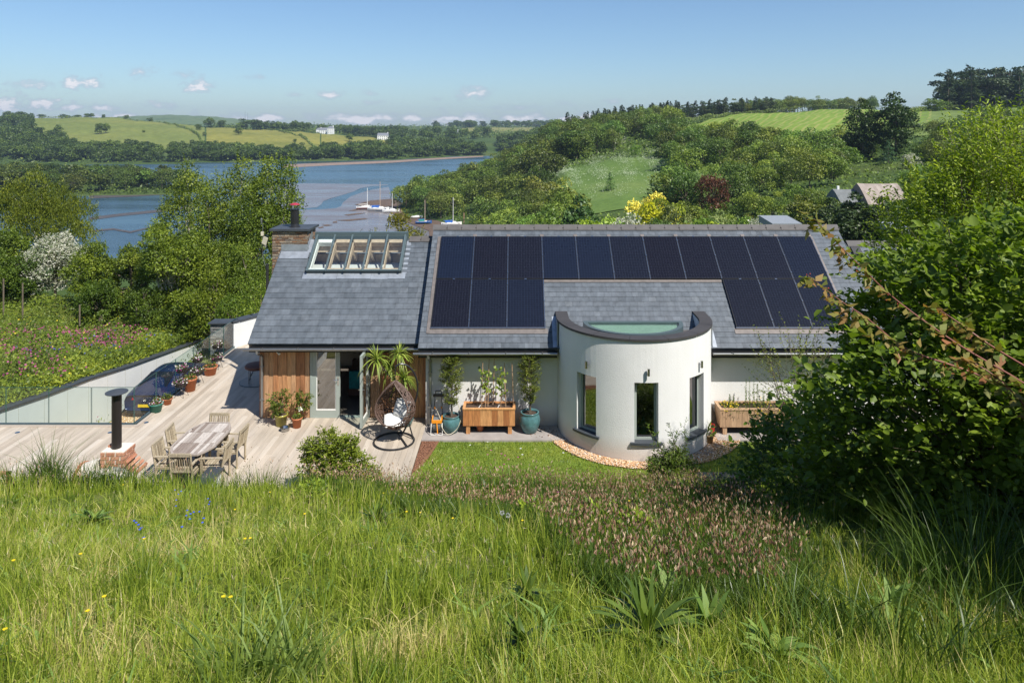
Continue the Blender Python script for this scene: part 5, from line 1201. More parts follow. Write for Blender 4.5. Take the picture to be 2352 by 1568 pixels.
# parked car (local: x right, y forward, origin at rear bottom centre)
def car(loc):
    e = empty('parked_car', loc, 'dark blue coupe parked on the drive behind the glass balustrade, seen from its rear', 'car')
    bm = M.setdefault('car', plain('car_blue_paint', (.012,.025,.075), .18, .3, var=.02))
    X0, Y0, Z0 = loc
    secs = [ # y, [(half width, z) outline from bottom to top]
      (0.0, [(.70,.32),(.80,.42),(.82,.70),(.74,.86),(.60,.92)]), (.12, [(.84,.28),(.90,.45),(.90,.72),(.80,.93),(.62,.99)]),
      (.55, [(.88,.25),(.92,.5),(.915,.78),(.80,.98),(.60,1.08)]), (1.2, [(.88,.25),(.91,.5),(.90,.82),(.76,1.08),(.56,1.30)]), (1.9, [(.87,.25),(.90,.5),(.885,.86),(.68,1.25),(.52,1.39)]),
      (2.6, [(.87,.25),(.90,.5),(.885,.86),(.67,1.27),(.52,1.40)]), (3.3, [(.88,.25),(.91,.5),(.885,.84),(.74,1.06),(.58,1.18)]), (3.8, [(.88,.25),(.91,.5),(.87,.78),(.78,.90),(.6,.95)]),
      (4.4, [(.84,.26),(.87,.45),(.80,.66),(.65,.76),(.5,.79)]), (4.65, [(.66,.3),(.68,.42),(.62,.52),(.5,.6),(.4,.62)])]
    mb = MB(); rings = []
    for y, ol in secs:
        pts = [(X0+w, Y0+y, Z0+z) for w, z in ol] + [(X0-w, Y0+y, Z0+z) for w, z in reversed(ol)]; rings.append(mb.verts(pts))
    m_ = 10
    for a, b in zip(rings, rings[1:]):
        for j in range(m_): mb.face((a+j, a+(j+1) % m_, b+(j+1) % m_, b+j))
    mb.face([rings[0]+j for j in range(m_)]); mb.face([rings[-1]+j for j in reversed(range(m_))])
    body = mb.build('body', bm, e, smooth=True); md = body.modifiers.new('sub', 'SUBSURF'); md.levels = 2; md.render_levels = 2
    def strip(name, secsi, j0, j1, off, m):
        mb = MB()
        for (y, ol), (y2, ol2) in zip(secsi, secsi[1:]):
            for s in (-1, 1):
                a, b = ol[j0], ol[j1]; c, d = ol2[j1], ol2[j0]
                q = [(X0+s*(a[0]+off), Y0+y, Z0+a[1]), (X0+s*(b[0]+off), Y0+y, Z0+b[1]), (X0+s*(c[0]+off), Y0+y2, Z0+c[1]), (X0+s*(d[0]+off), Y0+y2, Z0+d[1])]
                mb.quad(*(q if s > 0 else q[::-1]))
        return mb.build(name, m, e)
    gl = plain('car_glass', (.01,.012,.015), .05)
    side = [(y, [(w-.0, z) for w, z in ol]) for y, ol in secs[3:7]]
    strip('side_window', [(y, [(ol[2][0]-.035, ol[2][1]+.03), (ol[3][0]+.0, ol[3][1]-.04)]) for y, ol in secs[3:7]], 0, 1, .012, gl)
    mb = MB(); mb.quad((X0-.60,Y0+.58,Z0+1.075),(X0+.60,Y0+.58,Z0+1.075),(X0+.50,Y0+1.5,Z0+1.365),(X0-.50,Y0+1.5,Z0+1.365)); mb.build('rear_window', gl, e)
    red = plain('tail_light', (.45,.01,.01), .15)
    for s in (-1, 1):
        mb = MB(); xa, xb = sorted((X0+s*.40, X0+s*.86)); pts = [(X0+s*.42, Y0-.0, Z0+.76), (X0+s*.80, Y0+.10, Z0+.72), (X0+s*.87, Y0+.30, Z0+.80), (X0+s*.80, Y0+.16, Z0+.86), (X0+s*.5, Y0+.03, Z0+.84)]
        pts = [(a, b-.035, c) for a, b, c in pts]; mb.poly(pts if s > 0 else pts[::-1]); q = [(a, b+.08, c) for a, b, c in pts]
        for k in range(5): mb.quad(pts[k], pts[(k+1) % 5], q[(k+1) % 5], q[k])
        mb.build('tail_light', red, e)
    mb = MB(); mb.box(X0-.26, X0+.26, Y0-.03, Y0-.015, Z0+.46, Z0+.57); mb.build('number_plate', plain('plate_yellow', (.75,.50,.02), .5), e)
    mb = MB(); mb.tube([(X0+.055*math.cos(t), Y0-.02, Z0+.74+.055*math.sin(t)) for t in np.linspace(0, 6.28, 17)[:-1]], .007, 5, closed=True)
    for t in (90, 210, 330): mb.tube([(X0, Y0-.02, Z0+.74), (X0+.055*math.cos(math.radians(t)), Y0-.02, Z0+.74+.055*math.sin(math.radians(t)))], .006, 4)
    mb.build('badge', M['steel'], e)
    mb = MB(); mb.box(X0-.72, X0+.72, Y0+.02, Y0+.3, Z0+.2, Z0+.36); mb.build('rear_bumper', M['black'], e)
    for (wx, wy) in ((-.78, .95), (.78, .95), (-.78, 3.65), (.78, 3.65)):
        mb = MB(); mb.tube([(X0+wx-.1, Y0+wy, Z0+.32), (X0+wx+.11*np.sign(wx)+(0), Y0+wy, Z0+.32)], .32, 20); w_ = mb.build('wheel', M['black'], e)
        mb = MB(); mb.tube([(X0+wx+.10*np.sign(wx), Y0+wy, Z0+.32), (X0+wx+.125*np.sign(wx), Y0+wy, Z0+.32)], .21, 16); mb.build('rim', M['steel'], w_)
    return e
car((-14.85, 28.4, -3.69))

# garden table and chairs
def garden_table(loc):
    e = empty('garden_table', loc, 'long weathered grey wooden dining table with clipped corners on the deck', 'table')
    mb = MB(); L, Wt = 1.72, 1.0; X0, Y0, _ = loc
    def hw(y): t = abs(y)/(L/2); return Wt/2*(1 if t < .45 else 1-.42*((t-.45)/.55)**1.5)
    y = -L/2
    for (ya, yb) in ((-L/2+.06, -.29), (-.28, .28), (.29, L/2-.06)):
        n = 12
        for k in range(n):
            xa, xb = -Wt/2+Wt*k/n, -Wt/2+Wt*(k+1)/n; c = (xa+xb)/2
            a, b = ya, yb
            while hw(a) < abs(c)+.03 and a < b: a += .02
            while hw(b) < abs(c)+.03 and b > a: b -= .02
            if b-a < .05: continue
            mb.rnd = R_.random(); mb.box(X0+xa+.003, X0+xb-.003, Y0+a+.003, Y0+b-.003, .72, .745)
    mb.build('table_top', M['teak_top'], e)
    mb = MB(); ol = [(hw(y), y) for y in np.linspace(-L/2, L/2, 25)]
    ol = ol+[(-a, b) for a, b in reversed(ol)]; n = len(ol)
    for k in range(n):
        (a, b), (c, d) = ol[k], ol[(k+1) % n]; sc = .90; mb.rnd = .5
        p = [(X0+a, Y0+b), (X0+c, Y0+d), (X0+c*sc, Y0+d*.94), (X0+a*sc, Y0+b*.94)]
        mb.quad(*[(u, v, .747) for u, v in p]); mb.quad((*p[0], .71), (*p[1], .71), (*p[1], .747), (*p[0], .747)); mb.quad((*p[3], .71), (*p[2], .71), (*p[1], .71), (*p[0], .71))
    mb.build('table_edge', M['teak_top'], e)
    for sx in (-1, 1):
        for sy in (-1, 1): mb = MB(); mb.rnd = .3; mb.box(X0+sx*.30-.035, X0+sx*.30+.035, Y0+sy*.62-.035, Y0+sy*.62+.035, 0, .71); mb.build('leg', M['teak'], e)
    mb = MB(); mb.rnd = .2; mb.box(X0-.26, X0+.26, Y0-.64, Y0-.60, .6, .7); mb.box(X0-.26, X0+.26, Y0+.60, Y0+.64, .6, .7); mb.box(X0-.02, X0+.02, Y0-.6, Y0+.6, .62, .7); mb.build('apron', M['teak'], e)
garden_table((-7.31, 16.5, 0))
def make_chair():   # local, seat facing +y, back at -y
    e = empty('garden_chair', (0,0,0), '', 'chair', 'wooden armchairs round the garden table')
    w, d = .54, .50
    for sx in (-1, 1):
        mb = MB(); mb.rnd = .4; x = sx*(w/2-.025); mb.box(x-.025, x+.025, d/2-.05, d/2, 0, .64); mb.build('leg', M['teak'], e)
        mb = MB(); mb.rnd = .5; mb.tube([(x, -d/2-.0, 0), (x, -d/2, .42), (x, -d/2-.09, .92)], .028, 4); mb.build('leg', M['teak'], e)
        mb = MB(); mb.rnd = .7; mb.box(x-.032, x+.032, -d/2-.03, d/2+.03, .641, .667); mb.build('arm', M['teak'], e)
        mb = MB(); mb.rnd = .4; mb.box(x-.018, x+.018, -d/2+.03, d/2-.052, .36, .41); mb.build('side_rail', M['teak'], e)
    mb = MB()
    for k in range(7): mb.rnd = R_.random(); y = -d/2+.03+k*(d-.03)/7; mb.box(-w/2+.052, w/2-.052, y, y+.05, .415, .437)
    mb.rnd = .4; mb.box(-w/2+.052, w/2-.052, d/2-.04, d/2-.01, .35, .41); mb.build('seat', M['teak'], e)
    mb = MB()
    def bk(z): return -d/2-.09*max(0, (z-.42))/.5
    n = 8
    for k in range(n):
        x = -w/2+.075+(w-.15)*k/(n-1); mb.rnd = R_.random()*.8; mb.tube([(x, bk(.50)+.01, .50), (x, bk(.88)+.01, .88)], .016, 4)
    mb.rnd = .6; mb.box(-w/2+.03, w/2-.03, bk(.9)-.015, bk(.9)+.025, .865, .94); mb.box(-w/2+.04, w/2-.04, bk(.5)-.01, bk(.5)+.025, .47, .52)
    mb.build('backrest', M['teak'], e); return e
CHS = [(-7.29, 15.70, 0, 'wooden armchair at the near end of the table, its slatted back to the meadow'), (-7.35, 17.28, 180, 'wooden armchair at the far end of the table'),
       (-7.80, 16.05, -90, 'wooden armchair on the left side of the table, nearer the meadow'), (-7.90, 16.85, -84, 'wooden armchair on the left side of the table, farther from the meadow'),
       (-6.78, 15.98, 92, 'wooden armchair on the right side of the table, nearer the meadow'), (-6.74, 16.78, 88, 'wooden armchair on the right side of the table, farther from the meadow')]
proto_ch = make_chair()
for i, (x, y, a, lb) in enumerate(CHS):
    c = proto_ch if i == 0 else copy_tree(proto_ch); c.location = (x, y, 0.003); c.rotation_euler = (0, 0, math.radians(a)); c.scale = (.93,)*3; c['label'] = lb

# brick oven with flue
ox, oy = gx(268, 15.3), 15.3
e = empty('pizza_oven', (ox, oy, 0), 'brick and rubble outdoor oven with a tall black flue at the deck edge', 'oven')
mb = MB(); mb.lathe([(.098, 0), (.098, 1.12)], (ox, oy, 1.06), 24); fl = mb.build('flue', plain('oven_flue', (.018,.014,.013), .45), e, smooth=False)
mb = MB(); mb.lathe([(.02,.05),(.22,.0),(.225,.012),(.02,.06)], (ox, oy, 2.23), 28); 
for k in range(4): a = .4+k*math.pi/2; mb.tube([(ox+.085*math.cos(a), oy+.085*math.sin(a), 2.17), (ox+.085*math.cos(a), oy+.085*math.sin(a), 2.25)], .008, 4)
mb.build('flue_cap', M['slate_dark'], fl)
mb = MB(); mb.box(ox-.22, ox+.26, oy-.2, oy+.25, .45, 1.045); 
mb.build('brick_core', M['mortar'], e)
mb = MB(); z = .72; rw = 0
while z < 1.02:
    x = ox-.235 - (.1 if rw % 2 else 0)
    while x < ox+.27:
        a, b = max(x, ox-.235), min(x+.2, ox+.275); 
        if b-a > .03: mb.rnd = R_.random(); mb.box(a+.009, b-.009, oy-.215, oy-.1, z, z+.062)
        x += .215
    y = oy-.2 - (.1 if rw % 2 else 0)
    while y < oy+.25:
        a, b = max(y, oy-.2), min(y+.2, oy+.25)
        if b-a > .03: mb.rnd = R_.random(); mb.box(ox+.15, ox+.275, a+.009, b-.009, z, z+.062)
        y += .215
    z += .082; rw += 1
for k in range(4): mb.rnd = R_.random(); t = k*.075; Mx = Matrix.Translation((ox+.30+t*1.0, oy-.02, .80-t*.85)) @ Matrix.Rotation(math.radians(40), 4, 'Y'); mb.box(-.03, .03, -.2, .2, -.05, .05, Mx)
mb.box(ox-.2, ox-.02, oy+.02, oy+.22, 1.046, 1.085)
mb.build('bricks', M['brick'], e)
mb = MB(); mb.tube([(ox-.25, oy-.05, .55), (ox-.72, oy-.02, .40)], .30, 18); 
mb.lathe([(.62,0),(.60,.3),(.48,.5),(.25,.62),(.0,.66)], (ox+.02, oy-.5, .12), 20, cap1=False)
mb.build('dome', M['mortar'], e)
mb = MB(); Mx = None
for k in range(13):
    a = math.pi*k/12; mb.rnd = R_.random(); cx_, cz_ = ox-.72, .38; mb.box(cx_-.04, cx_+.04, oy-.02+.32*math.cos(a)-.035, oy-.02+.32*math.cos(a)+.035, cz_+.32*math.sin(a)-.032, cz_+.32*math.sin(a)+.032)
mb.build('brick_arch', M['brick'], e)
mb = MB(); rr = random.Random(8)
for k in range(60):
    a = rr.uniform(0, 6.28); h = rr.uniform(0, 1); r = .62*math.cos(h*1.2)+.0; p = Vector((ox+.02+r*math.cos(a), oy-.5+r*math.sin(a), .14+.62*math.sin(h*1.35))); nl = (p-Vector((ox+.02, oy-.5, .1))).normalized(); q = nl.to_track_quat('Z', 'Y').to_matrix().to_4x4(); mb.rnd = rr.random()
    s = rr.uniform(.07, .13); pts = [(s*math.cos(t)*rr.uniform(.7, 1.1), s*math.sin(t)*rr.uniform(.7, 1.1)) for t in np.linspace(0, 6.28, 7)[:-1]]; mb.prism(pts, -.03, .022, Matrix.Translation(p) @ q)
mb.build('rubble_stones', M['stone_grey'], e)
mb = MB(); mb.box(ox-1.4, ox+.7, oy-1.0, oy-.25, -.2, .30); mb.build('oven_base', M['mortar'], e)
# low planter wall with slate coping beside the table
e = empty('planter_wall', (-7.2, 15.0, 0), 'low raised planter with dark slate coping and white sides in front of the garden table', 'wall')
xa, xb = gx(478, 15.2), gx(522, 15.6)
mb = MB(); mb.box(-8.1, -6.55, 14.72, 14.95, -.2, .36); mb.box(-6.78, -6.55, 14.951, 15.75, -.2, .36); mb.box(-6.78, -6.55, 13.6, 14.719, -.2, .36); mb.build('wall_face', M['render_wall'], e)
mb = MB(); mb.box(-8.15, -6.50, 14.66, 15.0, .362, .41); mb.box(-6.84, -6.50, 15.001, 15.8, .362, .41); mb.box(-6.84, -6.50, 13.6, 14.659, .362, .41); mb.build('coping', M['slate_dark'], e)
mb = MB(); mb.box(-8.1, -6.79, 13.6, 14.7, -.2, .25); mb.build('soil', M['gravel'], e)
mb = MB(); mb.lathe([(.06,0),(.08,.012),(.075,.03),(.02,.045)], (gx(416, 14.85), 14.85, .41), 6); tag(mb.build('terracotta_tile', M['terracotta']), 'small hexagonal terracotta dish on the slate coping by the table', 'dish')
# stone seat and brick trellis stump at far left
e = empty('rubble_wall', (-10.6, 15.0, 0), 'low pale rubble wall with a red brick lattice at the far left edge of the deck', 'wall')
mb = MB(); mb.box(-12.2, -10.0, 14.55, 15.0, -.2, .32); mb.build('wall_face', M['mortar'], e)
mb = MB()
for k in range(120):
    mb.rnd = .3+.7*R_.random(); x = R_.uniform(-12.2, -10.1); y = R_.uniform(14.5, 15.0); s = R_.uniform(.03, .07); mb.prism([(x+s*math.cos(t)*R_.uniform(.7,1.1), y+s*math.sin(t)*R_.uniform(.7,1.1)) for t in np.linspace(0, 6.28, 7)[:-1]], .28, .33+R_.random()*.05)
mb.build('rubble_stones', plain('pale_rubble', (.55,.5,.44), .9, var=.25, scale=9), e)
mb = MB(); 
for z in (.36, .60): mb.rnd = .6; mb.box(-12.0, -10.72, 15.02, 15.1, z, z+.05)
for k in range(8): mb.tube([(-12.0+k*.17, 15.06, .4), (-11.92+k*.17, 15.06, .6)], .014, 4); mb.tube([(-11.92+k*.17, 15.06, .6), (-11.83+k*.17, 15.06, .4)], .014, 4)
mb.box(-10.78, -10.72, 15.02, 15.1, .30, .65); mb.build('brick_lattice', M['brick'], e)
# low wall with slate top at the right of the lawn
e = empty('low_wall', (gx(1655, 15.9), 15.9, 0), 'short block wall with a dark slate top at the edge of the lawn below the big shrub', 'wall')
xa, xb = gx(1604, 15.8), gx(1710, 15.8)
mb = MB(); mb.box(xa, xb, 15.65, 15.9, -.3, .16); mb.build('wall_face', M['stone_grey'], e); mb = MB(); mb.box(xa-.03, xb+.03, 15.6, 15.95, .162, .21); mb.build('coping', M['slate_dark'], e)
mb = MB(); mb.box(gx(1400, 15.4), gx(1530, 15.4), 15.3, 15.5, -.3, -.0); o = mb.build('low_wall', M['slate_dark']); tag(o, 'strip of dark slate edging half hidden by the meadow below the bay', 'wall')

# hanging egg chair
cx, cy = -3.12, 17.95
e = empty('egg_chair', (cx, cy, 0), 'brown rattan hanging egg chair with white cushions on a curved black stand', 'hanging chair')
mb = MB(); mb.tube([(cx+.50*math.cos(t), cy+.5*math.sin(t), .025) for t in np.linspace(0, 2*math.pi, 41)[:-1]], .024, 8, closed=True)
mb.tube([(cx-.0, cy+.5, .03), (cx+.38, cy-.32, .03)], .02, 8)
mb.build('base_ring', M['dark_metal'], e)
ex, ey, ez = -3.10, 18.02, .82
mb = MB(); P0 = Vector((cx+.30, cy+.22, .03))
st = [(.12, .1, .03), (.30, .22, .35), (.46, .25, .8), (.56, .25, 1.2), (.52, .22, 1.55), (.36, .18, 1.82), (.16, .12, 1.92), (.02, .08, 1.86)]
def cr(P, n=6):
    P = [Vector(p) for p in P]; out = []
    for i in range(len(P)-1):
        p0, p1, p2, p3 = P[max(i-1,0)], P[i], P[i+1], P[min(i+2, len(P)-1)]
        for k in range(n):
            t = k/n; out.append(.5*((2*p1)+(-p0+p2)*t+(2*p0-5*p1+4*p2-p3)*t*t+(-p0+3*p1-3*p2+p3)*t**3))
    return out+[P[-1]]
mb.tube(cr([(cx+a, cy+b, c) for a, b, c in st]), .023, 8); mb.tube([(cx+.46, cy+.15, .03), (cx+.33, cy+.22, .42)], .018, 6); mb.tube([(cx+.02, cy+.08, 1.86), (ex+.0, ey+.0, 1.62)], .010, 5); mb.build('stand', M['dark_metal'], e)
def egg(u, v, s=1.0):  # u angle round, v 0 bottom..1 top
    r = .50*math.sin(math.pi*min(1, v)**.78)**.75*(1 if v < .5 else 1-.15*(v-.5)); return (ex+r*math.cos(u)*s, ey+r*.86*math.sin(u)*s, .30+1.22*v)
FRONT = math.radians(-108)   # opening faces the camera, a little left
def inopen(u, v):
    d = (u-FRONT+math.pi) % (2*math.pi)-math.pi; return (d/(1.12))**2+((v-.56)/.40)**2 < 1
mb = MB(); rr = random.Random(4)
ribs = 26
for k in range(ribs):
    u = 2*math.pi*k/ribs; run = []
    for j in range(41):
        v = j/40
        if inopen(u, v):
            if len(run) > 1: mb.tube(run, .010, 4, cap=False)
            run = []
        else: run.append(egg(u, v))
    if len(run) > 1: mb.tube(run, .010, 4, cap=False)
for j in range(360):   # random weave strands
    v0 = rr.uniform(.04, .97); u0 = rr.uniform(0, 6.28); du = rr.uniform(.5, 1.4)*rr.choice([-1, 1]); dv = rr.uniform(-.28, .28); run = []
    for k in range(12):
        u, v = u0+du*k/11, min(.98, max(.02, v0+dv*k/11+.02*math.sin(k)))
        if inopen(u, v): 
            if len(run) > 1: mb.tube(run, .010, 3, cap=False)
            run = []
        else: run.append(egg(u, v))
    if len(run) > 1: mb.tube(run, .010, 3, cap=False)
mb.build('rattan_shell', M['rattan'], e)
mb = MB(); mb.tube([egg(FRONT+1.12*math.cos(t), .56+.40*math.sin(t), 1.01) for t in np.linspace(0, 2*math.pi, 49)[:-1]], .014, 6, closed=True); mb.build('rim', M['rattan'], e)
def pillow(c, sx, sy, sz, Mr, name, par, m=None):
    mb = MB(); n = 14; V = []
    for i in range(n+1):
        for j in range(n+1):
            a, b = 2*i/n-1, 2*j/n-1; h = ((1-a**4)*(1-b**4))**.6; k = 1-.10*(a*a+b*b)*0; V.append((a*sx*(1-.06*b*b), b*sy*(1-.06*a*a), h*sz))
    for s in (1, -1):
        b0 = mb.verts([Mr @ Vector((x, y, z*s*(1 if s > 0 else .5))) + Vector(c) for x, y, z in V])
        for i in range(n):
            for j in range(n):
                q = (b0+i*(n+1)+j, b0+(i+1)*(n+1)+j, b0+(i+1)*(n+1)+j+1, b0+i*(n+1)+j+1); mb.face(q if s > 0 else q[::-1])
    return mb.build(name, m or M['cushion'], par, smooth=True)
pillow((ex-.01, ey+.0, .53), .27, .24, .08, Matrix.Rotation(math.radians(20), 3, 'X') @ Matrix.Rotation(.2, 3, 'Z'), 'seat_cushion', e)
m, t, b = mat('patterned_cushion'); vo = nn(t, 'ShaderNodeTexVoronoi', feature='DISTANCE_TO_EDGE'); vo.inputs['Scale'].default_value = 22; tcn = nn(t, 'ShaderNodeTexCoord'); t.links.new(tcn.outputs['Object'], vo.inputs[0])
t.links.new(ramp(t, vo.outputs['Distance'], [(.06, (.25,.25,.24)), (.12, (.72,.71,.68))]), b.inputs['Base Color']); b.inputs['Roughness'].default_value = .9
pillow((ex+.16, ey+.06, .80), .23, .23, .08, Matrix.Rotation(math.radians(-25), 3, 'Z') @ Matrix.Rotation(math.radians(62), 3, 'X'), 'back_cushion', e, m)
# ------------------------------------------------------------------ pots, planters, small things
def leaves_obj(name, P, D, N_, L, Wr, m, par=None, tint=None, rnd=None, rs=1, fix=True, wide=.45, six=False):
    L = np.asarray(L); n = len(P); rng = np.random.default_rng(rs); rnd = rng.random(n) if rnd is None else rnd
    o = link(name, leaf6_mesh(name, P, D, N_, L, L*Wr, rnd, m) if six else leaf_mesh(name, P, D, N_, L, L*Wr, rnd, m, wide=wide), par, fix)
    if tint: o.color = (*tint, 1)
    return o
def sprays(rng, O, Dr, length, nper, L, spread=.35, curve=-.25):
    """leaves set alternately along short twigs starting at O in direction Dr"""
    n = len(O); s = np.tile(np.linspace(.1, 1, nper), n); O2 = np.repeat(O, nper, 0); D2 = np.repeat(nrm(Dr), nper, 0); Lg = np.repeat(length, nper)
    P = O2 + D2*(s*Lg)[:, None] + np.array([0,0,1.])*(curve*s**2*Lg)[:, None]
    side = nrm(np.cross(D2, np.array([0,0,1.])+rng.normal(size=D2.shape)*.3)); sg = np.tile(np.where(np.arange(nper) % 2, 1., -1.), n)[:, None]
    D = nrm(side*sg*.8 + D2*.65 + rng.normal(size=P.shape)*spread); N_ = nrm(np.array([0,0,1.])+rng.normal(size=P.shape)*.45)
    return P, D, N_, L*rng.uniform(.6, 1.25, len(P)), np.repeat(rng.random(n), nper)*.5+rng.random(len(P))*.5
def pot(name, x, y, z, r, h, m, label, group=None, cat='plant pot', rim=.012, belly=0, taper=.72, par=None, soil=True):
    e = empty(name, (x, y, z), label, cat, group)
    mb = MB()
    if belly: pf = [(r*.62,0),(r*.78,h*.08),(r*1.02,h*.45),(r*1.06,h*.62),(r*.96,h*.84),(r*.84,h*.93),(r*.93,h*.97),(r*.93,h),(r*.80,h),(r*.78,h*.9)]
    else: pf = [(r*taper,0),(r*.95,h*.84),(r*1.04,h*.845),(r*1.05,h),(r*.93,h),(r*.90,h*.88)]
    mb.lathe(pf, (x, y, z), 26, cap1=False); p = mb.build('pot', m, e, smooth=False)
    for q in p.data.polygons: q.use_smooth = True
    mb = MB(); mb.lathe([(.001, h*.9), (r*.89 if not belly else r*.79, h*.89)], (x, y, z), 16, cap0=False, cap1=False); mb.build('soil', M['soil'], e)
    return e
def plant_blob(e, x, y, z, r, h, n, L, name='plant', m='leaf_near', tint=(1,1,1), rs=3, flowers=None):
    rng = np.random.default_rng(rs); d = nrm(rng.normal(size=(n, 3))); d[:, 2] = np.abs(d[:, 2]); rr = rng.random(n)**.4
    P = np.stack([x+d[:, 0]*r*rr, y+d[:, 1]*r*rr, z+d[:, 2]*h*rr], 1); D = d+rng.normal(size=(n, 3))*.5; N_ = np.array([0,0,1.])+rng.normal(size=(n, 3))*.5
    o = leaves_obj(name, P, D, N_, L*rng.uniform(.6, 1.3, n), .5, M[m], e, tint, rs=rs)
    if flowers:
        for k, (col, nf, fs) in enumerate(flowers):
            i = rng.choice(n, nf); mm = M.setdefault('fl%s' % (col,), leafmat('petals', [tuple(c*.8 for c in col), col], tint=False)); NF = np.array([0,-.6,.8])+rng.normal(size=(nf, 3))*.3
            leaves_obj('flowers', P[i]*1.0+d[i]*.02, np.cross(NF, rng.normal(size=(nf, 3))), NF, np.full(nf, fs), .95, mm, e, rs=rs+k)
    return o
# wooden planters
def planter(x0, x1, y0, y1, ztop, zb, m, label, soilz=-.06):
    e = empty('planter_box', ((x0+x1)/2, (y0+y1)/2, 0), label, 'planter')
    mb = MB(); n = max(3, round((x1-x0)/.148)); w = (x1-x0)/n
    for k in range(n):
        for yy in ((y0, y0+.022), (y1-.022, y1)): mb.rnd = R_.random(); mb.box(x0+k*w+.002, x0+(k+1)*w-.002, yy[0], yy[1], zb, ztop-.035)
    n = max(2, round((y1-y0)/.148)); w = (y1-y0-.05)/n
    for k in range(n):
        for xx in ((x0+.001, x0+.023), (x1-.023, x1-.001)): mb.rnd = R_.random(); mb.box(xx[0], xx[1], y0+.024+k*w+.002, y0+.024+(k+1)*w-.002, zb, ztop-.035)
    mb.build('side_boards', m, e)
    mb = MB(); mb.rnd = .9; mb.box(x0-.01, x1+.01, y0-.012, y0+.06, ztop-.034, ztop); mb.rnd = .6; mb.box(x0-.01, x1+.01, y1-.06, y1+.012, ztop-.034, ztop); mb.rnd = .8
    mb.box(x0-.01, x0+.06, y0+.061, y1-.061, ztop-.034, ztop); mb.box(x1-.06, x1+.01, y0+.061, y1-.061, ztop-.034, ztop); mb.build('rim', m, e)
    for sx in (x0+.08, x1-.18):
        for sy in (y0+.02, y1-.12): mb = MB(); mb.rnd = .7; mb.box(sx, sx+.10, sy, sy+.10, 0.005, zb-.001); mb.build('leg', m, e)
    mb = MB(); mb.box(x0+.03, x1-.03, y0+.03, y1-.03, zb+.02, ztop+soilz); mb.build('soil', M['soil'], e)
    return e
P1 = planter(-1.42, -.08, 18.38, 18.86, .67, .22, M['new_wood'], 'orange new timber raised planter on legs with bean plants and canes, left of the bay')
# canes and bean plants: each a thing growing in the planter
cn = [(.35,-.05,1.45),(.47,.08,1.5),(.57,.12,1.5),(.82,.05,1.38),(.97,-.02,1.42),(.68,.0,.95),(.22,.05,.62)]
for k, (fx_, dy, hz) in enumerate(cn[:5]):
    x = -1.42+1.34*fx_; mb = MB(); mb.tube([(x, 18.62+dy*.6, .6), (x+(.03 if k < 3 else -.04), 18.66+dy, .6+hz*.82)], .011, 5)
    o = mb.build('cane', M['pale_wood']); tag(o, ['leftmost bamboo cane in the raised planter','second bamboo cane from the left in the planter','tallest middle bamboo cane in the planter','fourth bamboo cane, behind the right bean plant','rightmost bamboo cane in the planter'][k], 'cane', 'bamboo canes in the planter')
for k, (fx_, w_, zt) in enumerate([(.42,.10,1.5),(.72,.12,1.55)]):
    x = -1.42+1.34*fx_; e = empty('bean_plant', (x, 18.6, .6), ['bean plant climbing the left canes of the raised planter','bean plant with broad bright leaves on the right canes of the planter'][k], 'plant', 'bean plants in the planter')
    mb = MB(); mb.tube([(x, 18.6, .6), (x+.02, 18.6, 1.0), (x, 18.62, 1.4)], .012, 5); mb.build('stem', M['pale_wood'], e)
    rng = np.random.default_rng(k); n = 62; P = np.stack([x+rng.normal(size=n)*w_*.75, 18.58+rng.normal(size=n)*.06, rng.uniform(.98, zt+.1, n)], 1); N_ = np.array([0,-1,.7])+rng.normal(size=(n, 3))*.4
    leaves_obj('leaves', P, np.cross(N_, rng.normal(size=(n, 3)))+np.array([0,0,-.6]), N_, rng.uniform(.05, .11, n), .85, M['leaf_near'], e, (1.25,1.3,1.0))
for k, x in enumerate((-1.05, -.55)): mb = MB(); mb.box(-.012, .012, -.002, .002, 0, .14, Matrix.Translation((x, 18.50, .6)) @ Matrix.Rotation(.5 if k else .6, 4, 'Y')); tag(mb.build('plant_label', M['white_paint']), ['left white plant marker in the raised planter','right white plant marker in the raised planter'][k], 'plant label', 'white plant markers')
P2 = planter(gx(1648, 18.6), gx(1648, 18.6)+2.0, 18.35, 18.88, .67, .20, M['pale_wood'], 'pale weathered timber planter with yellow flowers and lavender, right of the bay')
x0 = gx(1648, 18.6)
rng = np.random.default_rng(8)
e = empty('yellow_flowers', (x0+.6, 18.6, .6), 'low yellow flowering plants spilling over the right planter', 'flowers'); plant_blob(e, x0+.35, 18.55, .6, .36, .16, 420, .04, name='leaves', tint=(1.0,1.1,.8), rs=4, flowers=[((.80,.55,.02), 60, .035)])
plant_blob(e, x0+1.2, 18.55, .6, .5, .18, 420, .04, name='leaves', tint=(1.0,1.1,.8), rs=5, flowers=[((.80,.55,.02), 40, .035)])
for k, (dx, hh) in enumerate([(.32,.34),(.42,.28),(.75,.75),(.84,.80),(.95,.72),(1.05,.62),(1.2,.5)]):
    n = 150; rng = np.random.default_rng(k+70); s = rng.random(n); a = rng.uniform(0, 6.28, n); P = np.stack([x0+dx+.0*s, 18.62+.0*s, .6+hh*s], 1); D = np.stack([np.cos(a), np.sin(a), .9+0*a], 1)
    o = leaves_obj('lavender', P, D, np.array([0,0,1.])+rng.normal(size=(n, 3))*.4, np.full(n, .05)*(1.2-s*.6), .25, M['leaf'], None, (1.0,1.1,1.6)); tag(o, ['short grey lavender spike at the left of the right planter','shortest lavender spike beside the left one','tall rosemary like spike, first of the tall ones','tallest spike in the middle of the right planter','third tall spike in the right planter','medium spike right of the tall ones','rightmost spike, near the shrub'][k], 'plant', 'upright spiky plants in the right planter')
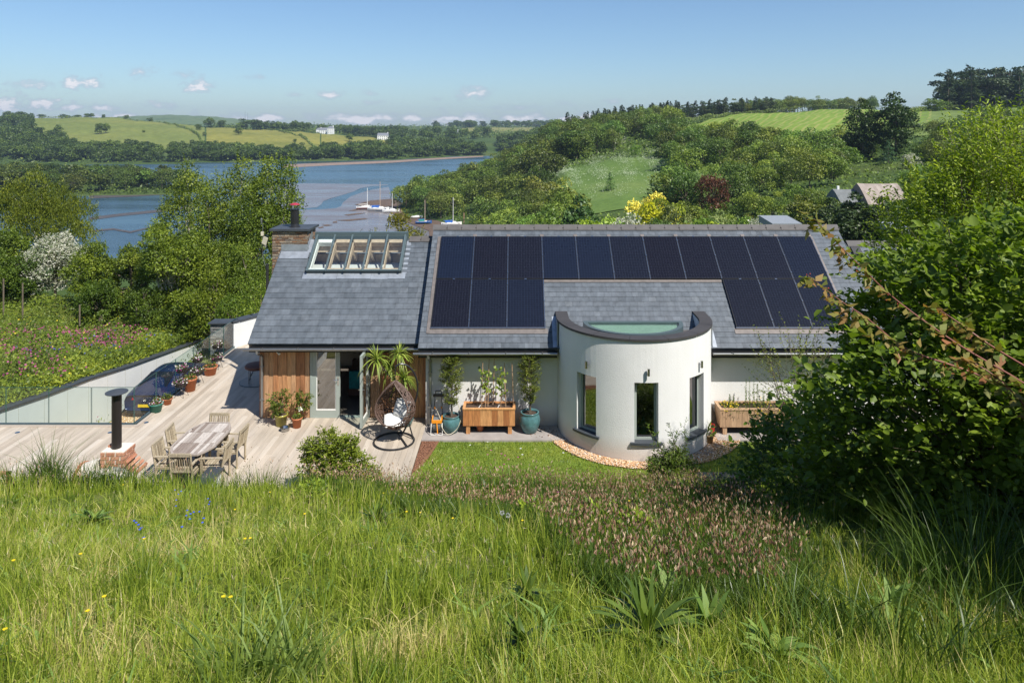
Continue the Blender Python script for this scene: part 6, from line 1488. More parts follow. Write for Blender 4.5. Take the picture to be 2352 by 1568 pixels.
# olive trees in glazed pots
def olive(x, y, r, h, ztop, label, rs, m='glaze', tint=(1.15,1.05,1.1)):
    e = pot('glazed_pot', x, y, .005, r, h, M[m], label+' pot', None, 'plant pot', belly=1)
    t_ = empty('potted_tree', (x, y, h*.88), label.replace('glazed', 'small olive tree growing in the')+' pot', 'tree')
    mb = MB(); top = ztop-.1; mb.tube([(x, y, h*.85), (x+.015, y, h+.35), (x-.01, y, top)], [.018, .014, .004], 6)
    if rs % 2: mb.tube([(x+.035, y+.02, h*.85), (x+.02, y+.02, h+.4), (x+.05, y, top-.25)], [.012, .01, .004], 5)
    rng = np.random.default_rng(rs); n = 190; hh = h+.30+(ztop-h-.30)*rng.random(n); w = .26*np.sin(np.clip((hh-h-.15)/(ztop-h-.1), .05, 1)*math.pi*.92)**.8+.03; a = rng.uniform(0, 6.28, n)
    O = np.stack([x+0*a, y+0*a, hh-.10], 1); Dr = np.stack([np.cos(a), np.sin(a), .55+.3*rng.random(n)], 1)
    for k in range(0, n, 3): mb.tube([O[k], O[k]+nrm(Dr[k])*w[k]*1.1], [.004, .0015], 3, cap=False)
    mb.build('trunk', M['trunk'], t_)
    P, D, N_, L, rnd = sprays(rng, O+nrm(Dr)*(w*.25)[:, None], Dr, w, 13, .075, .3, -.1)
    leaves_obj('crown', P, D, N_, L, .27, M['leaf_near'], t_, tint, rnd)
olive(-1.74, 18.55, .24, .43, 1.98, 'dull green glazed', 31); olive(.30, 18.55, .26, .52, 2.06, 'blue turquoise glazed', 33)
# mower like hose cart with orange parts
hx, hy = gx(1004, 18.45), 18.45
e = empty('hose_cart', (hx, hy, 0), 'grey and orange hose cart with a long black handle beside the downpipe', 'hose cart')
mb = MB(); mb.tube([(hx-.13, hy+.16, .22), (hx-.10, hy+.26, .62), (hx-.09, hy+.30, .86)], .012, 6); mb.tube([(hx+.13, hy+.16, .22), (hx+.10, hy+.26, .62), (hx+.09, hy+.30, .86)], .012, 6); mb.box(hx-.14, hx+.14, hy+.27, hy+.33, .84, .90); mb.tube([(hx-.08,hy+.3,.9),(hx-.07,hy+.32,.98),(hx+.07,hy+.32,.98),(hx+.08,hy+.3,.9)], .014, 6); mb.build('handle', M['black'], e)
mb = MB(); mb.tube([(hx-.10, hy+.08, .22), (hx+.10, hy+.08, .22)], .17, 18); mb.build('drum', plain('grey_plastic', (.13,.14,.14), .5), e)
mb = MB(); mb.box(hx-.13, hx+.13, hy-.10, hy-.06, .30, .37); mb.tube([(hx-.12,hy-.08,.34),(hx-.12,hy+.1,.42)], .015, 6); mb.tube([(hx+.12,hy-.08,.34),(hx+.12,hy+.1,.42)], .015, 6); mb.tube([(hx, hy-.1, .33), (hx+.03, hy-.16, .06)], .014, 6); mb.tube([(hx-.09,hy+.24,.55),(hx-.09,hy+.22,.6)], .022, 6); mb.tube([(hx+.09,hy+.24,.55),(hx+.09,hy+.22,.6)], .022, 6); mb.build('orange_fittings', M['orange'], e)
mb = MB(); mb.tube([(hx-.14, hy-.08, .3), (hx-.15, hy-.14, .02), (hx+.15, hy-.14, .02), (hx+.14, hy-.08, .3)], .011, 6); mb.build('frame', M['white_paint'], e)
mb = MB(); mb.tube(cr([(hx-.05,hy+.2,.55),(hx+.08,hy-.02,.40),(hx+.14,hy-.12,.20),(hx+.30,hy-.16,.04),(hx+.5,hy-.06,.12),(hx+.62,hy+.02,.38),(hx+.58,hy+.12,.55),(hx+.5,hy+.22,.75),(hx+.48,hy+.25,1.02)], 6), .010, 6)
ho = mb.build('hose', plain('pale_hose', (.42,.38,.28), .5), e)
mb = MB(); mb.tube([(hx+.48,hy+.25,1.0),(hx+.48,hy+.26,1.08)], .02, 8); mb.build('nozzle', M['orange'], e)
# small items on the patio
e = pot('terracotta_pot', gx(1052, 18.3)-.45+1.0, 18.6, .005, .10, .16, M['terracotta'], 'small terracotta pot in the shade under the left raised planter')
e = pot('basket_pot', gx(1623, 17.9)+.06, 17.95, .005, .14, .20, plain('wicker', (.36,.24,.12), .8, var=.35, scale=30), 'wicker basket pot with a wispy plant beside the bay wall'); plant_blob(e, gx(1623, 17.9)+.06, 17.95, .18, .1, .35, 40, .16, name='leaves', tint=(1.2,1.2,1.0))
mb = MB(); mb.lathe([(.06,0),(.07,.22),(.075,.25),(.06,.25),(.055,.05)], (gx(1632, 18.35)+.05, 18.4, .005), 18, cap1=False); tag(mb.build('red_jar', plain('red_glaze', (.35,.02,.02), .15)), 'small dark red glazed jar behind the wicker basket', 'jar')
mb = MB()
for k in range(4): mb.tube([(5.16+.05*k, 18.55-.02*k, .01), (5.10+.02*k, 18.9, .62-.06*k)], .012, 5)
tag(mb.build('sticks', M['trunk']), 'bundle of dark sticks leaning in the corner by the bay', 'sticks')
# plants by the cedar wall
def leafy(x, y, z, w, h, n, label, L=.075, tint=(1,1,1), rs=1, flowers=False, name='potted_shrub', stems=7, cat='shrub'):
    e = empty(name, (x, y, z), label, cat); rng = np.random.default_rng(rs); mb = MB(); tips = []
    for k in range(stems):
        a = rng.uniform(0, 6.28); r = w*rng.uniform(.3, 1); t = np.array([x+r*math.cos(a), y+r*.6*math.sin(a), z+h*rng.uniform(.5, .95)]); mb.tube([(x, y, z), ((x*1.6+t[0]*.4)/2, (y*1.6+t[1]*.4)/2, z+h*.4), t], [.012, .008, .004], 4, cap=False); tips.append(t)
    mb.build('stems', M['trunk'], e); tips = np.array(tips)
    i = rng.integers(0, stems, n//9); O = tips[i]*(rng.uniform(.45, 1, len(i))[:, None])+np.array([x, y, z])*(1-0)*(0)  # start points along stems
    s_ = rng.uniform(.4, 1, len(i))[:, None]; O = np.array([x, y, z])*(1-s_)+tips[i]*s_ + rng.normal(size=(len(i), 3))*w*.16
    Dr = (O-np.array([x, y, z+h*.3]))+rng.normal(size=O.shape)*.25
    P, D, N_, Ls, rnd = sprays(rng, O, Dr, np.full(len(O), w*.42), 9, L, .35, -.3)
    leaves_obj('foliage', P, D, N_, Ls, .42, M['leaf_near'], e, tint, rnd)
    return e
px_, py_ = gx(646, 18.95), 18.95
e = pot('green_glazed_pot', px_, py_, .003, .165, .30, plain('olive_glaze', (.30,.27,.05), .25, var=.3, scale=6), 'tall olive green glazed pot against the cedar wall', taper=.8)
leafy(px_, py_+.05, .28, .36, .62, 900, 'bushy green shrub in the olive green pot', rs=2); 
leafy(px_+.52, py_+.2, .25, .26, .58, 520, 'leafy shrub with a white rose right of the olive green pot', rs=3)
n = 14; rng = np.random.default_rng(3); NF = np.array([0,-1,.6])+rng.normal(size=(n, 3))*.5; o = leaves_obj('white_rose', np.array([[gx(758-0, 19)*0+px_+.50, 18.98, .42]])+rng.normal(size=(n, 3))*.02, np.cross(NF, rng.normal(size=(n, 3))), NF, np.full(n, .06), .9, M.setdefault('white_petal', leafmat('white_petals', [(.7,.7,.65),(.8,.8,.76)], tint=False))); tag(o, 'single white rose in front of the cedar wall', 'flower')
tx = gx(683, 18.85); e = pot('terracotta_pot', tx, 18.82, .003, .135, .26, M['terracotta'], 'terracotta pot with a small green plant, right of the olive green pot'); plant_blob(e, tx, 18.82, .24, .12, .10, 90, .07, name='leaves')
bx = gx(657, 18.7); mb = MB(); mb.lathe([(.09,0),(.115,.02),(.12,.085),(.135,.09),(.108,.088),(.09,.03),(.01,.025)], (bx, 18.62, .003), 24, cap1=False); tag(mb.build('steel_bowl', M['steel'], smooth=True), 'shiny steel dog bowl on the deck beside the pots', 'bowl')
# yucca in a pot behind the egg chair
yx, yy = -2.98, 18.95
e = pot('glazed_pot', yx, yy, .003, .20, .36, M['glaze'], 'dark green glazed pot behind the hanging chair', belly=1)
e = empty('yucca', (yx, yy, .3), 'tall yucca with bare stems and drooping strap leaves behind the hanging chair', 'plant')
heads = [(-3.72, 18.75, 1.84, .54), (-3.12, 18.78, 1.98, .44), (-2.98, 18.6, 1.40, .50), (-3.45, 19.0, 1.58, .40)]; mb = MB()
for hx_, hy_, hz, _ in heads: mb.tube(cr([(yx, yy, .3), (yx+(hx_-yx)*.25, yy, .3+(hz-.3)*.45), (hx_+.04*(yx-hx_), hy_, hz-.10), (hx_, hy_, hz)], 4), [.03]*13, 7)
mb.build('stem', M['trunk'], e)
M['yucca'] = leafmat('yucca_leaves', [(.08,.13,.015),(.20,.27,.035),(.40,.46,.09)], tint=True)
def straps(heads, n, wid, rs, par, name='leaves', up=.6, m='yucca', seg=6, droop=1.5):
    rng = np.random.default_rng(rs); V = []; Fc = []; rn = []; b = 0
    for (hx_, hy_, hz, L0) in heads:
        for k in range(n):
            a = rng.uniform(0, 6.28); u = rng.uniform(-.1, 1.0); L = L0*rng.uniform(.75, 1.15); d = np.array([math.cos(a)*math.cos(u*1.3), math.sin(a)*math.cos(u*1.3), math.sin(u*1.3)*1.0]); sd = np.array([-math.sin(a), math.cos(a), 0]); p = np.array([hx_, hy_, hz-.12*rng.random()]); w = wid*rng.uniform(.7, 1.1)
            for j in range(seg+1):
                s = j/seg; q = p + d*L*s + np.array([0,0,-1.])*droop*L*s**2.4*(1-.75*max(0, u))*.62; ww = w*(.75+.6*s if s < .4 else (1-s)*1.55+.02); V += [q-sd*ww/2, q+sd*ww/2]
            for j in range(seg): Fc.append((b+2*j, b+2*j+1, b+2*j+3, b+2*j+2))
            rn += [rng.random()]*seg; b += 2*(seg+1)
    return link(name, mesh_np(name, np.array(V), np.array(Fc), M[m], np.array(rn)), par)
straps(heads, 75, .040, 4, e)
# brown round seat on a disc base at the far side of the wing
sx, sy = gx(590, 22.2), 22.2
e = empty('round_stool', (sx, sy, 0), 'round brown cushioned garden seat on thin legs beyond the wing corner', 'seat')
mb = MB(); mb.lathe([(.30,0),(.35,.03),(.36,.07),(.33,.11),(.15,.13),(0,.13)], (sx, sy, .42), 28, cap1=False); mb.build('cushion', plain('brown_cushion', (.13,.055,.04), .8), e, smooth=True)
mb = MB(); 
for a in (2.6, 4.2, 5.8, 1.0): mb.tube([(sx+.30*math.cos(a), sy+.3*math.sin(a), .44), (sx+.30*math.cos(a), sy+.3*math.sin(a), .02)], .011, 5); mb.tube([(sx+.30*math.cos(a), sy+.3*math.sin(a), .10), (sx+.1*math.cos(a), sy+.1*math.sin(a), .42)], .008, 5)
mb.build('legs', M['dark_metal'], e); mb = MB(); mb.lathe([(.52,0),(.52,.018),(0,.02)], (sx, sy, .002), 32, cap1=False); mb.build('base_disc', M['blue_grey'], e)
# turquoise vase in the bay window and indoor things
mb = MB(); m, t, b = mat('turquoise_vase'); f = noise(t, 14, 4, .6); t.links.new(ramp(t, f, [(.42, (.008,.03,.03)), (.50, (.02,.32,.34))]), b.inputs['Base Color']); b.inputs['Roughness'].default_value = .25
vx = gx(1478, 17.35); mb.lathe([(.08,0),(.15,.05),(.19,.14),(.17,.24),(.08,.31),(.035,.34),(.03,.40),(.045,.42),(.02,.42)], (vx, 17.42, .42), 28, cap1=False); tag(mb.build('vase', m, smooth=True), 'round turquoise patterned vase on the sill inside the middle bay window', 'vase')
mb = MB(); mb.box(2.4, 3.7, 17.3, 17.75, .36, .41); tag(mb.build('window_shelf', M['white_paint']), 'white shelf inside the middle bay window', 'shelf')
e = empty('armchair', (-4.5, 20.9, 0), 'armchair with a turquoise patterned throw just inside the open door', 'armchair')
M['throw'] = plain('turquoise_throw', (.01,.20,.24), .9, var=.5, scale=12); mb = MB(); mb.box(-4.95, -4.0, 20.75, 21.3, 0.1, .42); mb.box(-4.95, -4.0, 21.301, 21.5, 0.1, .95); mb.build('seat', plain('brown_leather', (.09,.04,.03), .5), e)
mb = MB(); mb.box(-4.88, -4.08, 20.62, 20.74, .35, .85); mb.build('throw', M['throw'], e)
mb = MB(); mb.lathe([(.14,0),(.14,.03),(.02,.04),(.012,1.5)], (-4.2, 20.1, 0), 16); mb.lathe([(.13,1.5),(.2,1.36)], (-4.2, 20.1, 0), 16, False, False); tag(mb.build('floor_lamp', M['white_paint']), 'white floor lamp standing inside the open door', 'lamp')

# flower stands and pots along the balustrade
def wire_stand(x, y, label, tiers, rs):
    e = empty('plant_stand', (x, y, 0), label, 'plant stand', 'wire flower stands on the deck'); mb = MB()
    for a in (.6, 2.2, 3.8, 5.4): mb.tube([(x+.19*math.cos(a), y+.19*math.sin(a), 0), (x+.10*math.cos(a), y+.10*math.sin(a), .25), (x+.13*math.cos(a), y+.13*math.sin(a), .42)], .007, 4)
    if len(tiers) > 1:
        for a in (1.2, 4.3): mb.tube([(x+.1*math.cos(a), y+.1*math.sin(a), .4), (x+.06*math.cos(a), y+.06*math.sin(a), .78)], .007, 4)
    mb.build('frame', M['dark_metal'], e)
    for k, (dx, z, r) in enumerate(tiers):
        b = empty('flower_basket', (x+dx, y, z), label.replace('flower stand', ['lower','upper'][k]+' basket on the stand'), 'flower basket', 'baskets on the wire stands')
        mb = MB(); 
        for j in range(18): a = 2*math.pi*j/18; mb.tube([(x+dx+r*.75*math.cos(a), y+r*.75*math.sin(a), z), (x+dx+r*math.cos(a), y+r*math.sin(a), z+.13)], .0065, 4)
        for zz, rr_ in ((0, .75), (.065, .88), (.13, 1.0)): mb.tube([(x+dx+r*rr_*math.cos(t), y+r*rr_*math.sin(t), z+zz) for t in np.linspace(0, 6.28, 19)[:-1]], .007, 4, closed=True)
        mb.build('basket', M['dark_metal'], b); mb = MB(); mb.lathe([(r*.68,.01),(r*.9,.12),(0,.125)], (x+dx, y, z), 16, cap1=False); mb.build('liner', M['soil'], b)
        plant_blob(b, x+dx, y, z+.10, r*1.15, .14, 170, .045, name='leaves', rs=rs+k, flowers=[((.75,.70,.72), 26, .045), ((.42,.05,.25), 12, .04)])
wire_stand(-9.88, 20.96, 'flower stand nearest the parked car', [(-.02,.31,.20),(-.0,.72,.17)], 10)
wire_stand(-9.87, 21.97, 'flower stand in the middle of the glass run', [(0,.30,.20),(.0,.68,.17)], 20)
wire_stand(-9.88, 23.4, 'flower stand farthest along the glass run', [(0,.26,.20),(.02,.66,.18)], 30)
for (x, yb, r, h, mm, lb, fl) in [(358, 945, .19, .24, 'gp', 'green plastic bowl pot with pink and white flowers at the corner of the glass', 1), (384, 928, .14, .17, 'terracotta', 'small terracotta pot with a young plant next to the green bowl pot', 0), (437, 897, .19, .38, 'terracotta', 'tall rounded terracotta pot behind the first flower stand', 0), (483, 860, .22, .27, 'terracotta', 'wide terracotta pot between the far flower stands', 0)]:
    Yp = gY(yb); M.setdefault('gp', plain('green_plastic', (.03,.16,.12), .5)); X = gx(x, Yp)
    e = pot('plant_pot', X, Yp, .003, r, h, M[mm], lb); plant_blob(e, X, Yp, h*.9, r*.95, .16, 130, .06, name='leaves', rs=int(x), flowers=[((.75,.70,.72), 30, .045), ((.5,.06,.2), 14, .04)] if fl else None)

# ------------------------------------------------------------------ boats
def hull(mb, L, B, H, Mx, sheer=.25, keel=0):
    st = np.linspace(0, 1, 11); rings = []
    for s in st:
        w = B/2*(math.sin(math.pi*min(1, .12+s*.60+.0)**.9) if s < .5 else math.cos((s-.5)*math.pi)**.7 if s < .999 else .02); w = max(w, .02) if s > .9 else max(w, B*.18)
        z1 = H*(1+sheer*(2*s-1)**2*(1.4 if s > .5 else .5)); x = -L/2+L*s
        rings.append(mb.verts([Mx @ Vector(q) for q in ((x, 0, 0+.15*H*(2*s-1)**2), (x, w*.55, H*.18), (x, w*.92, H*.55), (x, w, z1), (x, -w, z1), (x, -w*.92, H*.55), (x, -w*.55, H*.18))]))
    for a, b in zip(rings, rings[1:]):
        for j in range(7): mb.face((a+j, a+(j+1) % 7, b+(j+1) % 7, b+j))
    mb.face([rings[0]+j for j in range(7)]); mb.face([rings[-1]+j for j in reversed(range(7))])
def boat(x, y, L, B, H, rz, label, hullcol, mast=0, cover=None, coverm='bluepl', cabin=True, tilt=0, name='sailing_boat', stripe=None):
    Y = (CH-WZ-.2)*F/(y-YH); X = gx(x, Y); z = WZ+.15
    e = empty(name, (X, Y, z), label, 'boat'); Mx = Matrix.Translation((X, Y, z)) @ Matrix.Rotation(rz, 4, 'Z') @ Matrix.Rotation(tilt, 4, 'X')
    mb = MB(); hull(mb, L, B, H, Mx); mb.build('hull', hullcol, e)
    if stripe is not None: mb = MB(); hull(mb, L*1.004, B*1.02, H*.34, Mx, sheer=.0); mb.build('boot_stripe', stripe, e)
    mb = MB(); mb.box(-L*.44, L*.40, -B*.36, B*.36, H*1.0, H*1.06, Mx); mb.build('deck', M['cushion'], e)
    if cabin: mb = MB(); mb.box(-L*.05, L*.22, -B*.24, B*.24, H*1.061, H*1.42, Mx); mb.box(-L*.22, -L*.051, -B*.3, B*.3, H*1.061, H*1.2, Mx); mb.build('cabin', M['far_white'], e)
    if mast:
        mb = MB(); mb.tube([Mx @ Vector((L*.08, 0, H)), Mx @ Vector((L*.08, 0, H+mast))], .10, 6); mb.build('mast', M['beam'] if stripe is None else M['white_paint'], e)
        mb = MB(); 
        for q in ((L*.47, 0, H*1.2), (-L*.45, 0, H*1.1), (L*.05, B*.45, H), (L*.05, -B*.45, H)): mb.tube([Mx @ Vector(q), Mx @ Vector((L*.08, 0, H+mast*.97))], .022, 3)
        mb.build('rigging', M['zinc'], e)
        mb = MB(); mb.tube([Mx @ Vector((L*.07, 0, H*1.85)), Mx @ Vector((-L*.38, 0, H*1.75))], .09, 6); mb.build('boom', M['bluepl'] if cover else M['far_white'], e)
    if cover: mb = MB(); mb.box(-L*.30, L*.05, -B*.30, B*.30, H*1.21, H*1.6, Mx); mb.prism([(-L*.30, -B*.30), (L*.05, -B*.30), (L*.05, B*.3), (-L*.3, B*.3)], H*1.601, H*1.63, Mx); mb.build('canvas_cover', M[coverm], e)
    return e
M['boat_white'] = plain('boat_white', (.80,.79,.76), .35, var=.04); M['boat_blue'] = plain('boat_blue', (.02,.10,.32), .35); M['green_cloth'] = plain('green_cloth', (.02,.28,.22), .7); M['rust'] = plain('antifoul_red', (.25,.07,.04), .7)
boat(840, 480, 7.6, 2.4, 1.1, .15, 'white yacht with rusty waterline, leftmost of the three boats on the mud', M['boat_white'], 7.5, stripe=M['rust'], tilt=-.12)
boat(869, 484, 8.6, 2.7, 1.2, -.08, 'larger white yacht with a blue cover, middle of the three boats on the mud', M['boat_white'], 10.5, cover=True, stripe=None)
boat(898, 487, 6.6, 2.2, .95, .12, 'white yacht closest to the trees, right of the three boats on the mud', M['boat_white'], 6.4, cabin=True, stripe=M['boat_white'])
boat(956, 501, 4.6, 1.7, .7, .25, 'small white motor dinghy lying on the shore', M['boat_white'], 0, cabin=True, name='dinghy')
boat(973, 514, 5.6, 2.0, .9, .18, 'blue hulled sailing boat with a green canvas cover', M['boat_blue'], 7.4, cover=True, coverm='green_cloth', cabin=False)
boat(1037, 518, 7.0, 2.3, 1.0, .15, 'white sailing boat with a bright blue sail cover by the creek trees', M['boat_white'], 8.6, cover=True, stripe=M['boat_blue'])
for x, y0, y1, lb in [(1097.6, 519, 484, 'taller bare mooring post by the creek trees'), (1065.5, 519, 489, 'shorter mooring post beside the boat with the blue sail cover')]:
    Y = 235; X = gx(x, Y); mb = MB(); mb.tube([(X, Y, -26), (X, Y, CH-(y1-YH)*Y/F)], .16, 6); tag(mb.build('mooring_post', M['pale_wood']), lb, 'post')
# small buildings beyond the right end of the house
def hut(x0, x1, ytop, yb, Y, d, label, wallm, roofm, par=.3):
    X0, X1 = gx(x0, Y), gx(x1, Y); zt = CH-(ytop-YH)*Y/F; z0 = zt-3.2
    e = empty('outbuilding', ((X0+X1)/2, Y, z0), label, 'outbuilding')
    mb = MB(); mb.box(X0+.15, X1-.15, Y+.15, Y+d-.15, z0-2, zt-.25); mb.build('wall', wallm, e)
    mb = MB(); b = mb.verts([(X0, Y, zt-.249), (X1, Y, zt-.249), (X1, Y+d, zt-.249), (X0, Y+d, zt-.249), (X0, Y, zt-.05), (X1, Y, zt-.05), (X1, Y+d, zt+par), (X0, Y+d, zt+par)])
    for q in ((0,3,2,1),(4,5,6,7),(0,1,5,4),(1,2,6,5),(2,3,7,6),(3,0,4,7)): mb.face([b+k for k in q])
    mb.build('roof', roofm, e)
M['pale_roof'] = plain('pale_roof_felt', (.22,.24,.26), .6, var=.1); M['dark_timber'] = plain('dark_timber', (.03,.035,.04), .7)
hut(1774, 1842, 511, 0, 34, 1.9, 'dark low outbuilding with a pale flat roof just beyond the ridge', M['dark_timber'], M['pale_roof'], .1)
hut(2056, 2096, 524, 0, 33, 1.5, 'dark shed with a small pale roof showing between the shrub and the conifers', M['dark_timber'], M['pale_roof'], .1)
# thatched cottage
Y = 105; e = empty('thatched_cottage', (gx(1990, Y), Y, -2), 'old cottage with a rounded thatched roof among the trees', 'house')
def thatched(x0, x1, yr_, ye, Y, d, name, m, gable=0):
    X0, X1 = gx(x0, Y), gx(x1, Y); zr_ = CH-(yr_-YH)*(Y)/F; ze = CH-(ye-YH)*(Y-d/2)/F
    mb = MB(); n = 10; R1 = []; 
    for i in range(13):
        s = i/12; x = X0+(X1-X0)*s; sag = .25*math.sin(math.pi*s)
        ring = []
        for j in range(n+1):
            t = 2*j/n-1; yy = Y+d/2*t; zz = ze+(zr_-ze-sag*.3)*(1-abs(t)**1.25); ring.append((x, yy, zz))
        R1.append(mb.verts(ring))
    rr = random.Random(3)
    for a, b in zip(R1, R1[1:]):
        for j in range(n): mb.rnd = rr.random(); mb.face((a+j, b+j, b+j+1, a+j+1))
    mb.face([R1[0]+j for j in range(n+1)]); mb.face([R1[-1]+j for j in reversed(range(n+1))])
    mb.build('roof', m, e); 
    mb = MB(); mb.box(X0+.4, X1-.4, Y-d/2+.4, Y+d/2-.4, ze-4, ze+.1); w = mb.build('wall', M['render'], e)
    for k in range(3): mb = MB(); xx = X0+(X1-X0)*(k+.5)/3; mb.box(xx-.35, xx+.35, Y-d/2+.34, Y-d/2+.42, ze-1.5, ze-.4); mb.build('window', M['win_dark'], w)
thatched(1968, 2060, 421, 470, 105, 7, 'roof', M['thatch']); thatched(1912, 1968, 434, 466, 106, 5.5, 'roof', plain('cottage_slates', (.14,.15,.15), .8, var=.3, scale=1.5))
mb = MB(); X = gx(1925, 106); mb.box(X-.15, X+.15, 105.9, 106.2, -2, CH-(427-YH)*106/F); mb.build('chimney', M['white_paint'], e)
# ------------------------------------------------------------------ near trees on the left
def near_tree(name, x, Y, ytop, wpx, label, n=9000, L=.10, shape='round', base=.1, seed=1, tint=(1,1,1), lobes=26, lr=(.12,.2), bark='trunk', m='leaf_near', droop=.3, r0=.12, spr=True, tips=16, stems=1, zoff=0, wr=.62, cat='tree', weep=0, flat=.95):
    X = gx(x, Y); z = Tz(X, Y) if Y > 44 else float(NG(X, Y)); z += zoff; H = CH-(ytop-YH)*Y/F-z; Wd = wpx*Y/F
    e = empty(name, (X, Y, z), label, cat); rng = np.random.default_rng(seed); C, R = make_crown_lobes(rng, H, Wd, base, lobes, shape, lr)
    C = np.array(C); R = np.array(R)
    P, D, Nn, Ls, Ws, rnd = lobe_leaves(rng, C, R, n, L, flat, .35, droop, .7)
    if weep:
        D = nrm(D*.35+np.array([0,0,-1.])); out_ = nrm(P*np.array([1,1,0])+1e-3); P = P+out_*.0
        kx = np.round(P[:, 0]*2.2)+np.round(P[:, 1]*2.2)*3; P[:, 2] -= (np.sin(kx*12.9)*.5+.5)*weep*H
    k = len(P)//3
    if spr:   # some leaves replaced by sprays sticking out of the outline
        i = rng.choice(len(P), k//7, replace=False); O = P[i]; Dr = nrm(O-C[rng.integers(0, len(C), len(O))]*0-np.array([0,0,H*.45])); Dr = nrm(Dr+np.array([0,0,.7])+rng.normal(size=Dr.shape)*.35)
        P2, D2, N2, L2, r2 = sprays(rng, O, Dr, rng.uniform(.25, .75, len(O))*H*.09, 9, L, .4, .05)
        P = np.concatenate([P, P2]); D = np.concatenate([D, D2]); Nn = np.concatenate([Nn, N2]); Ls = np.concatenate([Ls, L2]); Ws = np.concatenate([Ws, L2*.6]); rnd = np.concatenate([rnd, r2])
    c = link('crown', leaf_mesh('crown', P, D, Nn, Ls, Ls*wr, rnd, M[m]), e, fix=False); c.color = (*tint, 1)
    for s in range(stems):
        mb = skeleton(rng, H*(1-.12*s), r0*(1-.12*s), C, fork=.25, k=tips, lean=(0 if stems == 1 else (s-(stems-1)/2)*.14)); t = mb.build('trunk', M[bark]); t.parent = e
    return e
near_tree('weeping_tree', 95, 50, 388, 250, 'large olive green weeping birch at the far left', 22000, .16, 'dome', .25, 5, (1.35,1.2,.9), 34, (.10,.17), 'birch', droop=.9, weep=.08, wr=.34, tips=14)
near_tree('hawthorn', 128, 41, 532, 135, 'hawthorn covered in white blossom at the left', 15000, .10, 'dome', .15, 6, (1,1,1), 30, (.12,.2), m='blossom', r0=.09)
near_tree('birch', 432, 46, 365, 125, 'slender birch left of the pair on the river bank', 11000, .13, 'round', .15, 7, (1.3,1.25,.95), 34, (.07,.12), 'birch')
near_tree('birch', 540, 45, 345, 130, 'tall birch in the middle with a straight white stem', 13000, .13, 'round', .18, 8, (1.3,1.25,.95), 36, (.07,.12), 'birch', r0=.15, tips=20)
near_tree('birch', 632, 44, 348, 130, 'birch with forked white stems just left of the chimney', 11000, .13, 'round', .28, 9, (1.25,1.25,.9), 34, (.07,.12), 'birch', stems=2)
near_tree('alder', 480, 43, 410, 120, 'dense green tree between the birches', 9000, .13, 'round', .05, 10, (1.15,1.15,.8), 30, (.10,.16))
near_tree('tree', 590, 43, 440, 160, 'dark green tree behind the chimney mast', 11000, .13, 'round', .0, 11, (1.0,1.05,.75), 30, (.10,.16))
near_tree('tree', 300, 40, 560, 190, 'bushy green tree in front of the water', 14000, .11, 'dome', .0, 12, (1.15,1.15,.8), 36, (.10,.16))
near_tree('tree', 215, 40, 555, 130, 'leafy tree right of the white hawthorn', 10000, .11, 'dome', .0, 13, (1.3,1.3,.8), 30, (.10,.17))
near_tree('sycamore', 395, 38.5, 500, 175, 'many stemmed tree with pale trunks above the flower bank', 17000, .115, 'round', .12, 14, (1.35,1.35,.9), 40, (.08,.14), 'birch', stems=5, r0=.09)
near_tree('tree', 500, 39, 535, 160, 'mid green tree right of the pale trunks', 13000, .11, 'round', .0, 15, (1.15,1.15,.8), 36, (.10,.16))
near_tree('tree', 565, 37, 560, 150, 'dense tree against the chimney', 12000, .10, 'round', .0, 16, (1.05,1.1,.75), 36, (.10,.16))
near_tree('light_bush', 600, 32, 625, 110, 'bright yellow green bush against the roof verge', 9000, .085, 'dome', .0, 17, (1.35,1.4,.8), 26, (.14,.22), zoff=-.3)
near_tree('bush', 490, 36, 615, 120, 'yellowish bush above the curved wall', 8000, .09, 'dome', .0, 18, (1.3,1.25,.7), 24, (.14,.22))
near_tree('tree', 20, 42, 520, 130, 'green tree at the left edge behind the flower bank', 10000, .11, 'dome', .0, 19, (1.15,1.2,.85), 30, (.10,.17))
near_tree('tree', 40, 39.5, 590, 110, 'low leafy tree at the left edge of the picture', 8000, .10, 'dome', .1, 20, (.8,.95,.7), 26, (.12,.18))
near_tree('tree', 230, 37.5, 640, 120, 'darker shrub under the hawthorn', 8000, .09, 'dome', .0, 21, (.75,.9,.65), 26, (.12,.2))
near_tree('tree', 330, 36.8, 650, 100, 'low shrub at the foot of the pale trunks, left side', 6000, .09, 'dome', .0, 24, (.8,.9,.65), 22, (.12,.2))
near_tree('tree', 450, 36.8, 650, 110, 'low shrub at the foot of the pale trunks, right side', 6000, .09, 'dome', .0, 25, (.85,.95,.65), 22, (.12,.2))
near_tree('tree', 545, 34.8, 665, 110, 'deep green shrub just behind the curved wall', 6000, .085, 'dome', .0, 26, (.85,1.0,.65), 22, (.12,.2))
near_tree('tree', -60, 38, 560, 160, 'tree at the outer left edge', 8000, .11, 'dome', .0, 22, (.9,1.0,.75), 28, (.12,.2))
near_tree('bronze_bush', 898, 34, 484, 185, 'bronze green bush showing above the ridge beside the rooflight', 20000, .15, 'dome', .0, 23, (1.25,.92,.6), 30, (.12,.18), droop=-.3, wr=.35)
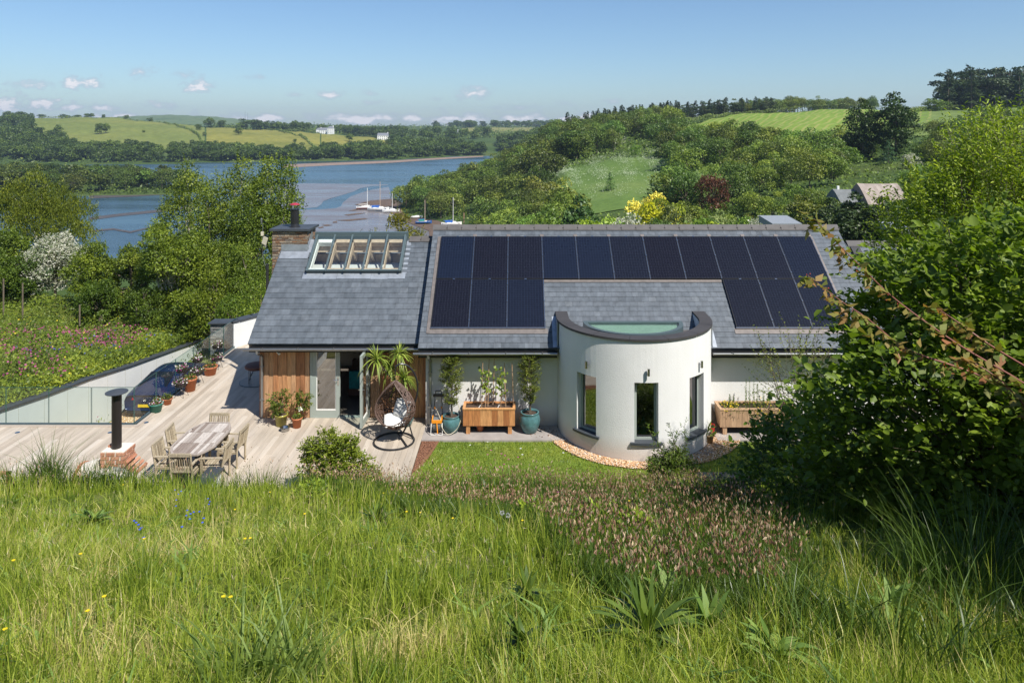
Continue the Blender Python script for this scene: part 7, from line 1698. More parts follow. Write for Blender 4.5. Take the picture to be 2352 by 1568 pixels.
# flower bank behind the retaining wall
def ground_foliage(name, n, xr, yr, hf, L, m, label, tint=(1,1,1), zf=NG, rs=1, cond=None, wr=.5, up=.2, kind='stuff'):
    rng = np.random.default_rng(rs); X = rng.uniform(*xr, n); Y = rng.uniform(*yr, n)
    if cond is not None: k = cond(X, Y, rng); X, Y = X[k], Y[k]
    n = len(X); Z = zf(X, Y)+hf(X, Y)*rng.random(n)**.6; N_ = np.array([0,-.35,1.])+rng.normal(size=(n, 3))*.5; D = np.cross(N_, rng.normal(size=(n, 3)))+np.array([0,0,up])
    rnd = np.clip(.5+.35*np.sin(X*1.7+np.sin(Y*1.3)*1.5)*np.cos(Y*1.1)+.3*rng.normal(size=n), 0, 1)
    o = leaves_obj(name, np.stack([X, Y, Z], 1), D, N_, L*rng.uniform(.5, 1.4, n), wr, M[m], None, tint, rnd); tag(o, label, name.replace('_', ' '), kind=kind); return o
hb = lambda X, Y: .35+.35*(np.sin(X*1.3+Y*.4)*np.cos(Y*1.1-X*.3)*.5+.5)+.25*np.clip(.5+.5*np.sin(X*.45+2)*np.cos(Y*.35), 0, 1)
ground_foliage('bank_plants', 60000, (-32, -16.15), (19, 41), hb, .12, 'leaf_near', 'dense mixed plants covering the bank behind the white wall', (1.0,1.05,.75), rs=2, cond=lambda X, Y, r: X > -.80*Y-3)
ground_foliage('bank_plants', 16000, (-18.5, -15.9), (20, 37), lambda X, Y: .35+0*X, .11, 'leaf_near', 'yellow green ground cover along the top of the wall', (1.5,1.4,.7), rs=3, cond=lambda X, Y, r: X < -16.0-.1)
ground_foliage('bank_plants', 12000, (-17, -8), (36, 41.5), lambda X, Y: .6+0*X, .11, 'leaf_near', 'plants at the far end of the bank under the trees', (1.1,1.15,.75), zf=lambda X, Y: np.minimum(NG(X, Y), -2.6), rs=4)
def pet(col): return leafmat('petals', [tuple(c*.7 for c in col), col], tint=False)
fc = lambda cx_, cy_, r: (lambda X, Y, g: (np.hypot((X-cx_), (Y-cy_)*.8)+g.normal(size=len(X))*r*.35 < r))
M['pink'] = pet((.42,.07,.22)); M['yel'] = pet((.65,.52,.03)); M['blu'] = pet((.07,.09,.36))
zb = lambda X, Y: NG(X, Y)+hb(X, Y)*.9
for k, (cx_, cy_, r, nn_) in enumerate([(gx(40, 30), 30, 3.2, 200), (gx(230, 33), 33, 1.8, 120), (gx(290, 33), 32.5, 1.1, 40), (gx(60, 25.5), 26, 1.6, 60)]):
    ground_foliage('pink_flowers', nn_*3, (cx_-r, cx_+r), (cy_-r, cy_+r), lambda X, Y: .3+0*X, .07, 'pink', ['magenta red campion flowering at the left of the bank','magenta red campion flowering in the middle of the bank','thin magenta flowers right of the middle drift','magenta flowers low on the left bank'][k], zf=zb, rs=40+k, cond=fc(cx_, cy_, r), wr=.9)
ground_foliage('yellow_flowers', 120, (-24, -16.4), (24, 38), lambda X, Y: .3+0*X, .08, 'yel', 'yellow flowers dotted over the bank', zf=zb, rs=50, wr=.9); ground_foliage('blue_flowers', 70, (-20, -16.4), (28, 34), lambda X, Y: .3+0*X, .08, 'blu', 'blue flowers dotted over the middle of the bank', zf=zb, rs=51, wr=.9)
for k, (x, Y, y1) in enumerate([(8, 36, 640), (52, 36.5, 650), (183, 35.5, 700), (448*.7, 36, 705)]):
    X = gx(x, Y); mb = MB(); mb.tube([(X, Y, -2), (X, Y, CH-(y1-YH)*Y/F)], .035, 5); tag(mb.build('fence_post', M['trunk']), ['leftmost thin post above the flower bank','second thin post from the left above the bank','short post under the hawthorn','short post near the pale trunks'][k], 'post')

# ------------------------------------------------------------------ meadow
def blades(name, X, Y, Hh, Wd, lean, rnd, m, label, rs, seg=3, zf=MZ, kind='stuff', z0=-.03, head=0, curl=1.0, par=None):
    rng = np.random.default_rng(rs); n = len(X); Z = zf(X, Y)+z0; a = rng.uniform(0, 6.28, n); fa = rng.uniform(0, 6.28, n)
    d = np.stack([np.cos(a), np.sin(a), 0*a], 1); sd = np.stack([np.cos(fa), np.sin(fa), 0*a], 1); V = np.zeros((n, 2*(seg+1), 3)); base = np.stack([X, Y, Z], 1)
    for j in range(seg+1):
        s = j/seg; c = base+np.array([0,0,1.])*(Hh*s*(1-.28*lean*s*s*curl))[:, None]+d*(Hh*lean*s**2*.75)[:, None]; w = (Wd*(1-s**1.6)*.5+Wd*.03)[:, None]
        V[:, 2*j] = c-sd*w; V[:, 2*j+1] = c+sd*w
    q = np.array([[2*j, 2*j+1, 2*j+3, 2*j+2] for j in range(seg)]); Fc = (q[None]+(np.arange(n)*2*(seg+1))[:, None, None]).reshape(-1, 4)
    o = link(name, mesh_np(name, V.reshape(-1, 3), Fc, m, np.repeat(np.clip(rnd, 0, 1), seg)), par)
    if par is None: tag(o, label, 'grass' if 'grass' in name else name.replace('_', ' '), kind=kind)
    tip = V[:, -1]*.5+V[:, -2]*.5
    return o, tip
M['grass'] = leafmat('meadow_grass', G3((.07,.12,.016),(.17,.235,.026),(.29,.355,.042),(.41,.455,.072),(.62,.51,.24)), trans=.42, tint=False, rough=.4)
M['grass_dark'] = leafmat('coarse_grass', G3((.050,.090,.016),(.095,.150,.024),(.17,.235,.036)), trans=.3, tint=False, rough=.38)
rng = np.random.default_rng(77)
def area_pts(n, y0=2.6, y1=14.6, p=.9, xl=-.80, xr=.80, extra=1.5):
    t = rng.random(n); Y = (y0**(1-p)+t*(y1**(1-p)-y0**(1-p)))**(1/(1-p)); u = rng.uniform(xl, xr, n); return (u*(Y+2.6*(xr > .7)), Y)
def pat(X, Y, s=1.): return (np.sin(X*1.1*s+1.7*np.sin(Y*.9*s))+np.sin(Y*1.6*s-X*.7*s+1.3)+.6*np.sin(X*3.1*s+Y*2.3*s))/2.6
def dry(X, Y): return sum(np.exp(-(((X-gx(a, b))**2+(Y-b)**2)/r**2)) for a, b, r in [(405,6.6,.45),(70,7.6,.5),(250,3.9,.4),(960,4.2,.3),(1420,5.2,.25),(560,9.5,.5),(1010,6.0,.3),(200,5.3,.25),(700,7.6,.45),(1150,5.0,.3),(1290,8.0,.4),(120,4.4,.3),(820,4.0,.25),(480,8.3,.4)])
def edge(X): return 13.35+.25*np.sin(X*.8)+.15*np.sin(X*2.1)
M['dock'] = leafmat('dock_leaves', G3((.09,.16,.03),(.15,.24,.045),(.22,.31,.07)), trans=.3, tint=False, rough=.6)
# dense sward growing in tussocks, each tussock with its own height, lean and colour
def tussocks(nc, per, y0, y1, p, rad, hgt, wd, label, rs, m='grass', name='meadow_grass', seg=2, lean=(.15, .9), xl=-.80, xr=.80, c0=.45, cond=None, zoff=-.03):
    r2 = np.random.default_rng(rs); global rng; rng = r2
    CX_, CY_ = area_pts(nc, y0, y1, p, xl, xr); k = CY_ < edge(CX_)+.6
    if cond is not None: k &= cond(CX_, CY_)
    CX_, CY_ = CX_[k], CY_[k]; nc = len(CX_); pt = pat(CX_, CY_); ch = hgt*np.clip(1+.5*pt-.5*dry(CX_, CY_)+.4*r2.normal(size=nc), .25, 2.4); cc = c0+.22*pt+.19*r2.normal(size=nc)+.65*dry(CX_, CY_); cr_ = rad*r2.uniform(.6, 1.6, nc)
    ii = np.repeat(np.arange(nc), per); n = len(ii); a = r2.uniform(0, 6.28, n); r = np.sqrt(r2.random(n))*cr_[ii]; X = CX_[ii]+r*np.cos(a); Y = CY_[ii]+r*np.sin(a)
    o, tip = blades(name, X, Y, ch[ii]*r2.uniform(.45, 1.15, n), wd*(1+.16*Y)*r2.uniform(.6, 1.2, n), r2.uniform(*lean, n), cc[ii]+.14*r2.normal(size=n)+.30*(r2.random(n) < .05), M[m], label, rs, seg=seg)
tussocks(13000, 16, 2.5, 14.6, 1.25, .085, .17, .0042, 'tussocky sunlit grass of the sloping meadow in the foreground', 1)
tussocks(880, 26, 2.6, 14.4, .98, .075, .27, .0045, 'taller upright grass clumps standing in the meadow', 2, name='long_grass', seg=3, lean=(.05, .55), c0=.36)
tussocks(1000, 12, 2.6, 11, 1.1, .12, .15, .016, 'low clumps of darker broad leaves among the grass', 4, m='dock', name='meadow_herbs', seg=2, lean=(.8, 1.8), c0=.3)
rng = np.random.default_rng(78)
# longer blades in drifts
X, Y = area_pts(50000, p=1.15); pt = pat(X+3, Y, .8); k = (Y < edge(X)+.3) & (rng.random(len(X)) < .12+.6*pt+.45*(Y > 10)); X, Y, pt = X[k], Y[k], pt[k]; n = len(X)
blades('long_grass', X, Y, (.30+.10*pt+.10*np.clip((Y-9)/4, 0, 1))*rng.uniform(.6, 1.35, n), .0040+.0010*Y*rng.uniform(.6, 1.2, n), rng.uniform(.05, .6, n), .34+.20*pt+.20*rng.normal(size=n)+.3*(rng.random(n) < .05), M['grass'], 'long green grass blades in drifts over the meadow', 2)
X, Y = area_pts(14000, p=1.1); k = (Y < 11) & (rng.random(len(X)) < .25+.75*np.clip(-X/Y*2.2, 0, 1)); X, Y = X[k], Y[k]; n = len(X)
blades('lying_grass', X, Y, rng.uniform(.14, .28, n), .0050+.0009*Y, rng.uniform(1.0, 2.2, n), .50+.25*rng.normal(size=n)+.4*dry(X, Y), M['grass'], 'long grass lying flat in swirls over the meadow', 3, seg=4)
# tall tufts along the lower edge (left) and clumps in front of the lawn
def tufts(spots, m, label, rs, name='tall_grass', w=.010, kind='stuff', lean=(.15, .9), group=None, rndo=.35):
    Xs, Ys, Hs, i0 = [], [], [], 0; r2 = np.random.default_rng(rs)
    for (x, Yc, rad, nb, h) in spots:
        a = r2.uniform(0, 6.28, nb); r = rad*np.sqrt(r2.random(nb)); Xs.append(gx(x, Yc)+r*np.cos(a)); Ys.append(Yc+r*np.sin(a)*.7); Hs.append(h*r2.uniform(.45, 1.1, nb))
    X = np.concatenate(Xs); Y = np.concatenate(Ys); H = np.concatenate(Hs)
    return blades(name, X, Y, H, w*r2.uniform(.6, 1.2, len(X)), r2.uniform(*lean, len(X)), rndo+.22*r2.normal(size=len(X)), m, label, rs, seg=5, kind=kind)
tufts([(35,13.1,.28,130,.75),(100,12.9,.30,170,1.05),(115,13.0,.16,100,1.35),(150,13.0,.4,150,.75),(195,13.0,.4,180,.8),(230,13,.3,130,.75),(265,13.0,.4,130,.7),(290,13,.3,60,.7),(10,13.0,.3,60,.7)], M['grass_dark'], 'tall rough grass tufts standing up against the pale deck at the left', 5, w=.015)
tufts([(600,13.2,.3,60,.6),(560,13.2,.35,60,.6),(660,13.2,.4,70,.62),(740,13.2,.5,90,.5),(380,13,.5,60,.5),(450,13.0,.4,50,.5),(1110,14.2,.22,150,.75),(1175,14.3,.22,150,.75),(1050,14,.25,60,.5),(1250,14.1,.2,50,.45),(340,13.2,.4,70,.6),(420,13.3,.3,50,.5),(500,13.3,.4,60,.55),(700,13.4,.3,50,.6),(860,13.6,.5,80,.6),(930,13.8,.4,70,.5),(1000,13.9,.4,60,.5),(1320,13.8,.4,60,.5),(1400,13.8,.4,60,.55),(1480,13.8,.4,60,.5),(1580,13.6,.4,70,.6),(1640,13.4,.3,50,.5)], M['grass_dark'], 'upright grass tufts along the lower edge of the meadow', 6)
M['blade_pale'] = leafmat('broad_blades', G3((.12,.18,.04),(.19,.26,.055),(.27,.34,.08)), trans=.35, tint=False, rough=.5)
tufts([(560,3.45,.22,60,.50),(620,3.5,.22,60,.50),(680,3.6,.2,40,.46)], M['blade_pale'], 'broad bladed grass clump at the bottom of the picture', 7, w=.019, lean=(.3, 1.1))
tufts([(330,5.2,.10,60,.48),(310,4.9,.16,60,.42),(340,5.6,.14,50,.42)], M['grass'], 'tall slender grass clump left of centre', 8, w=.008)
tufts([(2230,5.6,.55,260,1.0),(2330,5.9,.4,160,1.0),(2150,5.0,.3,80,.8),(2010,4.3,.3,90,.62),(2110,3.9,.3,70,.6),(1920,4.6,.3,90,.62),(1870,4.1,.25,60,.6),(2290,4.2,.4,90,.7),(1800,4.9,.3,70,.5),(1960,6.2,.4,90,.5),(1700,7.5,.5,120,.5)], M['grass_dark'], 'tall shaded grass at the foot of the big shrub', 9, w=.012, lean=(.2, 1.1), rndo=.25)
tufts([(1120,9.0,.6,60,.45),(60,8.5,.6,80,.42),(20,6.0,.5,90,.42),(80,4.6,.4,60,.42),(930,5.2,.4,60,.38),(1300,6.2,.4,60,.4),(440,9.4,.4,70,.5),(880,11,.5,80,.5)], M['grass'], 'longer grass clumps scattered over the meadow', 10, w=.008)
# plantain: stems with brown seed heads
M['head'] = leafmat('seed_heads', [(.24,.13,.085),(.42,.27,.18),(.62,.50,.34)], trans=.1, tint=False)
def heads(n, cond, h, size, label, rs, ratio=.30, per=3):
    global rng
    X, Y = area_pts(n*5, 4.2, 14.0, .55, -.3, .42); k = cond(X, Y); X, Y = X[k][:n], Y[k][:n]; n = len(X); r2 = np.random.default_rng(rs)
    o, tip = blades('flower_stems', X, Y, h*r2.uniform(.65, 1.2, n), .0028+.0004*Y, r2.uniform(.05, .35, n), .25+.2*r2.random(n), M['grass_dark'], 'thin stems of ribwort plantain', rs, seg=2)
    P = np.repeat(tip, per, 0); a = np.tile(np.arange(per)*math.pi/per, n)+np.repeat(r2.uniform(0, 3, n), per); N_ = np.stack([np.cos(a), np.sin(a), 0*a], 1); D = np.tile([0, 0, 1.], (n*per, 1))+np.repeat(r2.normal(size=(n, 3))*.3, per, 0)
    L = np.repeat(size*r2.uniform(.7, 1.3, n), per); q = leaves_obj('seed_heads', P-np.array([0,0,.01]), D, N_, L, ratio, M['head'], None, None, np.repeat(r2.random(n), per), wide=.5)
    tag(q, label, 'seed heads', kind='stuff')
def band(X, Y):
    u = X/Y; return (Y > np.interp(u, [-.27,-.116,.037,.098,.16,.37,.45], [12.0,9.8,7.2,5.6,4.7,4.7,7])+.5*pat(X, Y)) & (u > -.30) & (u < .27+.13*np.clip((11.4-Y)/5, 0, 1)) & (Y < edge(X)+.5)
heads(6500, band, .42, .042, 'brown plantain seed heads massed across the middle of the meadow', 21)
heads(900, lambda X, Y: (X/Y < .05) & (Y > 12.4) & (Y < edge(X)+.4), .55, .06, 'long reddish brown seed heads along the meadow edge', 22, .2)
X, Y = area_pts(900, 9, 13.6, .8, -.8, -.25); k = Y > 12.0; X, Y = X[k], Y[k]; n = len(X)
o, tip = blades('flower_stems', X, Y, rng.uniform(.3, .65, n), np.full(n, .006), rng.uniform(.1, .5, n), rng.random(n)*.5, M['grass_dark'], 'seeding stems at the left edge of the meadow', 24, seg=2)
q = leaves_obj('seed_heads', tip, rng.normal(size=(n, 3))*.4+[0,0,1], rng.normal(size=(n, 3)), np.full(n, .055), .3, M['head']); tag(q, 'brown seed heads at the left edge of the meadow', 'seed heads', kind='stuff')
X, Y = area_pts(2600, 4.5, 13.4, .7); k = (rng.random(len(X)) < .35+.5*(pat(X, Y, .7) > .1)); X, Y = X[k], Y[k]; n = len(X)
o, tip = blades('flowering_grass', X, Y, rng.uniform(.28, .5, n), .0022+.0004*Y, rng.uniform(.05, .5, n), .5+.4*rng.random(n), M['grass'], 'thin flowering grass stalks scattered over the meadow', 44, seg=3)
q = leaves_obj('grass_panicles', np.repeat(tip, 2, 0)-[0,0,.05], np.tile([0,0,1.], (2*n, 1))+rng.normal(size=(2*n, 3))*.35, rng.normal(size=(2*n, 3)), np.full(2*n, .045), .13, leafmat('panicles', [(.30,.24,.14),(.44,.38,.24)], tint=False)); tag(q, 'pale brown feathery grass heads scattered over the meadow', 'seed heads', kind='stuff')
# dark lush leaves under the seed heads
X, Y = area_pts(70000, 4.2, 13.8, .8, -.27, .48); k = band(X, Y+.3); X, Y = X[k], Y[k]; n = len(X)
blades('plantain_leaves', X, Y, rng.uniform(.16, .36, n), .012+.0008*Y, rng.uniform(.15, .8, n), .1+.4*rng.random(n), M['grass_dark'], 'dark strap leaves under the seed heads', 25, seg=2)
# rosettes of broad leaves: docks and knapweed clumps
def rosette(x, Yc, n, L, w, label, rs, m='grass_dark', rad=.12, up=(.3, 1.2), name='dock_plant', tint=None, cat='plant'):
    X, Z = gx(x, Yc), float(MZ(gx(x, Yc), Yc)); e = empty(name, (X, Yc, Z), label, cat)
    o = straps([(X, Yc, Z+.12, L)], n, w, rs, e, 'leaves', m=m, seg=5, droop=.9); return e
rosette(865, 8.2, 110, .38, .030, 'dark green rosette of narrow leaves in the middle of the meadow', 1)
rosette(1490, 4.1, 60, .45, .05, 'strap leaved dark clump at the bottom right of the meadow', 2); rosette(1540, 5.0, 40, .32, .065, 'broad leaved dock with pale midribs right of centre', 3, 'dock')
rosette(1780, 3.9, 34, .26, .06, 'broad leaved dock at the bottom near the shaded grass', 4, 'dock'); rosette(1455, 5.6, 26, .3, .06, 'pointed leaf clump in the sun right of centre', 5, 'dock')
rosette(1350, 5.8, 18, .26, .05, 'small pale dock left of the pointed clump', 6, 'dock'); rosette(215, 9.2, 22, .34, .10, 'large pale leaved plant at the left of the meadow', 7, 'dock'); rosette(1200, 3.9, 40, .18, .05, 'grey green thistle rosette at the bottom centre', 8)
rosette(1630, 4.4, 34, .28, .06, 'broad leaf dock left of the tall shaded grass', 9, 'dock'); rosette(1210, 4.8, 44, .2, .04, 'grey green thistle rosette above the bottom one', 10); rosette(2050, 4.9, 20, .26, .06, 'dock in the shade of the shrub', 11, 'dock')
for k, (x, Yc, w_, lb) in enumerate([(1390, 7.7, .40, 'bright green leafy weed patch right of the seed heads'), (1230, 8.3, .30, 'light green leafy weed in the centre of the meadow'), (720, 11.2, .35, 'bright leafy weed below the yellow shrub'), (1460, 7.2, .25, 'small bright weed patch in the right meadow')]):
    X0 = gx(x, Yc); e = empty('weed_patch', (X0, Yc, float(MZ(X0, Yc))), lb, 'plant'); plant_blob(e, X0, Yc, float(MZ(X0, Yc)), w_, .34, 420, .07, name='leaves', tint=(1.5,1.6,1.0), rs=k+60)
# small flowers: buttercups, blue alkanet, pink, dandelion clocks
def dots(name, spots, col, size, h, label, rs, per=7):
    r2 = np.random.default_rng(rs); m = M.setdefault('dot'+name, leafmat(name+'_petals', [tuple(c*.85 for c in col), col], tint=False)); Pl = []
    for x, y, Yc in spots: Pl.append(px(x, y, Yc))
    P = np.repeat(np.array(Pl), per, 0); a = np.tile(np.arange(per)*2*math.pi/per, len(Pl)); D = np.stack([np.cos(a), np.sin(a)*.8, .45+0*a], 1); N_ = np.tile([0, -.35, 1.], (len(P), 1))+r2.normal(size=P.shape)*.15
    q = leaves_obj(name, P, D, N_, np.full(len(P), size), .85, m); tag(q, label, name.replace('_', ' '), kind='stuff')
    X = P[::per, 0]; Y = P[::per, 1]; hh = np.maximum(P[::per, 2]-MZ(X, Y), .05); blades('flower_stems', X, Y, hh+.03, np.full(len(X), .005), np.full(len(X), .02), .3+0*X, M['grass_dark'], f'stems of the {name.replace("_"," ")}', rs+1, seg=2)
def gpx(x, y):   # meadow surface (flower height) seen at a pixel
    Yv = np.linspace(2.5, 14, 900); z = CH-(y-YH)*Yv/F; k = np.nonzero(z < MZ((x-XC)*Yv/F, Yv)+.30)[0]; return (x, y, float(Yv[k[0]]) if len(k) else 13.4)
dots('buttercups', [gpx(x, y) for x, y in [(540,1020+150),(331,1237),(185,1272),(31,1287),(239,1370),(201,1403),(12,1445),(530,1371),(513,1370),(283,1113),(575,1236),(563,1237),(835,1088),(808,1100),(881,1132),(966,1177),(934,1175),(1390,1140),(1410,1118),(1445,1150),(1480,1128),(1560,1165),(1200,1195),(1040,1190),(700,1180),(620,1130)]], (.80,.62,.02), .014, .3, 'yellow buttercups dotted over the meadow', 31)
bl = [gpx(x, y) for x, y in [(313,1200),(318,1205),(325,1212),(308,1196),(321,1216),(405,1148),(410,1135),(404,1162),(430,1172),(438,1180),(428,1184),(436,1192),(445,1176),(478,1145),(482,1152),(480,1158),(468,1190),(465,1200),(458,1175),(418,1210),(402,1125),(416,1128),(330,1235)]]
dots('blue_flowers', bl, (.07,.13,.75), .013, .4, 'bright blue alkanet flowers in the left meadow', 33)
dots('pink_flowers', [gpx(x, y) for x, y in [(1152,1042),(1160,1046),(1168,1055),(1158,1066),(1148,1072),(1190,1050),(1128,1034),(1120,1044),(1282,1130)]], (.55,.05,.35), .018, .4, 'magenta campion flowers where the meadow meets the lawn', 35)
dots('white_flowers', [gpx(x, y) for x, y in [(1196,1030),(1200,1044),(1294,1040)]]+[(1080,1022,16),(1120,1015,16.4)], (.75,.75,.7), .022, .4, 'white flowers at the edge of the lawn', 37)
for k, (x, y) in enumerate([(1153, 1177), (1167, 1183)]):
    q = gpx(x, y); P = px(*q); r2 = np.random.default_rng(k); d = nrm(r2.normal(size=(160, 3))); o = leaves_obj('dandelion_clock', np.array(P)+d*.012, d, np.cross(d, r2.normal(size=(160, 3))), np.full(160, .016), .2, M['grey_cloth']); tag(o, ['left dandelion clock of two in the seed heads','right dandelion clock of two in the seed heads'][k], 'dandelion clock')
    X, Y = np.array([P[0]]), np.array([P[1]]); 
# lawn fuzz
X = rng.uniform(-2.4, 9, 60000); Y = rng.uniform(14.4, 18.1, 60000); k = (np.hypot(X-BC[0], Y-BC[1]) > BR_+.33) & (Y < 18.03) & ~((X < -1.95) & (X < -2.44+(Y-16.3)*.26)); X, Y = X[k], Y[k]; n = len(X); pt = pat(X, Y, 1.6)
blades('lawn_grass', X, Y, .035+.035*rng.random(n)+.02*np.clip(pt, 0, 1), np.full(n, .013), rng.uniform(.2, 1.2, n), .35+.22*pt+.2*rng.normal(size=n), M['grass'], 'short mown lawn grass in front of the bay', 12, seg=1, zf=lambda X, Y: X*0-.045, z0=0)
# litter leaves on the patio and deck
P = np.stack([rng.uniform(.3, 1.6, 70), rng.uniform(18.1, 18.9, 70)], 1); scatter_bits('dry_leaves', P, np.full(70, .012), .022, M['bark_mulch'], 6, label='brown dry leaves on the slabs by the bay')
P = np.stack([rng.uniform(-7, -2.6, 40), rng.uniform(15.5, 19.2, 40)], 1); scatter_bits('dry_leaves', P, np.full(40, .008), .016, M['bark_mulch'], 7, label='a few dry leaves on the deck')

# ------------------------------------------------------------------ shrubs at the meadow edge
M['leaf_hazel'] = leafmat('hazel_leaves', G3((.035,.060,.010),(.075,.115,.018),(.12,.17,.026),(.20,.26,.045)), trans=.42)
def hero_shrub(name, c, rad, n_tw, label, L, tint, rs, stems=14, tw=(.25,.6), nper=9, base=None, wr=.6, m='leaf_near', up=.35, curve=-.12, inner=.5, stem_r=.016, spr=.35, cat='shrub', squash=True):
    rng = np.random.default_rng(rs); c = np.array(c, float); rad = np.array(rad, float); b = np.array(base if base is not None else (c[0], c[1], c[2]-rad[2]))
    e = empty(name, tuple(b), label, cat); d = nrm(rng.normal(size=(n_tw, 3))); rr = np.where(rng.random(n_tw) < inner, rng.random(n_tw)**.5*.85, rng.uniform(.8, 1.0, n_tw))
    lump = 1+.16*np.sin(d[:, 0]*5+rs)*np.cos(d[:, 2]*6+d[:, 1]*4)+.07*np.sin(d[:, 2]*15+d[:, 0]*13)
    O = c+d*rad*(rr*lump)[:, None]; Dr = nrm(d+rng.normal(size=d.shape)*.45+np.array([0, 0, up])); ln = rng.uniform(*tw, n_tw)
    P, D, N_, Ls, rnd = sprays(rng, O-Dr*(ln*.5)[:, None], Dr, ln, nper, L, spr, curve)
    k = P[:, 2] > MZ(P[:, 0], P[:, 1])+.02 if squash else np.ones(len(P), bool)
    if m == 'leaf_hazel': Ls = Ls*rng.uniform(.6, 1.25, len(Ls))
    leaves_obj('foliage', P[k], D[k], N_[k], Ls[k], wr, M[m], e, tint, rnd[k], six=True)
    mb = MB()
    for q in range(stems):
        i = rng.integers(0, n_tw); t = O[i]; mid = (b+t)/2+np.array([0, 0, .12*rad[2]])+rng.normal(size=3)*.06*rad; mb.tube([b+rng.normal(size=3)*.04, mid, t], [stem_r, stem_r*.6, stem_r*.2], 5, cap=False)
    for i in rng.choice(n_tw, min(n_tw, 420), replace=False): mb.tube([O[i]-Dr[i]*ln[i]*.5, O[i]+Dr[i]*ln[i]*.45], [.0035, .0012], 3, cap=False)
    mb.build('stems', M['trunk'], e); return e
hero_shrub('yellow_green_shrub', (gx(765, 15.3), 15.3, .75), (.68, .5, .62), 900, 'yellow green leafy shrub standing before the deck at the meadow edge', .075, (1.5,1.4,.8), 3, wr=.42, tw=(.15,.35), squash=False)
hero_shrub('yellow_green_shrub', (gx(835, 14.9), 14.9, .55), (.4, .35, .3), 200, 'low yellow green shoots right of the larger shrub', .06, (1.5,1.4,.8), 4, wr=.42, tw=(.15,.35), squash=False)
hero_shrub('dark_leaved_shrub', (gx(1545, 15.4), 15.4, .55), (.5, .4, .36), 480, 'dark leaved shrub before the curved bay', .075, (.85,.95,.75), 5, wr=.38, tw=(.15,.35), squash=False)
e = empty('tall_shoots', (gx(1550, 15.5), 15.5, .3), 'tall thin leafy shoots rising in front of the bay windows', 'shrub'); mb = MB(); O = []; Dd = []
for (x0_, y0_, x1_, y1_) in [(1550,1060,1545,1000),(1560,1055,1537,975),(1575,1050,1572,975),(1520,1050,1490,985),(1530,1060,1505,1000),(1560,1060,1580,1010),(1545,1040,1560,990)]:
    a, b = np.array(px(x0_, y0_, 15.5)), np.array(px(x1_, y1_, 15.4)); mb.tube([a-[0,0,.5], a, b], [.008, .006, .003], 4, cap=False)
    for s in np.linspace(.2, 1, 7): O.append(a+(b-a)*s); Dd.append((b-a)+RG.normal(size=3)*.4)
mb.build('stems', M['trunk'], e); P, D, N_, Ls, rnd = sprays(RG, np.array(O), np.array(Dd), np.full(len(O), .14), 7, .07, .4, 0); leaves_obj('foliage', P, D, N_, Ls, .35, M['leaf_near'], e, (.8,.95,.75), rnd)
hero_shrub('hazel_shrub', (5.65, 8.0, 4.75), (2.25, 1.75, 2.3), 5600, 'huge dark green hazel shrub filling the right of the picture', .095, (1.5,1.5,.95), 6, m='leaf_hazel', stems=70, tw=(.3,.75), nper=9, base=(5.9, 8.2, 3.0), wr=.8, inner=.35, stem_r=.03, curve=-.25)
hero_shrub('hazel_shrub', (4.15, 9.9, 2.85), (1.1, 1.2, 1.35), 1300, 'lower left skirt of dark foliage beside the hazel', .075, (1.05,1.2,.85), 7, m='leaf_hazel', stems=20, tw=(.25,.5), base=(4.6, 10.4, 1.6), wr=.7, inner=.3)
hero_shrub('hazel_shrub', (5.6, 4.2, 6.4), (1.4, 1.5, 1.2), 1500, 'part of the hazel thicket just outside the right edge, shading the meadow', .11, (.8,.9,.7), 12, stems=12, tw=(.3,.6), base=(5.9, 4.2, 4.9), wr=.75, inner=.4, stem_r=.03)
hero_shrub('willow_shrub', (8.6, 12.6, 5.5), (2.1, 1.6, 2.0), 4200, 'lighter yellow green shrub with upright shoots behind the hazel', .09, (2.1,2.0,1.2), 8, stems=50, tw=(.3,.75), nper=11, base=(8.2, 12.6, 2.2), wr=.40, up=1.0, curve=.15, inner=.3, stem_r=.03)
hero_shrub('willow_shrub', (8.7, 12.4, 7.4), (1.1, 1.0, .75), 420, 'top shoots of the light shrub against the field', .085, (2.4,2.3,1.3), 9, stems=30, tw=(.4,.8), nper=13, base=(8.3, 12.6, 5.0), wr=.32, up=1.6, curve=.1, inner=.2)
hero_shrub('spindly_shrub', (gx(1830, 12), 12.0, 3.6-.0), (.75, .5, 1.0), 200, 'spindly shrub with small leaves and yellow flowers left of the hazel', .045, (1.35,1.2,.8), 11, stems=26, tw=(.3,.7), nper=11, base=(gx(1870, 12), 12.2, 1.3), wr=.45, up=.9, curve=.05)
e = empty('cherry_branches', (8.4, 6.6, 3.5), 'long reddish cherry branches with bronze leaves reaching in from the right edge', 'tree'); mb = MB(); O = []; Dd = []
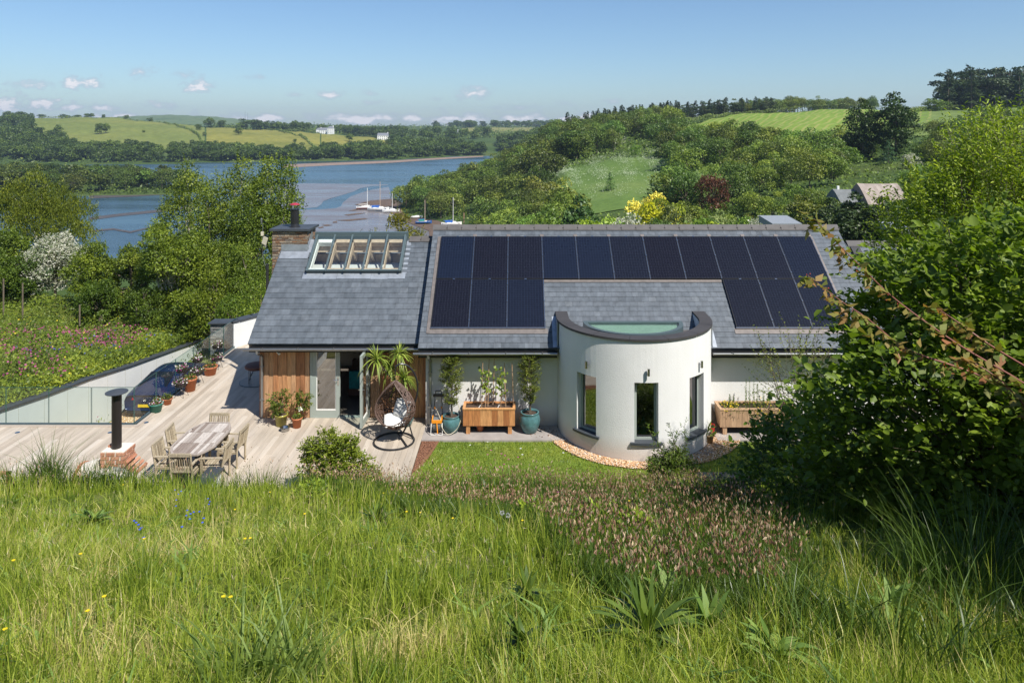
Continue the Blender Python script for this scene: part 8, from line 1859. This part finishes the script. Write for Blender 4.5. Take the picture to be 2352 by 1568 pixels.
BRN = [[(2460,960,6.2),(2352,880,6.3),(2200,790,6.4),(2060,690,6.5),(1975,610,6.5),(1925,560,6.5),(1872,505,6.5)], [(2300,880,6.3),(2190,840,6.3),(2080,800,6.3),(1990,730,6.3),(1930,690,6.3),(1855,632,6.3)], [(2352,840,6.0),(2270,790,6.0),(2200,740,6.1),(2140,700,6.1)], [(2380,1000,5.8),(2352,930,5.8),(2280,860,5.9),(2210,820,6.0)]]
for bb in BRN:
    pts = cr([px(*q) for q in bb], 5); mb.tube(pts, [.009*(1-i/len(pts))+.0028 for i in range(len(pts))], 6, cap=False)
    for i in range(3, len(pts), 1):
        for _q in range(2): O.append(np.array(pts[i])); Dd.append(np.array(pts[min(i+1, len(pts)-1)]-pts[i-1])+RG.normal(size=3)*.05)
mb.tube([(8.4, 6.6, 2.2), (8.2, 6.5, 4.6), px(2460, 960, 6.2)], [.06, .05, .02], 8); mb.build('branch', plain('red_bark', (.20,.07,.05), .6), e)
M['cherry'] = leafmat('cherry_leaves', [(.11,.15,.02),(.18,.21,.04),(.27,.19,.05),(.36,.13,.06)], trans=.4, tint=False)
P, D, N_, Ls, rnd = sprays(RG, np.array(O), np.array(Dd), np.full(len(O), .10), 3, .105, .5, -.3); leaves_obj('foliage', P, D+np.array([0,0,-.5]), N_, Ls, .5, M['cherry'], e, None, rnd)
n = 60; i = RG.integers(0, len(O), n); Pb = np.array(O)[i]+RG.normal(size=(n, 3))*.02-[0,0,.03]; scatter = scatter_bits('berries', Pb[:, :2], Pb[:, 2], .007, plain('red_berries', (.40,.05,.03), .3), 8, kind=None, flatness=1.0); scatter.parent = e; scatter.matrix_parent_inverse = Matrix.Translation(-e.location); scatter['kind'] = 'stuff'
# ------------------------------------------------------------------ haze
mb = MB(); mb.box(-9000, 9000, -40, 4700, -29, 130); hz = mb.build('haze', []) ; hz['kind'] = 'stuff'; hz['label'] = 'thin blue summer haze over the estuary'
m = bpy.data.materials.new('air'); m.use_nodes = True; t = m.node_tree; t.nodes.clear(); o_ = t.nodes.new('ShaderNodeOutputMaterial'); v = t.nodes.new('ShaderNodeVolumePrincipled')
v.inputs['Color'].default_value = (.62,.78,1.0,1); v.inputs['Density'].default_value = .00013; v.inputs['Anisotropy'].default_value = .2; t.links.new(v.outputs[0], o_.inputs['Volume']); hz.data.materials.append(m); hz.data.materials[0] = m
